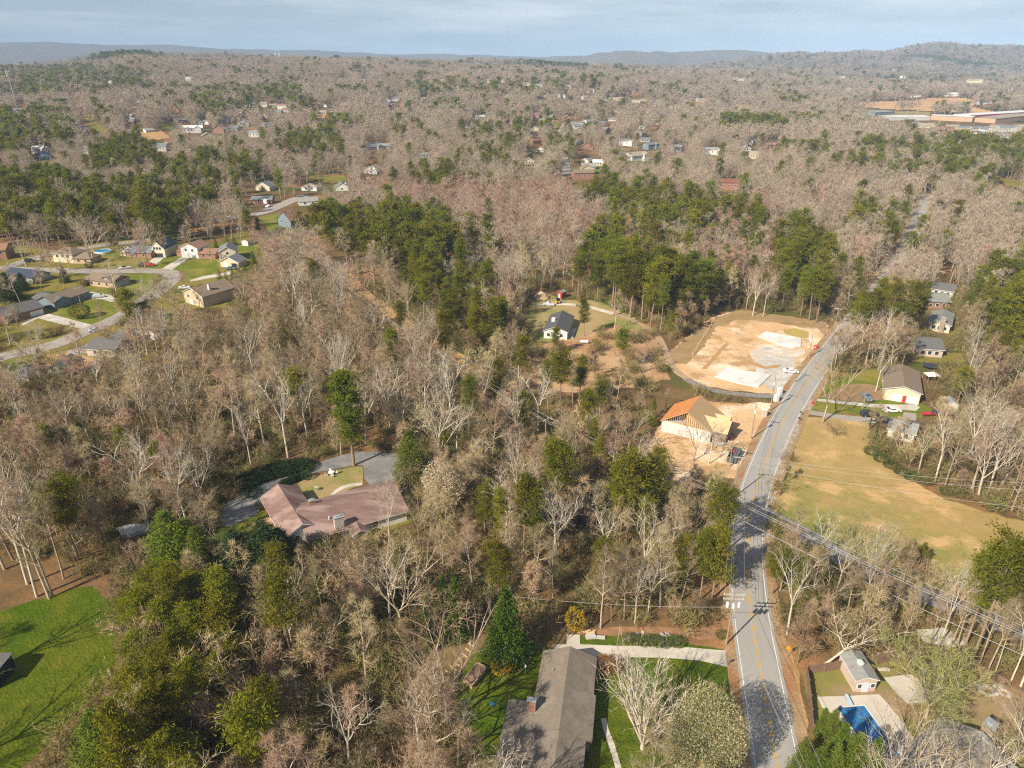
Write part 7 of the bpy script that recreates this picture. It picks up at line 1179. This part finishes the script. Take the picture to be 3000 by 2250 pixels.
M_FEW = raster([[(1500, 1290), (1540, 1060), (1760, 1000), (1940, 1010), (2080, 940), (2170, 905), (2440, 930), (2440, 1010), (2330, 1180), (2290, 1340), (2150, 1450), (1980, 1480), (1860, 1400), (1700, 1290)], [(1330, 2260), (1330, 1850), (1720, 1845), (2150, 1850), (2230, 2300)], [(-300, 1650), (330, 1650), (360, 2000), (60, 2300), (-400, 2300)], [(2340, 1930), (2800, 1890), (3100, 2060), (3100, 2330), (2330, 2330)]] + [SUBP for SUBP in [Z5([(-600, 420), (500, 520), (900, 440), (1300, 440), (2250, 330), (2260, 520), (2000, 900), (1900, 1010), (1500, 1300), (1000, 1470), (-600, 1560)], 0, 560, S1), Z5([(-400, -20), (600, -20), (560, 150), (330, 300), (180, 400), (-300, 300)], 750, 560, S1)]])
M_SLOPE = raster([[(1500, 1290), (1540, 1060), (1760, 1000), (1940, 1010), (1960, 1110), (1930, 1180), (1880, 1300), (1900, 1440), (2140, 1380), (2150, 1450), (1980, 1480), (1860, 1400), (1700, 1290)]])
rng = np.random.default_rng(7)
def jitter(x0, x1, y0, y1, s):
    X, Y = np.meshgrid(np.arange(x0, x1, s), np.arange(y0, y1, s)); X = X.ravel() + rng.uniform(-.5, .5, X.size) * s; Y = Y.ravel() + rng.uniform(-.5, .5, Y.size) * s; return X, Y
def near_road(x, y, extra=0.8):
    m = np.zeros(len(x), bool)
    for L, hw in ROADS:
        lo, hi = L.min(0) - hw - 2, L.max(0) + hw + 2; k = np.nonzero((x > lo[0]) & (x < hi[0]) & (y > lo[1]) & (y < hi[1]))[0]
        for a, b in zip(L[:-1], L[1:]):
            d = b - a; t = np.clip(((x[k] - a[0]) * d[0] + (y[k] - a[1]) * d[1]) / (d @ d + 1e-9), 0, 1); m[k] |= np.hypot(x[k] - a[0] - t * d[0], y[k] - a[1] - t * d[1]) < hw + extra
    return m
HOUSES = [(o.location[0], o.location[1]) for o in COL.objects if o.parent is None and o.get('category') in ('house', 'building', 'shed')]
def stand(x, y, h, cw, seeok=.0):
    """Which candidate trees may stand: none on lawns or roads, none hiding what the photo shows."""
    z = terr(x, y); u, v = proj(x, y, z); ok = ~look(M_NO, u, v) & ~near_road(x, y)
    for f in (.15, .4, .65, .9, 1.0):
        for s in (-.7, 0, .7) if f > .3 else (0,):
            a, b = proj(x + s * cw * (1 if f < 1 else .5), y, z + h * f); ok &= ~look(M_SEE, a, b) | (rng.uniform(size=len(x)) < np.where((u < 760) & (v > 640) & (v < 1130), .55, seeok))
    for tx, ty, r in TAKEN: ok &= np.hypot(x - tx, y - ty) > r
    near = y < 700
    for hx, hy in HOUSES:
        if hy < 700: ok &= ~(near & (np.hypot(x - hx, y - hy) < 6))
    return ok, z, u, v
def wedge(x, y, m=60): u, v = proj(x, y, 0 * x); return (y > 25) & (np.abs(x) < .80 * y * .95 + m)
Ts = dict(bare=[], red=[], pine=[], sap=[], cedar=[])
def sow(x, y, far):
    k = wedge(x, y); x, y = x[k], y[k]; n = len(x); h = rng.uniform(10.5, 20.5, n); ok, z, u, v = stand(x, y, h, 3.2)
    pu, pv = proj(x, y, z + 13); i = np.clip(((pu + 900) / GS).astype(int), 0, GU - 1); j = np.clip((pv / GS).astype(int), 0, GV - 1); pp = np.maximum(M_P[j, i], .035 + .05 * (np.sin(x / 90 + 1) * np.sin(y / 130) > .55) + .30 * (np.sin(x / 47 + y / 310) * np.sin(y / 83 - x / 400) > .80) * (y > 500))
    few = look(M_FEW, u, v); r = rng.uniform(size=n); lowleft = (u < 1250) & (v > 1640); ok0 = ok.copy(); ok &= ~lowleft | (rng.uniform(size=n) < .42); ok &= ~few | (rng.uniform(size=n) < np.where((u < 760) & (v < 1130), .42, .22))
    near = y < 260; dens = np.where(near, .66, .93); ok &= rng.uniform(size=n) < dens
    ok |= ok0 & lowleft & (r < pp) & ~few
    red = look(M_RED, pu, pv) & (rng.uniform(size=n) < .6); red |= rng.uniform(size=n) < .025
    q = rng.uniform(size=n)
    for nm, m in (('pine', ok & (r < pp)), ('red', ok & (r >= pp) & red), ('cedar', ok & (r >= pp) & ~red & (q < .022) & (y < 420)), ('bare', ok & (r >= pp) & ~red & ~((q < .022) & (y < 420)))):
        Ts[nm].append(np.stack([x[m], y[m], z[m], h[m], u[m], v[m]], -1))
sow(*jitter(-330, 330, 30, 330, 6.2), 0); sow(*jitter(-900, 900, 330, 1000, 6.6), 0); sow(*jitter(-2100, 2100, 1000, 2300, 9.0), 1)
x, y = jitter(-260, 260, 40, 270, 4.0); k = wedge(x, y, 20); x, y = x[k], y[k]; h = rng.uniform(5, 13, len(x)); ok, z, u, v = stand(x, y, h, 1.6); ok &= ~look(M_FEW, u, v) | (rng.uniform(size=len(x)) < .12); ok &= rng.uniform(size=len(x)) < .42
Ts['sap'].append(np.stack([x[ok], y[ok], z[ok], h[ok], u[ok], v[ok]], -1)); Ts = {k: np.concatenate(v) for k, v in Ts.items()}
def zone(u, v):
    if u > 2230 and v > 1500: return 'in the brush between the main road and the side road'
    if u > 2230 and v > 1000: return 'in the wood right of the tan field'
    if u > 2230: return 'in the woods along the upper road'
    if v > 1650 and u > 1150: return 'in the wood above the long house and its driveway'
    if v > 1650: return 'in the dark wood between the bright lawn and the garden steps'
    if v > 1400 and u > 1150: return 'on the wooded slope below the unfinished house'
    if v > 1400: return 'in the wood around the maroon-roofed house'
    if v > 1040 and u > 1350: return 'in the thin wood below the sandy slope'
    if v > 1040: return 'in the bare wood behind the loop drive'
    if u > 1480: return 'in the woods behind the dirt plot and black-roofed house'
    return 'in the woods either side of the orange power line clearing'
DESC = dict(bare=('bare_tree', 'bare grey-brown tree', 'bare trees'), red=('red_maple_tree', 'reddish-twigged bare tree', 'reddish bare trees'), pine=('pine_tree', 'dark green pine', 'pines'), sap=('bare_sapling', 'thin leafless sapling', 'saplings'), cedar=('cedar_tree', 'small yellow-green cedar', 'small cedars'))
have = {}
for o in COL.objects:
    if o.parent is None and o.type == 'EMPTY': kx = o.name.split('.')[0]; have[kx] = have.get(kx, 0) + 1
rest = {}
for nm, A in Ts.items():
    kind, ds, gp = DESC[nm]; cap = 297 - have.get(kind, 0); u, v = A[:, 4], A[:, 5]; vis = (u > -60) & (u < 3060) & (v < 2330) & (v > 0); d = np.hypot(A[:, 0], A[:, 1]); o_ = np.argsort(np.where(vis, d, 1e6))[:max(0, cap)]; o_ = o_[vis[o_]]
    m = np.ones(len(A), bool); m[o_] = False; rest[nm] = A[m]; np_ = len(PROTO[kind])
    for k in o_:
        x, y, z, h, uu, vv = A[k]; zz = zone(uu, vv); s = h / PH[kind] * (.82 if nm == 'cedar' else 1) * (.55 if nm == 'cedar' else 1)
        plant(kind, int(rng.integers(0, np_)), (x, y, z), s, rng.uniform(0, 6.28), ds + ' ' + zz, 'tree', gp + ' ' + zz, sxy=s * rng.uniform(.72, 1.2))
def mass(name, label, kinds_near, kinds_mid, kinds_far, A):
    d = np.hypot(A[:, 0], A[:, 1]); srcs = merged(kinds_near) + merged(kinds_mid) + merged(kinds_far); a, b, c = (len([1 for k in kk for _ in PROTO[k]]) for kk in (kinds_near, kinds_mid, kinds_far)); n = len(A)
    i = np.where(d < 300, rng.integers(0, a, n), np.where(d < 850, a + rng.integers(0, b, n), a + b + rng.integers(0, c, n))); hp = np.where(d < 300, PH[kinds_near[0]], np.where(d < 850, 17, 16.)); S = A[:, 3] / hp
    wide = np.where(d > 1000, 1.45, np.where(d > 850, 1.1, 1.0))
    return scatter(name, label, srcs, A[:, :3], S * rng.uniform(.9, 1.15, n) * wide, rng.uniform(0, 6.28, n), i, S)
# coarse cover of the plateau rim, plain and ridges
x, y = jitter(-4200, 4600, 2300, 5600, 26); k = wedge(x, y, 100); x, y = x[k], y[k]; h = rng.uniform(13, 18, len(x)); z = terr(x, y); u, v = proj(x, y, z); ok = ~look(M_NO, u, v)
for f in (.3, 1.0): a_, b_ = proj(x, y, z + h * f); ok &= ~look(M_SEE, a_, b_)
FAR = np.stack([x, y, z, h * 1.1, u, v], -1)[ok]; pine = (np.sin(FAR[:, 0] / 210 + 1.2) * np.sin(FAR[:, 1] / 330) + .5 * np.sin(FAR[:, 0] / 77 + FAR[:, 1] / 140) > 1.0) | (rng.uniform(size=len(FAR)) < .08)
mass('bare_woodland', 'wide leafless grey-brown woods covering the plain between the houses', ['bare_tree'], ['bare_far'], ['bare_vast'], rest['bare'])
mass('red_woodland', 'reddish leafless trees mixed through the farther woods', ['red_maple_tree'], ['red_far'], ['red_far'], rest['red'])
mass('pine_woodland', 'dark green pines scattered through the farther woods', ['pine_tree'], ['pine_far'], ['pine_vast'], rest['pine'])
def far_mass(name, label, kind, A):
    srcs = merged(kind); n = len(A); scatter(name, label, srcs, A[:, :3], np.full(n, 2.6) * rng.uniform(.8, 1.2, n), rng.uniform(0, 6.28, n), rng.integers(0, len(srcs), n), A[:, 3] / 16)
far_mass('distant_woodland', 'leafless woods on the plateau rim and the long ridge', ['bare_vast'], FAR[~pine]); far_mass('distant_pines', 'dark pine patches on the plateau rim and the long ridge', ['pine_vast'], FAR[pine])
if len(rest['sap']): scatter('sapling_thicket', 'thin leafless saplings filling the woods', merged('bare_sapling'), rest['sap'][:, :3], rest['sap'][:, 3] / 9, rng.uniform(0, 6.28, len(rest['sap'])), rng.integers(0, 3, len(rest['sap'])))
x, y = jitter(-250, 250, 40, 300, 2.3); k = wedge(x, y, 15); x, y = x[k], y[k]; h = np.full(len(x), 3.0); ok, z, u, v = stand(x, y, h, .8); few = look(M_FEW, u, v); ok &= np.where(few, rng.uniform(size=len(x)) < np.where(look(M_SLOPE, u, v), .18, .1), rng.uniform(size=len(x)) < np.where((u < 1250) & (v > 1640), 1.0, .72) * (.7 + .3 * (np.sin(x / 13 + 2) * np.sin(y / 11) > -.2)))
x, y, z = x[ok], y[ok], z[ok]; n = len(x); scatter('undergrowth', 'tangled olive-brown leafless undergrowth beneath the bare trees', merged('brush'), np.stack([x, y, z], -1), rng.uniform(.7, 2.0, n), rng.uniform(0, 6.28, n), rng.choice(3, n, p=(.40, .22, .38)))
# ---------------------------------------------------------------- haze: one even box of air round everything
b = MB(); b.box((0, 5250, 170), (21000, 14500, 348)); hz = b.build('haze', [bpy.data.materials.new('haze_air')])
m = hz.data.materials[0]; m.use_nodes = True; t = m.node_tree; t.nodes.clear(); o = t.nodes.new('ShaderNodeOutputMaterial'); v = t.nodes.new('ShaderNodeVolumePrincipled'); v.inputs['Color'].default_value = (.45, .68, 1.0, 1); v.inputs['Density'].default_value = 1.1e-4; v.inputs['Anisotropy'].default_value = -.25; t.links.new(v.outputs[0], o.inputs['Volume'])
tag(hz, 'thin blue air haze over the distant ridges', None, None, 'stuff')
